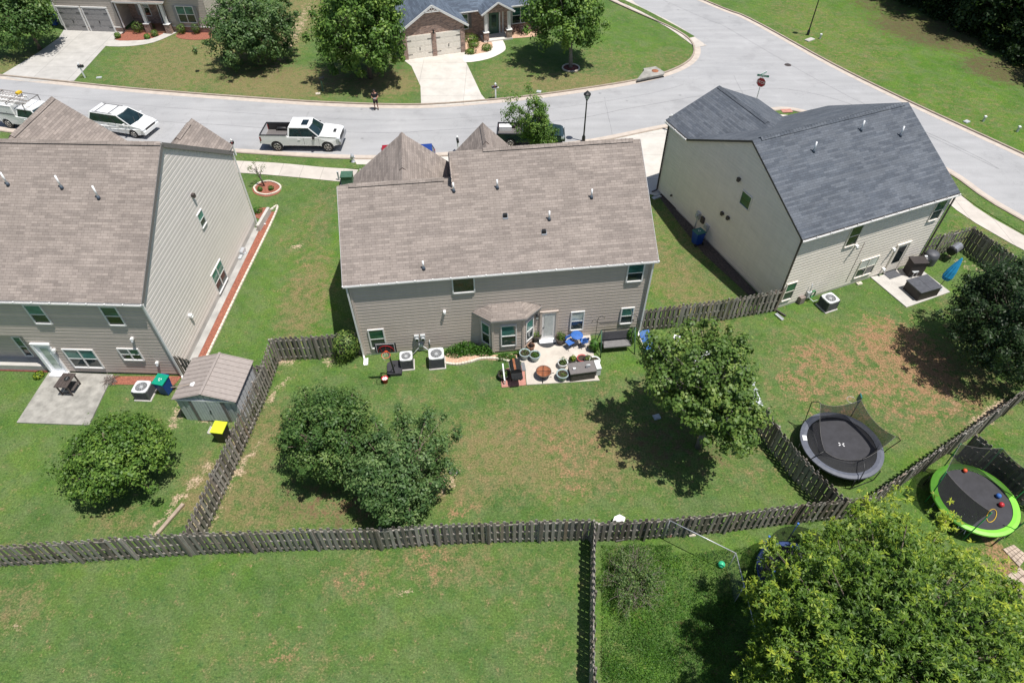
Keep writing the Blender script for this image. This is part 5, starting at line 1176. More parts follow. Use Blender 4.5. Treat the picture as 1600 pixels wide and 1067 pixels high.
# patio of the middle house
flat('patio', g((823, 602), (820, 570), (806, 561), (823, 547), (838, 532), (872, 529), (922, 524), (934, 590), (937, 595)), .06, 'patio_slab', thick=.06)
flat('paving', g((784, 606), (782, 585), (790, 577), (819, 570), (822, 602)), .05, 'brick_pad', thick=.05)
def ac(name, label, px, py, w_=.78, h_=.82, rz=0):
    T = thing(name, label, 'air conditioner', G(px, py), rz, 'air conditioning units'); m = MB(['ac_dark', 'ac_light', 'concrete'])
    m.box((0, 0, .03), (w_ + .12, w_ + .12, .06), mi=2); m.box((0, 0, h_ * .5), (w_ - .05, w_ - .05, h_ - .1))
    for k in range(int(h_ / .055) - 2): m.box((0, 0, .12 + k * .055), (w_, w_, .018))
    for sx in (-1, 1):
        for sy in (-1, 1): m.box((sx * (w_ / 2 - .03), sy * (w_ / 2 - .03), h_ / 2), (.07, .07, h_ - .06))
    m.build('cabinet', T)
    t = MB(['ac_light', 'black_metal']); q = w_ / 2 + .01; r = w_ * .39; n = 24
    for k in range(n):
        a0, a1 = 2 * PI * k / n, 2 * PI * (k + 1) / n
        def sq(a):
            c, s = math.cos(a), math.sin(a); f = q / max(abs(c), abs(s)); f = min(f, q * 1.28); return Vector((c * f, s * f, h_))
        c0, c1 = Vector((math.cos(a0) * r, math.sin(a0) * r, h_)), Vector((math.cos(a1) * r, math.sin(a1) * r, h_)); t.face([c0, sq(a0), sq(a1), c1]); t.face([sq(a0), sq(a0) - Vector((0, 0, .08)), sq(a1) - Vector((0, 0, .08)), sq(a1)]); t.face([c0 - Vector((0, 0, .12)), c0, c1, c1 - Vector((0, 0, .12))])
    t.build('top_panel', T, bevel=.0)
    f = MB(['meter_grey', 'ac_dark']); f.cyl((0, 0, h_ - .13), (0, 0, h_ - .12), r, n=24, mi=1)
    for k in range(5):
        a = k * 2 * PI / 5; d = Vector((math.cos(a), math.sin(a), 0)); s_ = Vector((-d.y, d.x, 0)); f.face([d * .08 + Vector((0, 0, h_ - .07)), d * r * .95 - s_ * .02 + Vector((0, 0, h_ - .09)), d * r * .9 + s_ * .2 + Vector((0, 0, h_ - .05)), d * .1 + s_ * .08 + Vector((0, 0, h_ - .05))])
    f.cyl((0, 0, h_ - .1), (0, 0, h_ - .03), .09, n=12); f.build('fan', T)
    gl = MB('ac_light')
    for k in range(1, 6): gl.tube([(math.cos(a) * r * k / 5.5, math.sin(a) * r * k / 5.5, h_ + .005) for a in [2 * PI * i / 20 for i in range(20)]], .004, 4, closed=True)
    for k in range(12): a = k * PI / 6; gl.beam((0, 0, h_ + .01), (math.cos(a) * r, math.sin(a) * r, h_ + .005), .007, .007)
    gl.build('fan_grille', T); return T
ac('air_conditioner', 'small grey air conditioner beside the basketball hoop', 637, 571, .68, .82, FM.yaw)
ac('air_conditioner', 'larger grey air conditioner beside the flower bed at the middle house', 683.5, 568, .82, .86, FM.yaw)
ac('air_conditioner', 'air conditioner touching the blue bin at the left house', 229, 617, .8, .72, R(-3))
ac('air_conditioner', 'air conditioner standing alone by the right house back wall', 1291, 480, .8, .78, FR.yaw)
# basketball hoop
def hoop():
    p = G(617, 590); T = thing('basketball_hoop', 'portable basketball hoop with black backboard and red rim', 'basketball hoop', p, R(4))
    b = MB('mat_black'); b.prism([(-.4, .1), (.38, .1), (.42, .95), (.2, 1.1), (-.25, 1.1), (-.45, .9)], 0, .2); b.build('base', T, bevel=.05)
    q = MB('black_metal'); q.tube([(0, .2, .1), (-.05, .1, 1.2), (-.1, 0, 2.5)], .04, 8); q.beam((0, .75, .2), (-.03, .14, .95), .03, .03); q.beam((-.1, 0, 2.3), (-.1, -.3, 2.5), .03, .06); q.beam((-.1, .02, 2.55), (-.1, -.3, 2.75), .03, .06); q.build('pole', T)
    w_ = MB(['mat_black', 'red_plastic', 'sign_white']); w_.box((-.1, -.34, 2.8), (1.1, .04, .68))
    n = 16
    for k in range(n): a0 = PI * k / n; a1 = PI * (k + 1) / n; w_.beam((-.1 + .42 * math.cos(a0), -.365, 2.53 + .45 * math.sin(a0)), (-.1 + .42 * math.cos(a1), -.365, 2.53 + .45 * math.sin(a1)), .012, .035, mi=1, up=(0, 1, 0))
    for x in (-.32, -.1, .12): w_.beam((x, -.365, 2.56), (-.1 + (x + .1) * 1.3, -.365, 2.9), .012, .02, mi=1, up=(0, 1, 0))
    for x in (-.56, .36): w_.box((x + .0, -.365, 2.8), (.02, .012, .62), mi=2)
    w_.box((-.1, -.365, 3.11), (.94, .012, .02), mi=2); w_.build('backboard', T)
    r = MB('orange_red'); r.tube([(-.1 + .225 * math.cos(a), -.62 + .225 * math.sin(a), 2.55) for a in [2 * PI * i / 20 for i in range(20)]], .013, 6, closed=True); r.box((-.1, -.38, 2.53), (.14, .05, .12)); r.build('rim', T)
    nt_ = MB('sign_white')
    for k in range(12):
        a = k * PI / 6; a2_ = a + PI / 12
        nt_.tube([(-.1 + .22 * math.cos(a), -.62 + .22 * math.sin(a), 2.54), (-.1 + .15 * math.cos(a2_), -.62 + .15 * math.sin(a2_), 2.3), (-.1 + .11 * math.cos(a), -.62 + .11 * math.sin(a), 2.12)], .005, 4)
    nt_.build('net', T)
hoop()
def lathe_thing(name, label, cat, px, py, prof, mat, group=None, n=20, z=0):
    m = MB(mat); m.lathe((0, 0, 0), prof, n); return tag(m.build(name, loc=G(px, py, z)), label, cat, group)
b_ = lathe_thing('bucket', 'red plastic bucket at the foot of the basketball hoop', 'bucket', 602.5, 597, [(.001, 0), (.13, 0), (.17, .34), (.185, .34), (.185, .36), (.165, .36), (.13, .04), (.001, .04)], 'red_plastic'); m = MB('paint_white'); m.cyl((0, 0, .2), (0, 0, .3), .14, n=14); m.build('contents', b_)
# potted plants
def pot(label, px, py, r, h, mat, z=.06, plant='leaf_bright', ph=.4, seed=1, leaf=.1, n=160, spread=1.0):
    T = thing('potted_plant', label, 'potted plant', G(px, py, z), 0, 'potted plants on the patio'); m = MB([mat, 'soil'])
    m.lathe((0, 0, 0), [(.001, 0), (r * .72, 0), (r * .98, h * .9), (r * 1.06, h * .9), (r * 1.06, h), (r * .9, h), (r * .86, h * .86), (.001, h * .86)], 20, mi=[0] * 6 + [1]); m.build('pot', T)
    if n:
        rs = np.random.RandomState(seed); D = rs.normal(0, 1, (n, 3)); D[:, 2] = np.abs(D[:, 2]); D /= np.linalg.norm(D, axis=1)[:, None]; P = D * (rs.rand(n) ** .5)[:, None] * np.array([r * spread, r * spread, ph]) + np.array([0, 0, h * .88])
        o = bpy.data.objects.new('foliage', leaf_mesh('foliage', P, D + np.array([0, 0, .3]), leaf, .4, plant, seed)); COL.objects.link(o); o.parent = T
    return T
pot('big black pot with leafy plant left of the garden door', 837, 530, .33, .42, 'pot_black', ph=.35, seed=1, n=120)
pot('brown pot with bushy plant right of the garden door', 876, 535, .33, .42, 'bronze_brown', ph=.5, seed=2, n=220)
pot('dark pot squeezed between bay window and the pale pots', 829.5, 546, .22, .35, 'terracotta', plant='leaf_purple', ph=.3, seed=3, n=90)
pot('pale blue-grey pot, left of the two by the bay window', 820, 558, .31, .4, 'pot_teal', plant='leaf_pear', ph=.3, seed=4, n=70)
pot('pale blue-grey pot full of green, right of the two by the bay window', 835.5, 561, .31, .4, 'pot_teal', plant='leaf_weed', ph=.2, seed=5, n=160)
pot('white rimmed dark plant pot touching the deck box corner', 879, 572.5, .28, .36, 'pot_white', plant='leaf_pear', ph=.45, seed=6, n=140)
pot('pale grey pot below the deck box corner, beside the fire pit', 878.5, 591, .33, .42, 'pot_teal', plant='leaf_maple', ph=.12, seed=7, n=60)
pot('yellow-green plant in a dark pot behind the deck box', 894.5, 567, .22, .34, 'pot_black', plant='leaf_yellow', ph=.35, seed=8, n=160)
pot('red bowl planter behind the deck box', 909, 563, .27, .22, 'pot_red', ph=.05, seed=9, n=0)
pot('dark pot with small yellowish plant on the right behind the deck box', 918, 566, .24, .32, 'pot_black', plant='leaf_maple', ph=.3, seed=10, n=90)
pot('white rimmed pot on the right corner of the patio', 928.5, 568, .3, .3, 'pot_white', plant='leaf_pear', ph=.1, seed=11, n=20)
pot('planter in the shade left of the grill', 787, 590, .32, .34, 'pot_black', plant='leaf_pear', ph=.3, seed=12, n=170, z=.0)
m = MB('white_paint'); m.beam((0, 0, .36), (-.1, .62, 1.0), .07, .04); m.box((.02, -.05, .2), (.06, .06, .4)); tag(m.build('garden_stake', loc=G(788.5, 600)), 'white stake leaning over the planter left of the grill', 'stake')
# grill
def grill():
    T = thing('barbecue_grill', 'black barbecue grill with rust-stained lid on the brick pad', 'grill', G(807, 597, .05), R(8)); m = MB(['black_metal', 'rust', 'mat_black'])
    prof = [(.3 * math.cos(a), .78 + .24 * math.sin(a)) for a in [PI * i / 8 for i in range(9)]]
    m2 = MB(['black_metal', 'rust']); 
    for i in range(8):
        a, b = prof[i], prof[i + 1]; m2.face([(a[0], .05, a[1]), (b[0], .05, b[1]), (b[0], .85, b[1]), (a[0], .85, a[1])], 1 if i in (4,) else 0)
    for y in (.05, .85): m2.face([(p[0], y, p[1]) for p in prof]); 
    m2.build('lid', T)
    m.box((0, .45, .7), (.62, .82, .2)); m.box((0, -.17, .72), (.6, .38, .05), mi=0); m.box((0, .45, .2), (.5, .7, .04))
    for x in (-.26, .26):
        for y in (.1, .8): m.box((x, y, .33), (.04, .04, .66))
    m.build('firebox', T); s = MB('black_metal'); s.box((.02, -.28, .7), (.5, .3, .04)); 
    for k in range(5): s.box((.02 - .18 + .09 * k, -.28, .75), (.012, .3, .03))
    s.build('front_shelf', T); s = MB('steel'); s.box((.44, .45, .7), (.2, .6, .04))
    for k in range(4): s.box((.44, .2 + .16 * k, .735), (.2, .02, .02))
    s.build('side_rack', T); h = MB('steel'); h.beam((-.32, .15, .85), (-.32, .75, .85), .02, .02); h.build('handle', T)
grill()
def firepit():
    T = thing('fire_pit', 'round rusty fire pit on the patio between grill and pale pot', 'fire pit', G(849, 588, .06)); m = MB(['bronze_brown', 'rust']); R_ = .4
    m.lathe((0, 0, 0), [(.12, .12), (.3, .2), (R_, .42), (R_ + .03, .42), (R_ + .03, .44), (R_ - .01, .44), (.3, .27), (.1, .22), (.001, .22)], 26, mi=[0, 0, 0, 0, 0, 1, 1, 1]); m.build('bowl', T)
    l = MB('black_metal')
    for k in range(3): a = k * 2.1 + .4; l.tube([(math.cos(a) * .3, math.sin(a) * .3, .3), (math.cos(a) * .5, math.sin(a) * .5, 0)], .02, 6)
    l.build('legs', T) if False else None
    for k in range(3):
        a = k * 2.1 + .4; l = MB('black_metal'); l.tube([(math.cos(a) * .3, math.sin(a) * .3, .26), (math.cos(a) * .5, math.sin(a) * .5, 0)], .02, 6); l.build('leg', T)
    q = MB('black_metal'); q.beam((0, -R_, .45), (0, R_, .45), .02, .015); q.beam((-R_, 0, .45), (R_, 0, .45), .02, .015); q.build('grate_bar', T)
    q = MB('black_metal'); q.cyl((R_ + .05, -.1, .4), (R_ + .16, -.1, .4), .02, n=6); q.build('handle', T)
firepit()
# deck box
fr_yaw = FM.yaw + R(3)
db = thing('deck_box', 'big brown deck box at the patio corner, plants behind it', 'storage box', G(908, 586, .06), fr_yaw); m = MB('box_brown'); m.box((0, 0, .3), (1.36, .72, .6)); 
for k in range(5): m.box((0, -.365, .1 + k * .11), (1.3, .012, .07))
m.build('body', db, bevel=.02); m = MB('box_top'); m.box((0, 0, .63), (1.46, .8, .07)); m.build('lid', db, bevel=.025)
mbox('small_bottle', 'white and dark bottle standing on the deck box', 'bottle', G(917, 574, .73), 0, [((0, 0, .1), (.1, .1, .2)), ((.12, .06, .08), (.12, .1, .16)), ((.0, 0, .22), (.05, .05, .05))], 'meter_grey', .02)
mbox('paper_cup', 'small white cup lying on the deck box lid', 'cup', G(897, 577, .73), 0, [((0, 0, .05), (.12, .1, .09)), ((.05, .0, .09), (.08, .06, .04))], 'white_paint', .02)
mbox('storage_crate', 'narrow white crate standing at the right end of the deck box', 'crate', G(932.5, 580, .06), fr_yaw, [((0, 0, .27), (.24, .62, .54)), ((0, 0, .56), (.28, .66, .04))], 'pot_white', .02)
# bistro set
def bistro():
    p = G(900, 537, .06); T = thing('bistro_table', 'round blue bistro table under the window', 'table', p); m = MB('blue_fabric'); m.lathe((0, 0, 0), [(.001, .7), (.34, .7), (.36, .71), (.34, .73), (.001, .73)], 24); m.build('tabletop', T)
    for k in range(4): a = k * PI / 2 + .6; l = MB('black_metal'); l.tube([(math.cos(a) * .28, math.sin(a) * .28, .7), (math.cos(a + .3) * .12, math.sin(a + .3) * .12, .35), (math.cos(a) * .28, math.sin(a) * .28, 0)], .012, 5); l.build('leg', T)
    def chair(px, py, rz, label):
        T = thing('bistro_chair', label, 'chair', G(px, py, .06), rz, 'blue bistro chairs'); m = MB('blue_fabric'); m.box((0, 0, .45), (.4, .4, .03)); m.build('seat', T, bevel=.03); m = MB('blue_fabric'); m.box((0, .2, .72), (.36, .02, .22)); m.build('backrest', T, bevel=.01)
        for sx in (-1, 1): l = MB('black_metal'); l.tube([(sx * .19, .22, .86), (sx * .19, .2, .45), (sx * .19, -.2, 0)], .012, 5); l.build('leg', T); l = MB('black_metal'); l.tube([(sx * .19, -.18, .45), (sx * .19, .2, 0)], .012, 5); l.build('leg', T)
        l = MB('black_metal'); l.tube([(-.19, .22, .86), (0, .23, .92), (.19, .22, .86)], .012, 5); l.build('back_rail', T)
    chair(889.5, 543, R(35), 'left of two blue folding chairs by the bistro table'); chair(911.5, 541, R(-160), 'right of two blue folding chairs by the bistro table')
bistro()
m = MB('rug_speck'); poly = [(-.62, .3)] + [(.62 * math.cos(a) * -1, .3 - .72 * math.sin(a)) for a in [PI * i / 14 for i in range(15)]]; m.prism(poly[1:], 0, .015)
tag(m.build('doormat', loc=G(854.5, 535, .062), rz=FM.yaw), 'half-round black speckled doormat below the garden door', 'doormat')
# swing bench
def swing():
    c, a = along(935, 545, 988, 545); T = thing('swing_bench', 'grey canopy-less swing bench on a dark frame beside the blue lounger', 'swing bench', (c.x, c.y, 0), FM.yaw)
    for sx in (-1, 1):
        for (y0, y1) in ((-.55, .0), (.65, .05)): m = MB('utility_green'); m.tube([(sx * .98, y0, 0), (sx * .95, y1, 1.62)], .03, 7); m.build('leg', T)
    m = MB('black_metal'); m.tube([(-.97, .03, 1.62), (.97, .03, 1.62)], .025, 7); m.build('top_rail', T)
    m = MB('black_metal'); m.tube([(-.97, .75, 1.5), (-.97, .45, 1.72), (.97, .45, 1.72), (.97, .75, 1.5)], .02, 7); m.build('canopy_frame', T)
    m = MB('grey_fabric'); m.box((0, -.02, .48), (1.55, .56, .08)); m.build('seat', T, bevel=.03); m = MB('dark_fabric'); m.box((0, .32, .78), (1.55, .07, .55), rot=Matrix.Rotation(R(-18), 3, 'X')); m.build('backrest', T, bevel=.03)
    for sx in (-1, 1): m = MB('black_metal'); m.tube([(sx * .8, .03, 1.6), (sx * .8, -.2, .7), (sx * .8, -.25, .5)], .014, 5); m.tube([(sx * .8, -.28, .72), (sx * .8, .35, .78)], .018, 5); m.build('hanger', T)
swing()
def hook(px, py, label, sd):
    T = thing('shepherd_hook', label, 'plant hook', G(px, py), sd); m = MB('black_metal'); m.tube([(0, 0, 0), (0, 0, 1.9), (.05, 0, 2.1), (.2, 0, 2.2), (.36, 0, 2.1), (.38, 0, 1.95)], .014, 6); m.tube([(0, 0, 1.75), (-.14, 0, 1.95), (-.3, 0, 1.9), (-.33, 0, 1.75)], .012, 6); m.build('rod', T)
hook(929, 537, 'black shepherd hook between the bistro chairs and the swing bench', 0.2); hook(989, 536, 'black shepherd hook at the right end of the swing bench', 2.6)
shrub('climbing_plant', 'narrow green plant left of the swing bench', G(927, 548), .3, 1.0, 'leaf_weed', 81, .13, 420, 'plant'); shrub('climbing_plant', 'green vine right of the swing bench near the downspout', G(984, 536), .32, 1.3, 'leaf_weed', 82, .1, 500, 'plant')
def lounger():
    T = thing('sun_lounger', 'blue slatted sun lounger at the middle house corner', 'sun lounger', G(1012, 543), R(12)); m = MB('black_metal')
    for sx in (-1, 1): m.tube([(sx * .3, -.75, .3), (sx * .3, .4, .3), (sx * .3, .85, .55)], .018, 6)
    m.build('frame', T); s = MB('blue_fabric')
    for k in range(7): x = -.26 + k * .087; s.face([(x - .03, -.75, .32), (x + .03, -.75, .32), (x + .03, .4, .32), (x - .03, .4, .32)]); s.face([(x - .03, .4, .32), (x + .03, .4, .32), (x + .03, .85, .57), (x - .03, .85, .57)])
    s.build('webbing', T)
    for sx in (-1, 1):
        for y in (-.6, .5): l = MB('black_metal'); l.tube([(sx * .3, y, .3), (sx * .3, y, 0)], .016, 5); l.build('leg', T)
    l = MB('stone_pale'); l.beam((-.36, -.75, .34), (-.36, .45, .36), .06, .05); l.build('armrest', T)
lounger()
# flower bed with brick edging
bed(g((690, 560), (700, 552), (770, 555), (822, 552), (826, 560), (800, 566), (760, 562), (725, 567), (700, 569)), 'mulch_tan', .022)
rs_ = np.random.RandomState(9); Pb = []
for (cx_, cy_, rx_, ry_, n_) in ((730, 548, 22, 9, 900), (712, 553, 18, 7, 500), (757, 552, 16, 6, 450), (790, 560, 16, 6, 420), (812, 555, 12, 4, 150)):
    for k in range(n_): a_ = rs_.rand() * 6.28; r_ = rs_.rand() ** .5; p_ = G(cx_ + rx_ * r_ * math.cos(a_), cy_ + ry_ * r_ * math.sin(a_)); Pb.append((p_.x, p_.y, (1 - r_ * r_) * rs_.rand() * (.75 if cx_ < 760 else .35) + .05))
Pb = np.array(Pb); o = stuff_leaves('bed_plants', Pb, Pb[:, 2], 'leaf_weed', .13, 83, .4, 'leafy green bedding plants massed along the middle house wall', 'bedding plants', .5)
path_ = smooth(g((690, 567), (712, 570), (735, 566), (752, 561), (775, 561), (798, 566)), 5); k_ = 0
T = thing('garden_edging', 'curved row of pale edging stones in front of the flower bed', 'edging', path_[0]); m = MB('stone_pale', path_[0])
for i in range(len(path_) - 1):
    a_, b__ = path_[i], path_[i + 1]; m.box((a_ + b__) / 2 + Vector((0, 0, .06)), ((b__ - a_).length * .9, .12, .12), math.atan2(b__.y - a_.y, b__.x - a_.x))
m.build('edging_stones', T)
# fittings on the ground
mbox('drain_box', 'white two-hole drain box set in bare soil by the silvery tree', 'drain', G(709, 738), 0, [((0, .09, .05), (.38, .03, .1)), ((0, -.09, .05), (.38, .03, .1)), ((-.18, 0, .05), (.03, .2, .1)), ((.18, 0, .05), (.03, .2, .1)), ((0, 0, .05), (.03, .2, .1)), ((0, 0, .015), (.36, .18, .02), 1)], ['meter_grey', 'soil'])
m = MB('white_paint'); m.prism([(-.3, -.1), (.22, -.1), (.3, .1), (.05, .26), (-.2, .14)], 0, .35); tag(m.build('planter_tub', loc=G(966, 817), bevel=.05), 'white object poking up behind the fence beside the divider fence', 'tub')
mbox('splash_block', 'white splash block at the left downspout of the middle house', 'splash block', G(572, 566), FM.yaw, [((0, 0, .04), (.24, .5, .04)), ((-.11, 0, .07), (.03, .5, .06)), ((.11, 0, .07), (.03, .5, .06))], 'white_metal')
m = MB('brick_pad')
for i, (px, py, rz, lab) in enumerate([(1045, 838, .2, 'red brick at the dark fence foot below the wire top'), (1117, 830, .05, 'large red block leaning at the dark fence foot')]):
    mbox('brick_block', lab, 'brick', G(px, py), rz, [((0, 0, .08), (.19 if i == 0 else .28, .12, .16 if i == 0 else .22)), ((0, .0, .17 if i == 0 else .23), (.15, .08, .02))], 'brick_pad', group='bricks at the fence foot')
mbox('stone_block', 'pale flat stone between the two red bricks', 'stone', G(1081, 836), .1, [((0, 0, .05), (.3, .16, .1)), ((.03, 0, .11), (.2, .1, .03))], 'stone_pale', .02)
m = MB('wood_light'); m.box((0, 0, .06), (.2, 1.75, .04)); m.box((.09, 0, .1), (.03, 1.75, .08)); tag(m.build('wooden_board', loc=G(266, 812), rz=R(-24)), 'pale board lying on the grass by the left fence corner', 'board')
m = MB('box_top'); m.tube([(0, 0, .05), (.5, .14, .09), (1.1, .2, .07)], .05, 6); m.tube([(.02, .1, .05), (.55, .22, .09), (1.08, .3, .07)], .03, 5); tag(m.build('weathered_pipe', loc=G(962, 846), rz=R(-3)), 'bent grey pole lying at the fence foot beside the overgrown bush', 'pole')
def block_under_tree():
    mbox('utility_cover', 'grey square cover on bare soil in the maple shade', 'cover', G(1026, 652), .3, [((0, 0, .04), (.36, .3, .08)), ((0, 0, .09), (.26, .2, .03))], 'meter_grey', .02)
block_under_tree()
# wheeled bins
def bin_(name, label, loc, rz, body, lid, emblem=True, h=1.02):
    T = thing(name, label, 'wheeled bin', loc, rz, 'wheeled bins'); m = MB(body); a, b = .24, .30
    lo = [(-a, -a, .06), (a, -a, .06), (a, a, .1), (-a, a, .1)]; hi = [(-b, -b - .02, h - .08), (b, -b - .02, h - .08), (b, b, h), (-b, b, h)]
    m.face(lo[::-1]); 
    for i in range(4): j = (i + 1) % 4; m.face([lo[i], lo[j], hi[j], hi[i]])
    m.box((0, -b - .01, h - .12), (.62, .04, .05)); m.build('body', T, bevel=.015)
    l = MB([lid, 'sign_white']); l.prism([(-b - .03, -b - .05), (b + .03, -b - .05), (b + .03, b + .03), (-b - .03, b + .03)], 0, .05)
    for v in l.v: v.z += h - .04 + (v.y + b) * .1
    if emblem:
        for k in range(3):
            a0 = k * 2 * PI / 3 + .5; c = Vector((math.cos(a0) * .07, math.sin(a0) * .07 - .02, h + .07 + (math.sin(a0) * .07 - .02 + b - .02) * .1 - .045)); l.box(c, (.075, .045, .006), a0 + PI / 2, mi=1)
    ld_ = l.build('lid', T, bevel=.012)
    hd = MB(body); hd.tube([(-.22, b + .05, h - .02), (-.22, b + .12, h - .04), (.22, b + .12, h - .04), (.22, b + .05, h - .02)], .018, 6); hd.build('handle', T)
    for sx in (-1, 1): w_ = MB('rubber'); w_.cyl((sx * .25, .27, .12), (sx * .3, .27, .12), .12, n=16); w_.build('wheel', T)
    if emblem:
        d = MB('sign_white'); d.box((0, -.29, .66), (.16, .006, .1), rot=Matrix.Rotation(R(5), 3, 'X')); d.build('decal', T)
bin_('recycling_bin', 'blue bin with bright green lid beside the left house air conditioner', G(262, 612), R(-14), 'blue_plastic', 'green_lid')
bin_('recycling_bin', 'blue bin with dark green lid in the shade of the right house wall', G(1088, 381), FR.yaw + R(180), 'blue_plastic', 'green_lid_dark')
bin_('rubbish_bin', 'black bin with lime yellow lid by the small metal shed', G(352, 686), R(-8), 'black_plastic', 'lime_lid', False)
mbox('splash_block', 'pale splash block between shed doors and lime lidded bin', 'splash block', G(332, 673), R(-5), [((0, 0, .04), (.34, .44, .06)), ((-.15, 0, .08), (.04, .44, .05)), ((.15, 0, .08), (.04, .44, .05))], 'concrete')
# small metal shed (left yard)
def metal_shed():
    fr = R(-3); c = G(330, 662) + Vector((.05, .2, 0)); T = thing('garden_shed', 'small metal shed with brown ribbed gable roof and double doors', 'shed', c, fr); w_, d, h, hr = 3.05, 2.55, 1.85, 2.3; x0, x1 = -w_ / 2, w_ / 2
    x0 += .15; x1 += .15
    m = MB(['shed_wall_green', 'shed_wall_white'])
    n = 20
    for i in range(n):
        a, b = x0 + .0 + (x1 - x0) * i / n, x0 + (x1 - x0) * (i + 1) / n; o = .02 if i % 2 else 0; zz = lambda x: h + (hr - h) * (1 - abs(x - (x0 + x1) / 2) / ((x1 - x0) / 2)); m.face([(a, -o, 0), (b, -o, 0), (b, -o, zz(b)), (a, -o, zz(a))])
        m.face([(b, d, 0), (a, d, 0), (a, d, zz(a)), (b, d, zz(b))])
    for x, s in ((x0, -1), (x1, 1)):
        for i in range(16):
            a, b = d * i / 16, d * (i + 1) / 16; o = x + s * (.015 if i % 2 else 0); m.face([(o, a, 0), (o, b, 0), (o, b, h), (o, a, h)] if s > 0 else [(o, b, 0), (o, a, 0), (o, a, h), (o, b, h)], 1)
    m.build('wall', T)
    r = MB(['shed_roof_tan', 'trim_dark']); xm = (x0 + x1) / 2
    for s in (-1, 1):
        e = x0 - .12 if s < 0 else x1 + .12; ze = h - .03
        P = [(e, -.12, ze), (xm, -.12, hr + .03), (xm, d + .12, hr + .03), (e, d + .12, ze)]; P = P if s < 0 else P[::-1]; r.slab(P, .04, 0, 0)
        for k in range(10): y = -.06 + k * (d + .12) / 9; r.beam((e, y, ze + .012), (xm, y, hr + .045), .025, .03, mi=1 if False else 0)
    r.beam((xm, -.13, hr + .05), (xm, d + .13, hr + .05), .12, .03); r.build('roof', T)
    dd = MB(['shed_wall_green', 'trim_dark', 'black_metal'])
    for s in (-1, 1):
        c0 = xm + s * .37; dd.box((c0, -.05, .9), (.7, .03, 1.62))
        for k in range(5): dd.box((c0 - .28 + k * .14, -.07, .9), (.02, .015, 1.6))
        dd.box((xm + s * .82, -.04, .9), (.13, .03, 1.7), mi=1)
    dd.box((xm + .04, -.085, .92), (.08, .03, .08), mi=2); dd.build('doors', T)
    sk = MB('white_metal'); sk.box((xm, -.05, h - .12), (x1 - x0, .04, .1)); sk.build('door_track', T)
    return T, c, fr, xm, hr
sh = metal_shed()
T = thing('paddle', 'white paddle with long pale handle lying on the small shed roof', 'paddle', G(304, 600, 2.1), R(190)); m = MB('white_metal'); m.prism([(-.2, -.1), (0, -.16), (.2, -.08), (.22, .08), (0, .16), (-.2, .1)], .0, .02); m.build('blade', T); m = MB('wood_light'); m.beam((.2, 0, .0), (1.15, -.0, -.02), .03, .03); m.build('shaft', T)
# left patio table and brush heap
def bench_table():
    T = thing('patio_table', 'low dark wooden table with a tray on the left patio', 'table', G(110, 612, .07), R(-4)); m = MB('bronze_brown'); 
    for k in range(4): m.box((-.27 + .18 * k, .15, .78), (.165, 1.0, .03))
    m.build('tabletop', T)
    for x in (-.28, .28):
        for y in (-.25, .55): l = MB('bronze_brown'); l.box((x, y, .38), (.06, .06, .76)); l.build('leg', T)
    l = MB('bronze_brown'); l.box((0, -.25, .2), (.6, .05, .05)); l.build('stretcher', T); l = MB('box_brown'); l.box((.1, .2, .25), (.5, .6, .03)); l.build('shelf', T)
    m = MB(['black_metal', 'steel']); m.lathe((0, 0, 0), [(.001, 0), (.13, 0), (.15, .05), (.13, .05), (.001, .02)], 14); m.box((0, 0, .045), (.03, .2, .03), mi=1); tag(m.build('serving_dish', loc=G(105, 592, .87)), 'oval dark dish on the left patio table', 'dish')
bench_table()
T = thing('brush_heap', 'small heap of brown twigs on the left patio edge by the wall', 'brush heap', G(173, 597)); m = MB('dead_twig'); rb = np.random.RandomState(3)
for i in range(110): a = rb.rand() * 6.28; r = rb.rand() * .33; s_ = Vector((math.cos(a) * r, math.sin(a) * r, rb.rand() * .25)); m.tube([s_, s_ + Vector(rb.normal(0, .18, 3) * np.array([1, 1, .5]))], .012, 4)
m.build('twigs', T)
shrub('small_shrub', 'tiny yellow-green shrub in the dark red bed left of the left patio', G(62, 589), .3, .35, 'leaf_yellow', 84, .1, 300)
# retaining wall at the left house
P0, P1 = G(405, 362), G(422, 333); a_ = math.atan2(P1.y - P0.y, P1.x - P0.x)
m = MB('concrete'); L_ = (P1 - P0).length; m.prism([(0, -.1), (L_, -.1), (L_, .1), (0, .1)], 0, .5); tag(m.build('retaining_wall', loc=P0, rz=a_), 'short pale concrete wall at the front corner of the left house', 'retaining wall')
flat('mulch_bed', g((398, 340), (403, 325), (420, 325), (412, 345)), .03, 'mulch_red'); shrub('small_shrub', 'little green plant behind the short concrete wall', G(403, 332), .35, .4, 'leaf_weed', 85, .09, 300)
def edge_run(name, label, pts, mat='stone_pale'):
    P = smooth([Vector(p) for p in pts], 6); T = thing(name, label, 'edging', P[0]); m = MB(mat, P[0]); i = 0; acc = 0
    for i in range(len(P) - 1):
        a, b = P[i], P[i + 1]; n = max(1, int((b - a).length / .28))
        for k in range(n): q = a.lerp(b, (k + .5) / n); m.box(q + Vector((0, 0, .05)), ((b - a).length / n * .88, .12, .1), math.atan2(b.y - a.y, b.x - a.x))
    m.build('edging_stones', T)
edge_run('garden_edging', 'long straight row of pale edging stones beside the red mulch strip', [_L(-18.22, 23.3), _L(-18.2, 30), _L(-18.14, 38.3), _L(-18.6, 38.35)])
edge_run('garden_edging', 'oval ring of pale stones round the pruned sapling', g((397, 294), (405, 287), (420, 284), (434, 288), (439, 294), (432, 301), (417, 305), (402, 302), (397, 294)))
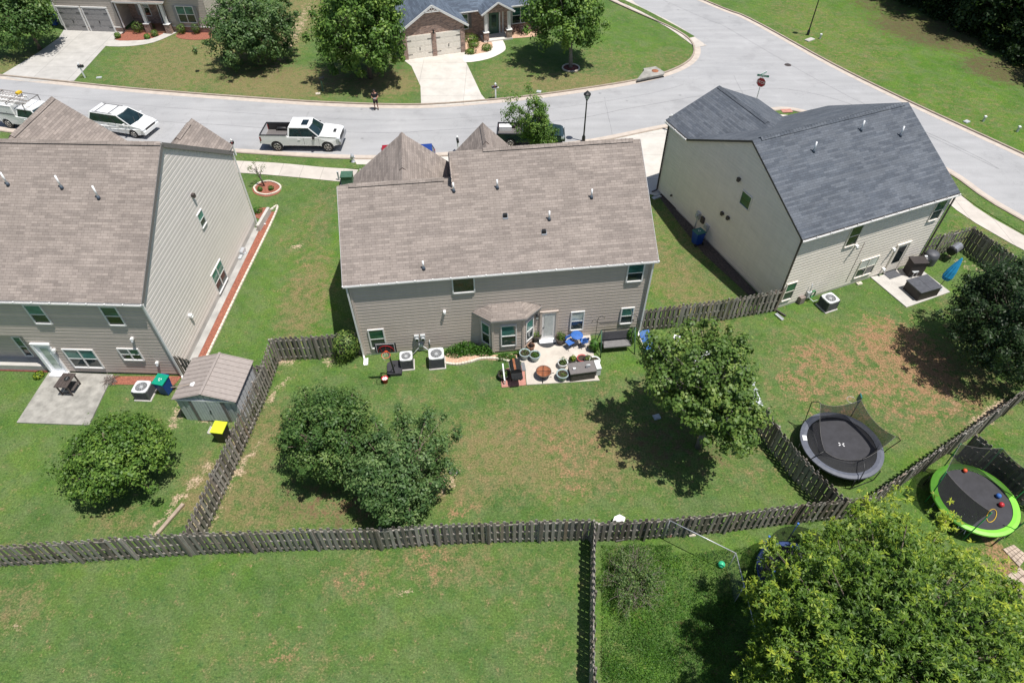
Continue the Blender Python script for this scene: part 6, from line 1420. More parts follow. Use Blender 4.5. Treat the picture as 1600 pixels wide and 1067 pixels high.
for (px, py, lab, sd) in ((407, 298, 'low plant at the left inside the sapling ring', 86), (424, 297, 'leafy low plant at the right inside the sapling ring', 87)): shrub('small_shrub', lab, G(px, py), .22, .35, 'leaf_weed', sd, .08, 220)
# white shed under the maple
def white_shed():
    A, B, C_ = G(1133, 640, 2.2), G(1196, 627, 2.2), G(1052, 522, 2.2); T = thing('garden_shed', 'white roofed metal shed half hidden under the maple', 'shed', (B.x, B.y, 0)); off = (B.x, B.y, 0)
    bx, by = B.x - .1, B.y + .1; ax = bx - 2.6; fy = by; bk = by + 3.3; m = MB('shed_wall_white', off); lean = -.35
    zz = lambda x: 1.75 + .35 * (1 - abs(x - (ax + bx) / 2) / ((bx - ax) / 2))
    def rib(p, q, s):
        p = Vector(p); q = Vector(q)
        for i in range(15):
            z0, z1 = i * .118, (i + 1) * .118; o = Vector(s) * (.03 if i % 2 else 0); m.face([p + o + Vector((0, 0, z0)), q + o + Vector((0, 0, z0)), q + o + Vector((0, 0, z1)), p + o + Vector((0, 0, z1))])
            o2 = Vector(s) * .03; m.face([p + Vector((0, 0, z1)), q + Vector((0, 0, z1)), q + o2 + Vector((0, 0, z1)), p + o2 + Vector((0, 0, z1))])
    rib((ax, fy, 0), (bx, fy + .1, 0), (0, -1, 0)); rib((bx, fy, 0), (bx - .2, bk, 0), (1, 0, 0)); rib((bx, bk, 0), (ax, bk, 0), (0, 1, 0)); rib((ax, bk, 0), (ax, fy, 0), (-1, 0, 0)); m.face([(ax, fy, 1.77), (bx, fy + .1, 1.77), ((ax + bx) / 2, fy + .05, 2.1)]); m.build('wall', T)
    r = MB('shed_wall_white', off); xm = (ax + bx) / 2
    r.slab([(xm, fy - .15, 2.18), (bx + .12, fy - .1, 1.8), (bx - .1, bk + .15, 1.8), (xm - .1, bk + .15, 2.18)], .04, 0, 0); r.slab([(ax - .12, fy - .15, 1.8), (xm, fy - .15, 2.18), (xm - .1, bk + .15, 2.18), (ax - .12, bk + .15, 1.8)], .04, 0, 0)
    for k in range(8): y = fy + k * (bk - fy) / 7; r.beam((xm, y, 2.2), (bx + .1, y, 1.82), .03, .03); r.beam((ax - .1, y, 1.82), (xm, y, 2.2), .03, .03)
    r.build('roof', T)
white_shed()
mbox('white_cooler', 'white lidded box between the blue lounger and the maple', 'box', G(1062, 545), R(-20), [((0, 0, .3), (.9, .6, .6)), ((0, 0, .64), (.98, .68, .07))], 'white_metal', .03)
# ------------------------------------------------------------ trampolines
def trampoline(label, c, rx, mat_pad, net, poles, z=.85, padw=.32, frame_mat='black_metal', emblem=True, pole_mat='black_metal', nh=1.75, sag=None, rz=0, pole_label=None, npole=6, skip=(), n=48, bow=True):
    T = thing('trampoline', label, 'trampoline', (c.x, c.y, 0), rz); ci = [2 * PI * k / n for k in range(n)]
    m = MB('mat_black'); rr = rx - padw + .03; m.face([(rr * math.cos(a), rr * math.sin(a), z - .02) for a in ci]); m.face([(rr * math.cos(a), rr * math.sin(a), z - .035) for a in ci][::-1]); m.build('jumping_mat', T)
    p = MB(mat_pad)
    for k in range(n):
        a, b = ci[k], ci[(k + 1) % n]; pr = [(rx - padw, z + .01), (rx - padw * .5, z + .05), (rx, z + .015), (rx + .01, z - .06)]
        for (r0, z0), (r1, z1) in zip(pr, pr[1:]): p.face([(r0 * math.cos(a), r0 * math.sin(a), z0), (r1 * math.cos(a), r1 * math.sin(a), z1), (r1 * math.cos(b), r1 * math.sin(b), z1), (r0 * math.cos(b), r0 * math.sin(b), z0)])
    p.build('spring_pad', T)
    f = MB(frame_mat); f.tube([(rx * .98 * math.cos(a), rx * .98 * math.sin(a), z - .05) for a in ci], .03, 6, closed=True); f.build('frame', T)
    for k in range(4):
        a = k * PI / 2 + .5; d = Vector((-math.sin(a), math.cos(a), 0)); q = Vector((math.cos(a), math.sin(a), 0)) * rx * .96; l = MB(frame_mat); l.tube([q + d * .75 + Vector((0, 0, z - .05)), q + d * .7 + Vector((0, 0, .04)), q - d * .7 + Vector((0, 0, .04)), q - d * .75 + Vector((0, 0, z - .05))], .024, 6); l.build('leg', T)
    tops = []
    for k, (a, lean, hh) in enumerate(poles):
        q = Vector((math.cos(a), math.sin(a), 0)); o = q * rx * 1.0; l = MB(pole_mat)
        if bow: t = q * (rx * .88) + Vector((0, 0, z + hh)) + Vector((lean[0], lean[1], 0)); l.tube([o + Vector((0, 0, .1)), o * 1.06 + Vector((0, 0, z + .1)), o * 1.09 + Vector((lean[0] * .7, lean[1] * .7, z + hh * .8)), t + q * .1, t], .022, 7)
        else: t = o + Vector((lean[0], lean[1], z + hh)); l.tube([o + Vector((0, 0, .1)), o + Vector((0, 0, z)), t], .026, 7)
        l.build('pole', T); tops.append(t)
    nm = MB(net); K = len(poles)
    for k in range(K):
        t0, t1 = tops[k], tops[(k + 1) % K]; a0, a1 = poles[k][0], poles[(k + 1) % K][0]; a1 = a1 if a1 > a0 else a1 + 2 * PI
        if k in skip: continue
        S = 10
        for i in range(S):
            u, v = i / S, (i + 1) / S
            def P(u_, w_):
                aa = a0 + (a1 - a0) * u_; b = Vector((math.cos(aa) * (rx - padw), math.sin(aa) * (rx - padw), z)); t = t0.lerp(t1, u_) - Vector((0, 0, .35 * 4 * u_ * (1 - u_) * (1 if bow else .5))); r = b.lerp(t, w_); return r - Vector((math.cos(aa), math.sin(aa), 0)) * .25 * math.sin(PI * w_) * (1 if bow else .3)
            for j in range(4): nm.face([P(u, j / 4), P(v, j / 4), P(v, (j + 1) / 4), P(u, (j + 1) / 4)], sm=True)
    nm.build('safety_net', T)
    e = MB('trim_dark')
    for k in range(K):
        if k in skip: continue
        a, b = tops[k], tops[(k + 1) % K]; S = 8; e.tube([a.lerp(b, i / S) - Vector((0, 0, .35 * 4 * (i / S) * (1 - i / S) * (1 if bow else .5))) for i in range(S + 1)], .009, 4)
    e.build('net_cord', T); return T
tc = (G(1255, 668, .85) + G(1371, 722, .85)) / 2; tc = Vector((16.12, 18.5, 0))
tr1 = trampoline('black and slate blue trampoline with sagging safety net on the right lawn', tc, 1.95, 'pad_blue_grey', 'net_black', [(1.15, (.1, .25), 1.35), (2.35, (0, .1), 1.35), (3.75, (.3, .1), .5), (4.9, (.2, .5), .6), (-.05, (.25, -.1), 1.3)], rz=R(-8))
m = MB('sign_white')
for k in range(4): a = k * PI / 2 + PI / 4 + (.25 if k % 2 else -.25); m.prism([(math.cos(a) * .05 - math.sin(a) * .0, math.sin(a) * .05), (math.cos(a - .25) * .22, math.sin(a - .25) * .22), (math.cos(a) * .27, math.sin(a) * .27), (math.cos(a + .2) * .2, math.sin(a + .2) * .2)], .835, .84)
m.v = [Vector((v.x * .62, v.y * .62, v.z)) for v in m.v]; m.build('mat_emblem', tr1); m = MB('white_paint'); m.box((-1.75, .1, .91), (.2, .3, .012)); m.build('warning_label', tr1)
m = MB('green_lid_dark'); m.box((.9, 2.15, 1.9), (.06, .3, .5)); m.build('hoop_board', tr1, bevel=.02); m = MB('ladder_alu'); m.tube([(.55 + .22 * math.cos(a), 2.1 + .22 * math.sin(a), 1.8) for a in [.6 + 5.2 * i / 16 for i in range(17)]], .015, 5); m.build('hoop_ring', tr1)
gc = Vector((21.2, 15.5, 0))
tr2 = trampoline('lime green padded trampoline with black mat and green poles', gc, 1.86, 'lime_pad', 'net_black', [(1.9, (-.0, .1), 1.7), (3.0, (-.1, .1), 1.7), (4.2, (-.0, -.0), 1.7), (5.3, (.1, 0), 1.7), (.0, (.2, .1), 1.7), (.95, (.1, .1), 1.7)], padw=.3, pole_mat='hose_green', bow=False, skip=(2, 3))
def on_mat(x, y, z=.835): return gc + Vector((x, y, z))
m = MB('red_plastic'); m.ball((0, 0, .1), .12, 10); tag(m.build('ball', loc=on_mat(1.0, -.35)), 'red and pink ball on the green trampoline mat', 'ball', 'balls on the green trampoline')
m = MB('blue_fabric'); m.ball((0, 0, .1), .12, 10); tag(m.build('ball', loc=on_mat(1.1, .1)), 'blue ball on the green trampoline mat', 'ball', 'balls on the green trampoline')
m = MB('orange_red'); m.ball((0, 0, .09), .1, 10); tag(m.build('ball', loc=on_mat(.2, 1.45)), 'orange ball at the far edge of the green trampoline', 'ball', 'balls on the green trampoline')
m = MB('yellow_tool'); m.tube([(math.cos(a) * .42, math.sin(a) * .16, .02) for a in [2 * PI * i / 24 for i in range(24)]], .015, 5, closed=True); tag(m.build('toy_hoop', loc=on_mat(.35, -.85), rz=.8), 'yellow hoop lying on the green trampoline mat', 'hoop')
m = MB('galvanised')
for x in (-.16, .16): m.beam((x, 0, 0), (x, .45, .85), .03, .03)
for k in range(3): m.beam((-.16, .1 + .13 * k, .2 + .25 * k), (.16, .1 + .13 * k, .2 + .25 * k), .05, .03)
tag(m.build('step_ladder', loc=G(1500, 832), rz=R(-20)), 'small metal ladder leaning on the green trampoline edge', 'ladder')
# pavers bottom right
for i, (pts, lab) in enumerate((([(1566, 858), (1583, 851), (1606, 869), (1592, 886)], 'upper of two slabs of tan pavers at the right edge'), ([(1565, 903), (1592, 886), (1640, 925), (1610, 950)], 'lower and larger slab of tan pavers at the right edge'))):
    P = [G(*p) for p in pts]; c = sum(P, Vector()) / 4; T = thing('stepping_slab', lab, 'paver', c, 0, 'tan pavers'); m = MB(['paver_joint', 'paver_tan'], c); m.prism([(p.x, p.y) for p in P], 0, .03); N_ = 4
    for a in range(N_):
        for b in range(N_):
            q = lambda u, v: P[0].lerp(P[1], u).lerp(P[3].lerp(P[2], u), v); e = .06; u0, u1, v0, v1 = (a + e) / N_, (a + 1 - e) / N_, (b + e) / N_, (b + 1 - e) / N_; m.prism([(q(*w_).x, q(*w_).y) for w_ in ((u0, v0), (u1, v0), (u1, v1), (u0, v1))], .03, .05, mi=1)
    m.build('pavers', T)
# clear-sided pen and small trampoline behind the big tree
def pen():
    A, B, C_ = G(1047, 813, 1.7), G(1150, 864, 1.7), G(1163, 915, 1.7); b0 = Vector((A.x, A.y, 0)); T = thing('wire_pen', 'wire mesh pen with a pale top rail below the dark fence', 'pen', b0); m = MB('galvanised', b0)
    m.tube([A, B], .022, 6); m.tube([B, C_, C_ + (C_ - B) * 1.2], .018, 6); m.build('top_rail', T)
    for q in (A, B, C_): l = MB('galvanised', b0); l.tube([q, (q.x, q.y, 0)], .02, 6); l.build('post', T)
    w_ = MB('clear_fence', b0)
    for a, b in ((A, B), (B, C_)): w_.face([(a.x, a.y, 0), (b.x, b.y, 0), b, a])
    w_.build('mesh_panel', T)
pen()
m = MB('ball_green'); m.ball((0, 0, .16), .16, 12); tag(m.build('ball', loc=G(1126, 884)), 'mint green ball lying alone in the wire pen', 'ball')
def small_tramp():
    c = G(1232, 905); c.z = 0; T = thing('trampoline', 'small blue trampoline mostly under the huge tree', 'trampoline', c); n = 36; ci = [2 * PI * k / n for k in range(n)]; m = MB('blue_tarp')
    for k in range(n): a, b = ci[k], ci[(k + 1) % n]; m.face([(1.25 * math.cos(a), 1.25 * math.sin(a), .6), (1.5 * math.cos(a), 1.5 * math.sin(a), .58), (1.5 * math.cos(b), 1.5 * math.sin(b), .58), (1.25 * math.cos(b), 1.25 * math.sin(b), .6)])
    m.build('spring_pad', T); m = MB('mat_black'); m.face([(1.22 * math.cos(a), 1.22 * math.sin(a), .56) for a in ci]); m.build('jumping_mat', T)
    for k in range(6): a = k * PI / 3 + .4; l = MB('blue_fabric'); l.tube([(1.5 * math.cos(a), 1.5 * math.sin(a), 0), (1.5 * math.cos(a), 1.5 * math.sin(a), 2.1)], .022, 6); l.cyl((1.5 * math.cos(a), 1.5 * math.sin(a), 2.1), (1.5 * math.cos(a), 1.5 * math.sin(a), 2.2), .045, n=8); l.build('pole', T)
    m = MB('net_black')
    for k in range(n): a, b = ci[k], ci[(k + 1) % n]; m.face([(1.45 * math.cos(a), 1.45 * math.sin(a), .6), (1.45 * math.cos(b), 1.45 * math.sin(b), .6), (1.45 * math.cos(b), 1.45 * math.sin(b), 2.05), (1.45 * math.cos(a), 1.45 * math.sin(a), 2.05)])
    m.build('safety_net', T)
small_tramp()
# ------------------------------------------------------------ right house patio
flat('patio', g((1360, 434), (1381, 430), (1420, 416), (1440, 423), (1484, 457), (1416, 481)), .06, 'concrete', thick=.06)
T = thing('covered_table', 'big square table under a dark fitted cover on the right patio', 'covered table', G(1437, 456, .06), FR.yaw + R(-3)); m = MB('cover_brown'); m.prism([(-.78, -.62), (.74, -.62), (.74, .6), (-.78, .6)], 0, .62); m.build('cover_sides', T, bevel=.03); m = MB('cover_slate'); m.box((-.02, 0, .66), (1.6, 1.28, .07)); m.box((-.02, 0, .7), (.02, 1.28, .012)); m.box((-.02, 0, .7), (1.6, .02, .012)); m.build('cover_top', T, bevel=.02)
mbox('doormat', 'dark square doormat at the right house back door', 'doormat', G(1394, 429, .062), FR.yaw, [((0, 0, .01), (.95, .6, .02)), ((0, 0, .022), (.85, .5, .006))], 'cover_slate')
T = thing('covered_grill', 'tall dark covered grill against the right house wall', 'covered grill', G(1424, 427, .06), FR.yaw + R(-20)); m = MB('cover_brown'); m.prism([(-.42, -.3), (.5, -.3), (.5, .34), (-.42, .34)], 0, 1.0); m.build('cover_sides', T, bevel=.05); m = MB('cover_brown'); m.box((.04, .02, 1.04), (1.0, .7, .1)); m.build('cover_top', T, bevel=.04)
T = thing('patio_chair', 'small light metal chair in front of the covered grill', 'chair', G(1424, 431, .06), FR.yaw); m = MB('meter_grey'); m.box((0, 0, .44), (.4, .4, .03)); m.build('seat', T, bevel=.01); m = MB('meter_grey'); m.box((0, .19, .68), (.4, .03, .4)); m.build('backrest', T)
for x in (-.17, .17):
    for y in (-.17, .17): l = MB('meter_grey'); l.box((x, y, .22), (.03, .03, .44)); l.build('leg', T)
T = thing('kettle_grill', 'dark kettle grill with a pale lid spot beside the right house corner', 'grill', G(1437, 420, .06)); m = MB(['black_metal', 'white_metal']); m.lathe((0, 0, .55), [(.001, 0), (.2, .03), (.32, .18), (.33, .25), (.26, .38), (.1, .46), (.001, .47)], 18); m.box((-.05, .0, 1.03), (.16, .12, .05), mi=1); m.build('bowl', T)
for k in range(3): a = k * 2.1; l = MB('black_metal'); l.tube([(math.cos(a) * .18, math.sin(a) * .18, .65), (math.cos(a) * .34, math.sin(a) * .34, 0)], .018, 5); l.build('leg', T)
T = thing('covered_grill', 'round grey covered grill between the house corner and the barrel grill', 'covered grill', G(1449, 411, 0)); m = MB('cover_slate'); m.lathe((0, 0, 0), [(.4, 0), (.44, .5), (.42, .8), (.3, .9), (.001, .93)], 18); m.build('cover_top', T)
T = thing('barrel_grill', 'black and grey barrel smoker on thin legs by the brown fence', 'barrel grill', G(1482, 405), FR.yaw + R(14)); m = MB(['black_metal', 'steel']); m.tube([(-.45, 0, .85), (-.44, 0, .85), (.42, 0, .85), (.45, 0, .85)], [.2, .29, .29, .2], 22); 
m.build('barrel', T); m = MB('steel')
for k in range(8): a0, a1 = PI * k / 8, PI * (k + 1) / 8; m.face([(-.3, .3 * math.cos(a0), .85 + .3 * math.sin(a0)), (.46, .3 * math.cos(a0), .85 + .3 * math.sin(a0)), (.46, .3 * math.cos(a1), .85 + .3 * math.sin(a1)), (-.3, .3 * math.cos(a1), .85 + .3 * math.sin(a1))])
m.build('lid', T)
for x in (-.35, .35):
    for y in (-.22, .22): l = MB('black_metal'); l.tube([(x, y * .6, .7), (x, y, 0)], .016, 5); l.build('leg', T)
def umbrella():
    T = thing('patio_umbrella', 'closed bright blue umbrella leaning on the right patio corner', 'umbrella', G(1465, 451, .06), 0); m = MB('bronze_brown'); top = Vector((.55, .25, 2.15)); m.tube([(0, 0, 0), top * 1.0], .02, 7); m.build('pole', T)
    c = MB(['umbrella_blue', 'white_metal']); d = top.normalized(); x = d.cross(Vector((0, 0, 1))).normalized(); y = x.cross(d); n = 20; b = []
    rings = [(.32, .17), (.42, .24), (.6, .22), (.8, .15), (.95, .08), (1.03, .04)]
    for t, r in rings: b.append([top * t + (x * math.cos(2 * PI * k / n) + y * math.sin(2 * PI * k / n)) * r * (1 + .25 * (k % 2)) for k in range(n)])
    for i in range(len(b) - 1):
        for k in range(n): c.face([b[i][k], b[i][(k + 1) % n], b[i + 1][(k + 1) % n], b[i + 1][k]], 1 if k in (12, 16) else 0)
    c.face(b[-1]); c.face(b[0][::-1]); c.build('canopy', T)
    s = MB('meter_grey'); s.lathe((0, 0, 0), [(.001, 0), (.26, 0), (.26, .05), (.06, .1), (.05, .28), (.001, .28)], 16); s.build('stand', T)
umbrella()
mbox('garden_light', 'small dark spike light on the grass beyond the right patio', 'garden light', G(1495, 455), 0, [((0, 0, .12), (.05, .05, .24)), ((0, 0, .26), (.1, .1, .06))], 'black_plastic')
T = thing('utility_box', 'grey utility box with pipes at the right house wall, left of its air conditioner', 'utility box', G(1254, 473), FR.yaw); m = MB(['meter_grey', 'dead_twig']); m.box((.3, .05, .55), (.3, .16, .4)); m.box((-.15, .05, .25), (.35, .25, .5), mi=1); m.build('cabinet', T, bevel=.01); m = MB('galvanised'); m.tube([(.3, .05, .7), (.3, .1, 1.35)], .03, 6); m.tube([(.35, 0, .3), (.55, -.25, .12), (.8, -.3, .2)], .025, 6); m.build('pipe', T)
m = MB('hose_green')
for k in range(4): m.tube([(.16 * math.cos(a), .02 * k, .55 + .26 * math.sin(a)) for a in [2 * PI * i / 16 for i in range(16)]], .02, 5, closed=True)
tag(m.build('garden_hose', loc=G(1266, 470), rz=FR.yaw), 'coiled green hose hanging by the right house utility box', 'hose')
mbox('splash_block', 'white splash block at the right house left corner', 'splash block', G(1217, 496), R(28), [((0, 0, .04), (.18, .6, .05)), ((-.08, 0, .08), (.03, .6, .05)), ((.08, 0, .08), (.03, .6, .05))], 'galvanised')
mbox('splash_block', 'grey splash block at the far front corner of the right house', 'splash block', G(1026, 309), R(-60), [((0, 0, .04), (.3, .7, .05)), ((-.13, 0, .08), (.03, .7, .05)), ((.13, 0, .08), (.03, .7, .05))], 'galvanised')
mbox('flat_stone', 'flat beige stone on the grass by the right house wall', 'stone', G(1342, 444), .3, [((0, 0, .05), (.35, .2, .1)), ((.04, 0, .11), (.22, .12, .03))], 'stone_pale', .03)
# ------------------------------------------------------------ street furniture
def lamp_post(px, py, label, h=4.15):
    T = thing('street_lamp', label, 'street lamp', G(px, py), .3, 'street lamps'); m = MB('black_metal'); m.lathe((0, 0, 0), [(.14, 0), (.14, .4), (.09, .5), (.065, .6), (.05, h - .7), (.09, h - .66), (.09, h - .6), (.04, h - .58)], 12); m.build('pole', T)
    l = MB(['curtain', 'black_metal']); s0, s1, z0, z1 = .1, .2, h - .56, h - .2
    for k in range(4):
        a0, a1 = k * PI / 2 + PI / 4, (k + 1) * PI / 2 + PI / 4; P = lambda a, r, z: Vector((math.cos(a) * r * 1.3, math.sin(a) * r * 1.3, z)); l.face([P(a0, s0, z0), P(a1, s0, z0), P(a1, s1, z1), P(a0, s1, z1)]); l.beam(P(a0, s0, z0), P(a0, s1, z1), .025, .025, mi=1)
    l.build('lantern', T); c = MB('black_metal'); c.lathe((0, 0, 0), [(.3, h - .2), (.28, h - .14), (.14, h - .02), (.05, h + .08), (.001, h + .12)], 8, sm=False); c.build('cap', T)
lamp_post(911.5, 221, 'black lantern street lamp rising behind the middle house ridge'); lamp_post(1262, 55, 'street lamp on the far green verge, its lantern cut off by the top edge')
def mailbox(px, py, label, rz, box_left=True):
    T = thing('mailbox', label, 'mailbox', G(px, py), rz, 'mailboxes along the street'); m = MB('white_paint'); m.box((0, 0, .65), (.1, .1, 1.3)); m.box((0, 0, 1.33), (.14, .14, .04)); m.box((0, 0, 1.38), (.07, .07, .08)); m.beam((0, -.25, .95), (0, .3, .95), .07, .07); m.build('post', T)
    b = MB('black_metal'); n = 8; pr = [(-.09, 1.0), (.09, 1.0), (.09, 1.12)] + [(.09 * math.cos(a), 1.12 + .09 * math.sin(a)) for a in [PI * i / n for i in range(1, n)]] + [(-.09, 1.12)]
    P = [[(p[0], y, p[1]) for p in pr] for y in (-.34, .16)]
    b.face(P[0]); b.face(P[1][::-1])
    for i in range(len(pr)): j = (i + 1) % len(pr); b.face([P[0][i], P[1][i], P[1][j], P[0][j]])
    b.build('letter_box', T); f = MB('red_plastic'); f.box((.1, -.1, 1.16), (.01, .05, .14)); f.build('flag', T)
mailbox(133, 122, 'white post mailbox at the top left driveway', R(100)); mailbox(774.5, 154, 'white post mailbox right of the bright driveway', R(-70)); mailbox(1045, 204, 'white post mailbox at the right house driveway', R(60)); mailbox(369, 243, 'white post mailbox beyond the left house gable', R(-20)); mailbox(716, 238, 'mailbox just showing beyond the second front gable', R(10))
T = thing('mailbox', 'mailbox in the shade of the tall bright street tree', 'mailbox', G(505, 143), R(120), 'mailboxes along the street'); m = MB('utility_green'); m.box((0, 0, .55), (.1, .1, 1.1)); m.build('post', T); m = MB('black_metal'); m.box((0, -.1, 1.15), (.18, .46, .2)); m.build('letter_box', T, bevel=.04)
T = thing('fire_hydrant', 'silver fire hydrant on the grass strip behind the white pickup', 'fire hydrant', G(552, 253), .3); m = MB('galvanised'); m.lathe((0, 0, 0), [(.17, 0), (.17, .04), (.11, .06), (.11, .45), (.15, .47), (.15, .51), (.13, .56), (.08, .66), (.03, .7), (.03, .75), (.001, .75)], 16); m.build('barrel', T)
for a in (0, PI, PI / 2): m = MB('galvanised'); d = Vector((math.cos(a), math.sin(a), 0)); m.cyl(Vector((0, 0, .38)) + d * .08, Vector((0, 0, .38)) + d * .2, .055 if a != PI / 2 else .075, n=12); m.build('nozzle', T)
T = thing('transformer_box', 'green electric transformer box behind the middle house gable', 'transformer', G(544, 286), R(3)); m = MB('utility_green'); m.box((0, 0, .35), (.82, .75, .7)); m.build('cabinet', T, bevel=.02); m = MB('utility_green'); m.box((0, 0, .73), (.88, .82, .06)); m.build('lid', T, bevel=.02); m = MB('concrete'); m.box((0, 0, .03), (1.05, 1.0, .06)); m.build('base', T)
mbox('marker_post', 'pale marker post left of the green transformer box', 'marker post', G(530, 282), 0, [((0, 0, .35), (.1, .1, .7)), ((0, 0, .72), (.13, .13, .05))], 'meter_grey', .01)
mbox('white_pedestal', 'white utility pedestal right of the green transformer box', 'pedestal', G(566, 286), 0, [((0, 0, .2), (.3, .25, .4)), ((0, 0, .42), (.34, .29, .05))], 'white_paint', .02)
for px, py, lab in ((1281, 61, 'white capped marker beside the far street lamp'), (1536, 190, 'white capped marker on the sunny right verge, nearer the road'), (1589, 206, 'grey capped marker furthest right on the verge')):
    mbox('utility_marker', lab, 'utility marker', G(px, py), 0, [((0, 0, .2), (.14, .14, .4)), ((0, 0, .43), (.18, .18, .1), 1)], ['galvanised', 'white_paint'], .02, 'utility markers on the verge')
mbox('utility_cover', 'flat concrete cover at the foot of the far street lamp', 'cover', G(1265, 63), .6, [((0, 0, .04), (1.0, .5, .08)), ((0, 0, .09), (.8, .35, .02))], 'concrete')
mbox('utility_cover', 'grey flat cover on the right verge by the road', 'cover', G(1510, 191), .5, [((0, 0, .04), (.5, .35, .08)), ((0, 0, .09), (.38, .24, .02))], 'meter_grey')
mbox('utility_cover', 'pale flat water meter cover beside the top left mailbox', 'cover', G(155, 122), .2, [((0, 0, .03), (.45, .3, .06)), ((0, 0, .07), (.34, .2, .02))], 'meter_grey')
mbox('utility_cover', 'pale flat cover on the dry grass left of the person', 'cover', G(497, 147), .2, [((0, 0, .03), (.4, .28, .06)), ((0, 0, .07), (.3, .18, .02))], 'stone_pale')
mbox('utility_cover', 'grey flat meter cover on the corner lawn near the kerb', 'cover', G(842, 144), -.2, [((0, 0, .03), (.4, .4, .06)), ((0, 0, .07), (.3, .3, .02))], 'meter_grey')
m = MB(['bronze_brown', 'black_metal']); m.lathe((0, 0, 0), [(.001, .02), (.3, .02), (.32, .016), (.32, .0)], 24)
for k in range(5): m.box((0, -.2 + .1 * k, .023), (.4, .02, .004), mi=1)
tag(m.build('manhole_cover', loc=G(1231, 102)), 'round brown manhole cover in the side street', 'manhole cover')
T = thing('storm_drain', 'concrete storm drain hood set in the corner kerb', 'storm drain', G(1015, 118), 0); P = [G(*p) - G(1015, 118) for p in ((994, 129), (1006, 114), (1005, 111), (1024, 108), (1038, 117), (1036, 120))]; m = MB(['concrete_aged', 'rust']); m.prism([(p.x, p.y) for p in P], .08, .24); c_ = G(1023, 115) - G(1015, 118); m.lathe((c_.x, c_.y, .24), [(.001, .012), (.32, .012), (.33, 0)], 18, mi=1); m.build('hood', T)
m = MB('black_metal'); a, b = G(994, 130) - G(1015, 118), G(1037, 121) - G(1015, 118); m.beam(a + Vector((0, 0, .05)), b + Vector((0, 0, .05)), .08, .1); m.build('throat', T)
def stop_sign():
    T = thing('stop_sign', 'red STOP sign with two green street name blades on top', 'street sign', G(1178, 170), R(-38)); m = MB('galvanised'); m.box((0, 0, 1.5), (.06, .04, 3.0)); m.build('post', T)
    F_ = MB(['sign_white', 'sign_red']); r = .41; o = [(r * math.cos(PI / 8 + k * PI / 4), 2.35 + r * math.sin(PI / 8 + k * PI / 4)) for k in range(8)]; i_ = [(r * .92 * math.cos(PI / 8 + k * PI / 4), 2.35 + r * .92 * math.sin(PI / 8 + k * PI / 4)) for k in range(8)]; F_.xprism(o, -.05, -.035, 0); F_.xprism(i_, -.056, -.05, 1); pl = F_.build('plate', T)
    def text(s, size, loc, rot, parent, mat, name):
        cu_ = bpy.data.curves.new(name, 'FONT'); cu_.body = s; cu_.size = size; cu_.align_x = 'CENTER'; cu_.align_y = 'CENTER'; cu_.extrude = .002; to = bpy.data.objects.new('t', cu_); COL.objects.link(to); bpy.context.view_layer.update()
        me = bpy.data.meshes.new_from_object(to.evaluated_get(bpy.context.evaluated_depsgraph_get())); bpy.data.objects.remove(to); me.materials.clear(); me.materials.append(MATS[mat]); ob = bpy.data.objects.new(name, me); COL.objects.link(ob); ob.parent = parent; ob.location = loc; ob.rotation_euler = rot; return ob
    text('STOP', .32, (0, -.06, 2.35), (PI / 2, 0, 0), pl, 'sign_white', 'lettering')
    for z, rz, ln in ((2.9, R(18), .95), (3.1, R(80), .8)):
        b = MB(['sign_green', 'sign_white']); b.box((0, 0, 0), (ln, .02, .18)); b.box((0, 0, .095), (ln, .024, .012), mi=1); b.box((0, 0, -.095), (ln, .024, .012), mi=1)
        o_ = b.build('name_blade', T); o_.location = (0, 0, z); o_.rotation_euler = (0, 0, rz)
        t = MB('sign_white'); rr_ = random.Random(int(z * 10)); x = -ln * .38
        while x < ln * .38: wd = rr_.uniform(.02, .05); t.box((x + wd / 2, -.012, 0), (wd, .004, rr_.uniform(.05, .1))); x += wd + .02
        o2 = t.build('blurred_lettering', o_)
stop_sign()
strip('verge', smooth(g((-60, 212), (0, 212), (120, 227), (300, 241), (430, 248), (520, 256), (578, 258)), 4), 0, -.62, .036, 'lawn')
strip('verge', smooth(g((1186, 175), (1210, 172.5), (1222, 173)), 4), 0, -.75, .05, 'lawn')
strip('verge', smooth(g((1497, 287), (1600, 353)) + [Vector((45, 21.2, 0))], 4), 0, -.9, .036, 'lawn')
strip('verge', smooth([Vector((12.5, 80.5, 0))] + g((960, 0), (1000, 20), (1048, 46), (1074, 61)), 4), .25, .95, .05, 'lawn')
m = MB('brick_pad'); m.box((0, 0, .03), (.9, .55, .05)); tag(m.build('tactile_paving', loc=G(1229, 174, .02), rz=R(6)), 'red tactile paving pad at the corner kerb ramp', 'tactile paving')

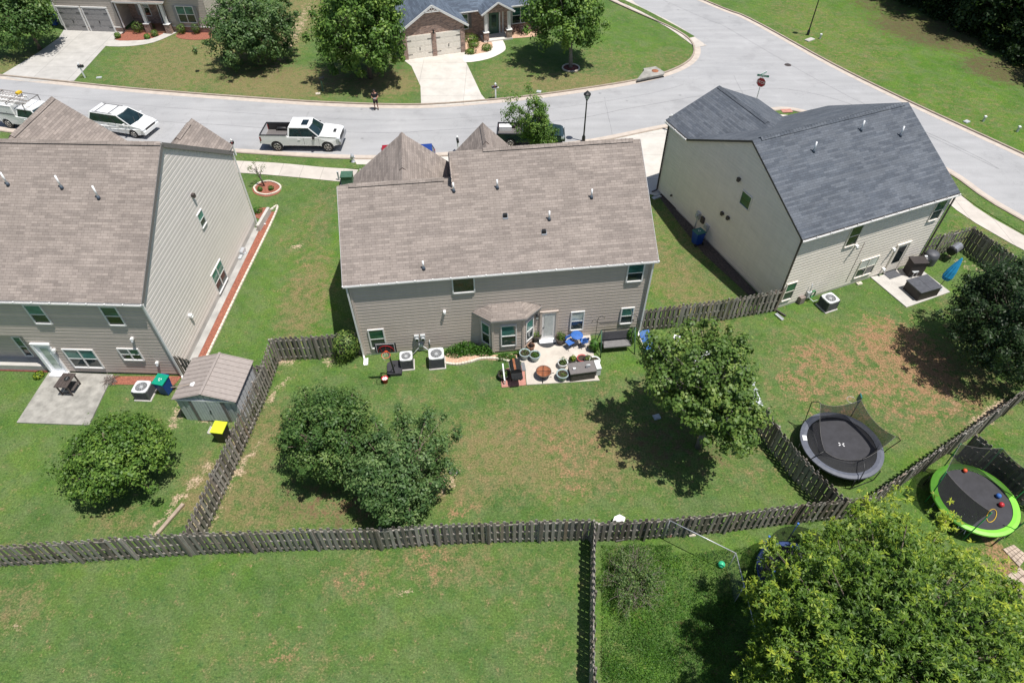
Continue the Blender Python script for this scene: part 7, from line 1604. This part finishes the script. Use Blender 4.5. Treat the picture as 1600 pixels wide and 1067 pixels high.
# ------------------------------------------------------------ houses across the street
def shut(H, off, fr, u, z0, z1, plane, mat, w_=.28):
    m = MB(mat, off)
    m.box((u, plane - .03, (z0 + z1) / 2), (w_, .05, z1 - z0))
    for k in range(9): m.box((u, plane - .06, z0 + .1 + k * (z1 - z0 - .2) / 8), (w_ - .08, .02, .04))
    m.build('shutter', H)
def garage_door(H, off, x0, x1, y, h, mat):
    m = MB([mat], off); m.box(((x0 + x1) / 2, y, h / 2), (x1 - x0, .06, h)); 
    for k in range(1, 4): m.box(((x0 + x1) / 2, y - .033, h * k / 4), (x1 - x0, .008, .02))
    n = max(3, int((x1 - x0) / .6))
    for r in range(4):
        for k in range(n): m.box((x0 + (x1 - x0) * (k + .5) / n, y - .034, h * (r + .5) / 4), ((x1 - x0) / n - .14, .012, h / 4 - .16))
    d = m.build('garage_door', H)
    for x, s in ((x0, 1), (x1, -1)):
        for z in (h * .2, h * .8): hg = MB('black_metal', off); hg.beam((x, y - .05, z), (x + s * .42, y - .05, z), .015, .05); hg.build('hinge', d)
    hd = MB('black_metal', off); hd.box(((x0 + x1) / 2, y - .06, h * .42), (.06, .04, .26)); hd.build('handle', d)
FA = Frame(R(-5), 0, 0)
def house_a():
    c = FA.g(150, 49); y0 = c.y; p = FA.g(101, 48); x0 = p.x; x1 = FA.g(196, 52).x; off = ((x0 + x1) / 2, y0, 0); H = house('suburban_house', 'tan sided house with two grey garage doors and brick porch, top left', FA, off)
    yp = y0 + 2.0; xe = x1 + 9.0; xo = x1 + 4.8
    m = MB(['siding_tan', 'brick_brown', 'trim_white'], off)
    siding_wall(m, (x0, y0), (x1, y0), lambda t: 5.6, .45); siding_wall(m, (x1, y0), (x1, yp + .3), lambda t: 5.6, .45); siding_wall(m, (xo, y0 + .5), (xe, y0 + .5), lambda t: 5.6, .55); siding_wall(m, (xe, y0 + .5), (xe, y0 + 10), lambda t: 5.6, .1); siding_wall(m, (x0, y0 + 10), (x0, y0), lambda t: 5.6, .1)
    m.box(((x0 + x1) / 2, y0 + .03, .22), (x1 - x0 - .02, .1, .45), mi=1); m.box(((x1 + xo) / 2, yp, 2.8), (xo - x1, .12, 5.6), mi=1); m.box(((xo + xe) / 2, y0 + .53, .27), (xe - xo, .1, .55), mi=1)
    m.box(((xo + xe) / 2, y0 + .5, .58), (xe - xo, .16, .06), mi=2); m.box(((x0 + x1) / 2, y0 - .01, .48), (x1 - x0, .12, .06), mi=2); m.box((xo + .0, (yp + y0 + .5) / 2, 2.8), (.1, yp - y0 - .5, 5.6), mi=0)
    m.box(((x1 + xo) / 2, y0 + .6, 2.95), (xo - x1, 1.2, .3), mi=2)
    for x in (x0, x1): m.box((x, y0 - .02, 3.0), (.14, .1, 5.0), mi=2)
    m.build('wall', H)
    r = MB(['shingle_brown', 'trim_white'], off); gable_roof(r, y0 - .3, 5.6, y0 + 5, 8.6, y0 + 10.3, 5.6, x0 - .3, xe + .3); r.slab([(x1 - .1, y0 - .3, 3.1), (xo + .4, y0 - .3, 3.1), (xo + .4, yp, 3.7), (x1 - .1, yp, 3.7)], .1); r.build('roof', H)
    fl = MB('terracotta', off); fl.box(((x1 + xo) / 2, y0 + 1.0, .1), (xo - x1 - .1, 2.0, .2)); fl.build('porch_floor', H)
    for a, b in (((75, 148), 0),): pass
    d = [FA.g(px, 48).x for px in (100, 103, 141, 146, 184, 196)]
    for a, b in ((d[0] + .35, d[2] - .1), (d[3], d[4] - .05)): garage_door(H, off, a, b, y0 - .05, 2.25, 'door_grey'); f = MB('trim_white', off); f.box((a - .07, y0 - .06, 1.15), (.14, .1, 2.4)); f.box((b + .07, y0 - .06, 1.15), (.14, .1, 2.4)); f.box(((a + b) / 2, y0 - .06, 2.35), (b - a + .28, .1, .14)); f.build('garage_trim', H)
    window_part(H, FA, off, (x1 + 1.2, 1.0), (x1 + 2.2, 2.6), 'x', yp - .06, -1); shut(H, off, FA, x1 + .95, 1.0, 2.6, yp - .06, 'door_grey'); 
    dd = MB('cover_brown', off); dd.box((x1 + 3.7, yp - .08, 1.2), (.95, .06, 2.0)); dr = dd.build('door', H); s_ = MB('trim_white', off); s_.box((x1 + 3.15, yp - .08, 1.25), (.1, .1, 2.15)); s_.box((x1 + 4.25, yp - .08, 1.25), (.1, .1, 2.15)); s_.box((x1 + 3.7, yp - .08, 2.35), (1.2, .1, .1)); s_.build('door_frame', dr)
    cols = [x1 + 2.5, xo - .15]
    for x in cols: k = MB(['brick_brown', 'trim_white'], off); k.box((x, y0 + .15, .45), (.55, .55, .9)); k.box((x, y0 + .15, .93), (.62, .62, .06), mi=1); k.box((x, y0 + .15, 1.9), (.3, .3, 1.9), mi=1); k.build('porch_column', H)
    q = FA.g(306, 20).x; window_part(H, FA, off, (xo + 1.2, 1.05), (xo + 2.9, 2.55), 'x', y0 + .44, -1, cols=2); shut(H, off, FA, xo + .95, 1.05, 2.55, y0 + .44, 'door_grey', .3); shut(H, off, FA, xo + 3.15, 1.05, 2.55, y0 + .44, 'door_grey', .3)
    downspout(H, off, (x1 - .1, y0 - .1, 5.4), (x1 - .1, y0 - .1, 0), 'trim_bronze')
house_a()
bin_('recycling_bin', 'dark blue bin beside the top left garage', G(87, 40), R(95), 'blue_plastic', 'blue_plastic', False, 1.0)
for px, py, r, h, mt, lab in ((218, 52, .62, 1.15, 'leaf_maple', 'largest round shrub in the red bed by the porch'), (236, 48, .48, .8, 'leaf_pear', 'dark round shrub behind the largest one'), (185, 60, .3, .6, 'leaf_bright', 'small shrub at the driveway corner of the red bed'), (231, 61, .32, .5, 'leaf_bright', 'small low shrub in front of the largest one'), (243, 57, .36, .6, 'leaf_maple', 'small shrub nearest the curved path'), (286, 53, .42, 1.0, 'leaf_maple', 'upright shrub right of the porch steps'), (308, 53, .42, 1.0, 'leaf_pear', 'upright shrub beside the white shuttered window')):
    shrub('round_shrub', lab, G(px, py), r, h, mt, int(px), .12, 420, group='shrubs at the top left house')
FBh = Frame(R(17.6), 0, 0)
def house_b():
    a = FBh.g(632, 94); b = FBh.g(727, 81); y0 = (a.y + b.y) / 2; x0, x1 = a.x, b.x; off = ((x0 + x1) / 2, y0, 0); H = house('suburban_house', 'brick house with cream garage doors, slate roof and white column porch, top centre', FBh, off); xm = (x0 + x1) / 2
    ym = y0 + 2.9; xe = x1 + 9.5; gz = 2.75; pk = 4.65
    m = MB(['brick_brown', 'trim_white'], off)
    m.face([(x0, y0, 0), (x1, y0, 0), (x1, y0, gz), (xm, y0, pk), (x0, y0, gz)]); m.face([(x1, y0, 0), (x1, ym, 0), (x1, ym, gz), (x1, y0, gz)]); m.face([(x0, y0 + 9, 0), (x0, y0, 0), (x0, y0, gz), (x0, y0 + 9, gz)])
    m.face([(x1, ym, 0), (xe, ym, 0), (xe, ym, gz), (x1, ym, gz)]); m.face([(xe, ym, 0), (xe, ym + 8, 0), (xe, ym + 8, gz), (xe, ym, gz)])
    for x in (x0 + .2, xm, x1 - .2): m.box((x, y0 - .06, 1.15), (.42, .12, 2.3))
    m.build('wall', H)
    r = MB(['shingle_slate_far', 'trim_white'], off); sl_ = (pk - gz) / ((x1 - x0) / 2); e = .4
    r.slab([(x0 - e, y0 - .22, gz - e * sl_ + .1), (xm, y0 - .22, pk + .1), (xm, y0 + 5, pk + .1), (x0 - e, y0 + 5, gz - e * sl_ + .1)][::-1][::-1], .18); r.slab([(xm, y0 - .22, pk + .1), (x1 + e, y0 - .22, gz - e * sl_ + .1), (x1 + e, y0 + 5, gz - e * sl_ + .1), (xm, y0 + 5, pk + .1)], .18)
    r.slab([(x0 - e, ym - .4, gz), (xe + e, ym - .4, gz), (xe - 3, ym + 5, gz + 3.2), (x0 + 2.5, ym + 5, gz + 3.2)], .15); r.slab([(xe + e, ym - .4, gz), (xe + e, ym + 10, gz), (xe - 3, ym + 5, gz + 3.2)], .15)
    roof = r.build('roof', H); gutter(roof, off, (x1 + .4, ym - .42, gz), (xe + .4, ym - .42, gz), ticks=False)
    tr = MB('trim_white', off)
    for s in (-1, 1): tr.beam((xm, y0 - .245, pk + .02), (xm + s * ((x1 - x0) / 2 + e), y0 - .245, gz - e * sl_ + .02), .05, .2)
    tr.beam((xm - .75, y0 - .245, pk - .5), (xm + .75, y0 - .245, pk - .5), .05, .1); 
    for s in (-.35, 0, .35): tr.beam((xm, y0 - .245, pk - .5), (xm + s, y0 - .245, pk - .12 - abs(s) * .35), .05, .06)
    tr.build('gable_trim', H)
    garage_door(H, off, x0 + .42, xm - .22, y0 - .03, 2.15, 'door_cream'); garage_door(H, off, xm + .22, x1 - .42, y0 - .03, 2.15, 'door_cream')
    l = MB('black_metal', off); l.box((xm, y0 - .2, 2.35), (.14, .16, .3)); l.build('wall_lamp', H)
    # portico
    px0, px1 = x1 + 2.6, x1 + 5.0; yp = ym - 1.5; pm = (px0 + px1) / 2
    for x in (px0, px1): k = MB(['brick_brown', 'trim_white'], off); k.box((x, yp + .2, .45), (.5, .5, .9)); k.box((x, yp + .2, .93), (.58, .58, .06), mi=1); k.box((x, yp + .2, 1.85), (.3, .3, 1.8), mi=1); k.build('porch_column', H)
    q = MB(['shingle_slate_far', 'trim_white', 'brick_brown'], off); ez, pz = 2.75, 3.75
    q.slab([(px0 - .5, yp - .2, ez), (pm, yp - .2, pz), (pm, ym + 2.4, pz), (px0 - .5, ym + 1, ez)], .14); q.slab([(pm, yp - .2, pz), (px1 + .5, yp - .2, ez), (px1 + .5, ym + 1, ez), (pm, ym + 2.4, pz)], .14); q.face([(px0 - .2, yp, ez), (px1 + .2, yp, ez), (pm, yp, pz - .12)], 2)
    for s, x in ((-1, px0 - .5), (1, px1 + .5)): q.beam((pm, yp - .22, pz - .06), (x, yp - .22, ez - .06), .05, .16, mi=1)
    q.build('portico_roof', H)
    fl = MB('concrete_bright', off); fl.box((pm, yp + .75, .08), (px1 - px0 + .6, 1.7, .16)); fl.build('porch_floor', H)
    d = MB(['utility_green', 'glass_lower'], off); d.box((pm, ym - .04, 1.2), (1.0, .08, 2.05)); d.box((pm, ym - .09, 1.4), (.5, .02, 1.2), mi=1); dr = d.build('door', H); f = MB('trim_white', off)
    for x in (pm - .6, pm + .6, pm + .95): f.box((x, ym - .05, 1.25), (.1, .1, 2.2))
    f.box((pm + .15, ym - .05, 2.35), (1.7, .1, .1)); f.build('door_frame', dr)
    window_part(H, FBh, off, (x1 + .3, 1.0), (x1 + 1.1, 2.35), 'x', ym, -1); shut(H, off, FBh, x1 + 1.35, 1.0, 2.35, ym, 'trim_dark', .3)
    window_part(H, FBh, off, (px1 + .75, .9), (px1 + 2.5, 2.4), 'x', ym, -1, cols=2); shut(H, off, FBh, px1 + .5, .9, 2.4, ym, 'trim_dark', .32); shut(H, off, FBh, px1 + 2.78, .9, 2.4, ym, 'trim_dark', .32)
house_b()
for px, py, r, h, mt, lab in ((737, 66, .7, .8, 'leaf_bright', 'green shrub beside the brick garage corner'), (740, 74, .6, .6, 'leaf_bright', 'green shrub in the middle of the tan bed'), (735, 84, .5, .5, 'leaf_bright', 'green shrub at the driveway edge of the tan bed'), (760, 79, .55, .6, 'leaf_bright', 'green shrub inside the path bend'), (798, 54, .58, .95, 'leaf_purple', 'left of two dark purple ball shrubs'), (815, 53, .58, .95, 'leaf_purple', 'right of two dark purple ball shrubs'), (838, 50, .55, .8, 'leaf_purple', 'dark purple shrub behind the corner lawn tree')):
    shrub('round_shrub', lab, G(px, py), r, h, mt, int(px) + 1, .13, 420, group='shrubs at the brick house')
for px, py, lab in ((744, 84, 'tiny path light in the tan bed'), (762, 69, 'tiny path light near the porch column')): mbox('path_light', lab, 'path light', G(px, py), 0, [((0, 0, .15), (.04, .04, .3)), ((0, 0, .33), (.12, .12, .06))], 'black_metal', group='path lights')
edge_run('tree_ring', 'ring of stones round the corner lawn tree', [G(892, 107) + Vector((math.cos(a) * .8, math.sin(a) * .8, 0)) for a in [i * PI / 6 for i in range(13)]])
flat('mulch_bed', [G(892, 107) + Vector((math.cos(a) * .75, math.sin(a) * .75, 0)) for a in [i * PI / 8 for i in range(16)]], .025, 'mulch_dark_red')

# ------------------------------------------------------------ the person standing by the kerb
def person():
    T = thing('person', 'person in black t-shirt and black shorts standing at the kerb, holding a controller', 'person', G(588.5, 171), R(8))
    def skin(name, verts, edges, mat, parent, sub=2, root=0):
        me = bpy.data.meshes.new(name); me.from_pydata([v[:3] for v in verts], edges, []); me.update(); me.materials.append(MATS[mat]); o = bpy.data.objects.new(name, me); COL.objects.link(o); o.parent = parent
        md = o.modifiers.new('skin', 'SKIN'); md.use_smooth_shade = True; sv = me.skin_vertices[0].data if me.skin_vertices else None
        if sv is None:
            bm = bmesh.new(); bm.from_mesh(me); bm.verts.layers.skin.verify(); bm.to_mesh(me); bm.free(); sv = me.skin_vertices[0].data
        for i, v in enumerate(verts): sv[i].radius = (v[3], v[4] if len(v) > 4 else v[3]); sv[i].use_root = (i == root)
        s = o.modifiers.new('sub', 'SUBSURF'); s.levels = sub; s.render_levels = sub; return o
    V = [(0, 0, .93, .15, .12), (0, .01, 1.1, .14, .11), (0, .01, 1.3, .16, .12), (0, .01, 1.43, .12, .09), (0, 0, 1.5, .058), (0, -.02, 1.56, .06), (0, -.03, 1.64, .085, .095), (0, -.02, 1.71, .07, .08)]; E_ = [(i, i + 1) for i in range(7)]
    for s in (-1, 1):
        b = len(V); V += [(s * .2, .01, 1.41, .06), (s * .27, .03, 1.18, .048), (s * .25, -.06, 1.1, .042), (s * .1, -.28, 1.14, .03), (s * .075, -.32, 1.145, .034, .02)]; E_ += [(3, b), (b, b + 1), (b + 1, b + 2), (b + 2, b + 3), (b + 3, b + 4)]
        for k in range(4): f = len(V); x = s * (.075 + (.025 - .018 * k)); V += [(x, -.355, 1.15 - .012 * k, .0095), (x - s * .02, -.385, 1.145 - .012 * k, .009), (x - s * .035, -.375 - .004 * (k % 2), 1.12 - .012 * k, .008)]; E_ += [(b + 4, f), (f, f + 1), (f + 1, f + 2)]
        f = len(V); V += [(s * .04, -.32, 1.175, .011), (s * .02, -.345, 1.185, .009)]; E_ += [(b + 4, f), (f, f + 1)]
        l = len(V); V += [(s * .1, 0, .84, .095), (s * .12, -.01, .5, .062), (s * .125, .02, .3, .055), (s * .13, .02, .09, .036), (s * .14, -.1, .04, .038, .03)]; E_ += [(0, l), (l, l + 1), (l + 1, l + 2), (l + 2, l + 3), (l + 3, l + 4)]
    skin('body', V, E_, 'skin', T)
    S = [(0, 0, .95, .185, .15), (0, .01, 1.1, .175, .14), (0, .01, 1.3, .19, .145), (0, .01, 1.43, .14, .11)]; e = [(0, 1), (1, 2), (2, 3)]
    for s in (-1, 1): b = len(S); S += [(s * .2, .01, 1.41, .082), (s * .255, .025, 1.25, .075)]; e += [(3, b), (b, b + 1)]
    skin('t_shirt', S, e, 'cloth_black', T)
    S = [(0, 0, .95, .17, .14)]; e = []
    for s in (-1, 1): b = len(S); S += [(s * .1, 0, .84, .12), (s * .12, -.01, .52, .1)]; e += [(0, b), (b, b + 1)]
    skin('shorts', S, e, 'cloth_black', T)
    for s in (-1, 1): m = MB('black_plastic'); m.box((s * .135, -.05, .045), (.1, .28, .09)); m.build('shoe', T, bevel=.03)
    h = MB('hair_dark'); h.ball((0, -.01, 1.71), .1, 10, sc=(.95, 1.05, .8)); h.build('hair', T); bd = MB('hair_dark'); bd.ball((0, -.095, 1.585), .045, 8, sc=(1.1, .7, .8)); bd.build('beard', T)
    for s in (-1, 1): q = MB('black_plastic'); q.ball((s * .035, -.125, 1.665), .011, 6); q.build('eye', T); q = MB('skin'); q.ball((s * .092, -.02, 1.645), .022, 6, sc=(.5, 1, 1.4)); q.build('ear', T)
    q = MB('skin'); q.ball((0, -.135, 1.635), .017, 6, sc=(.8, 1, 1.4)); q.build('nose', T); q = MB('red_plastic'); q.box((0, -.128, 1.6), (.045, .01, .01)); q.build('mouth', T)
    c = MB(['meter_grey', 'black_plastic']); c.box((0, -.35, 1.155), (.2, .1, .035)); c.box((0, -.3, 1.2), (.16, .01, .09), mi=1); tag(c.build('controller', loc=T.location, rz=R(8), bevel=.01), 'grey remote controller held in both hands by the person', 'controller')
person()
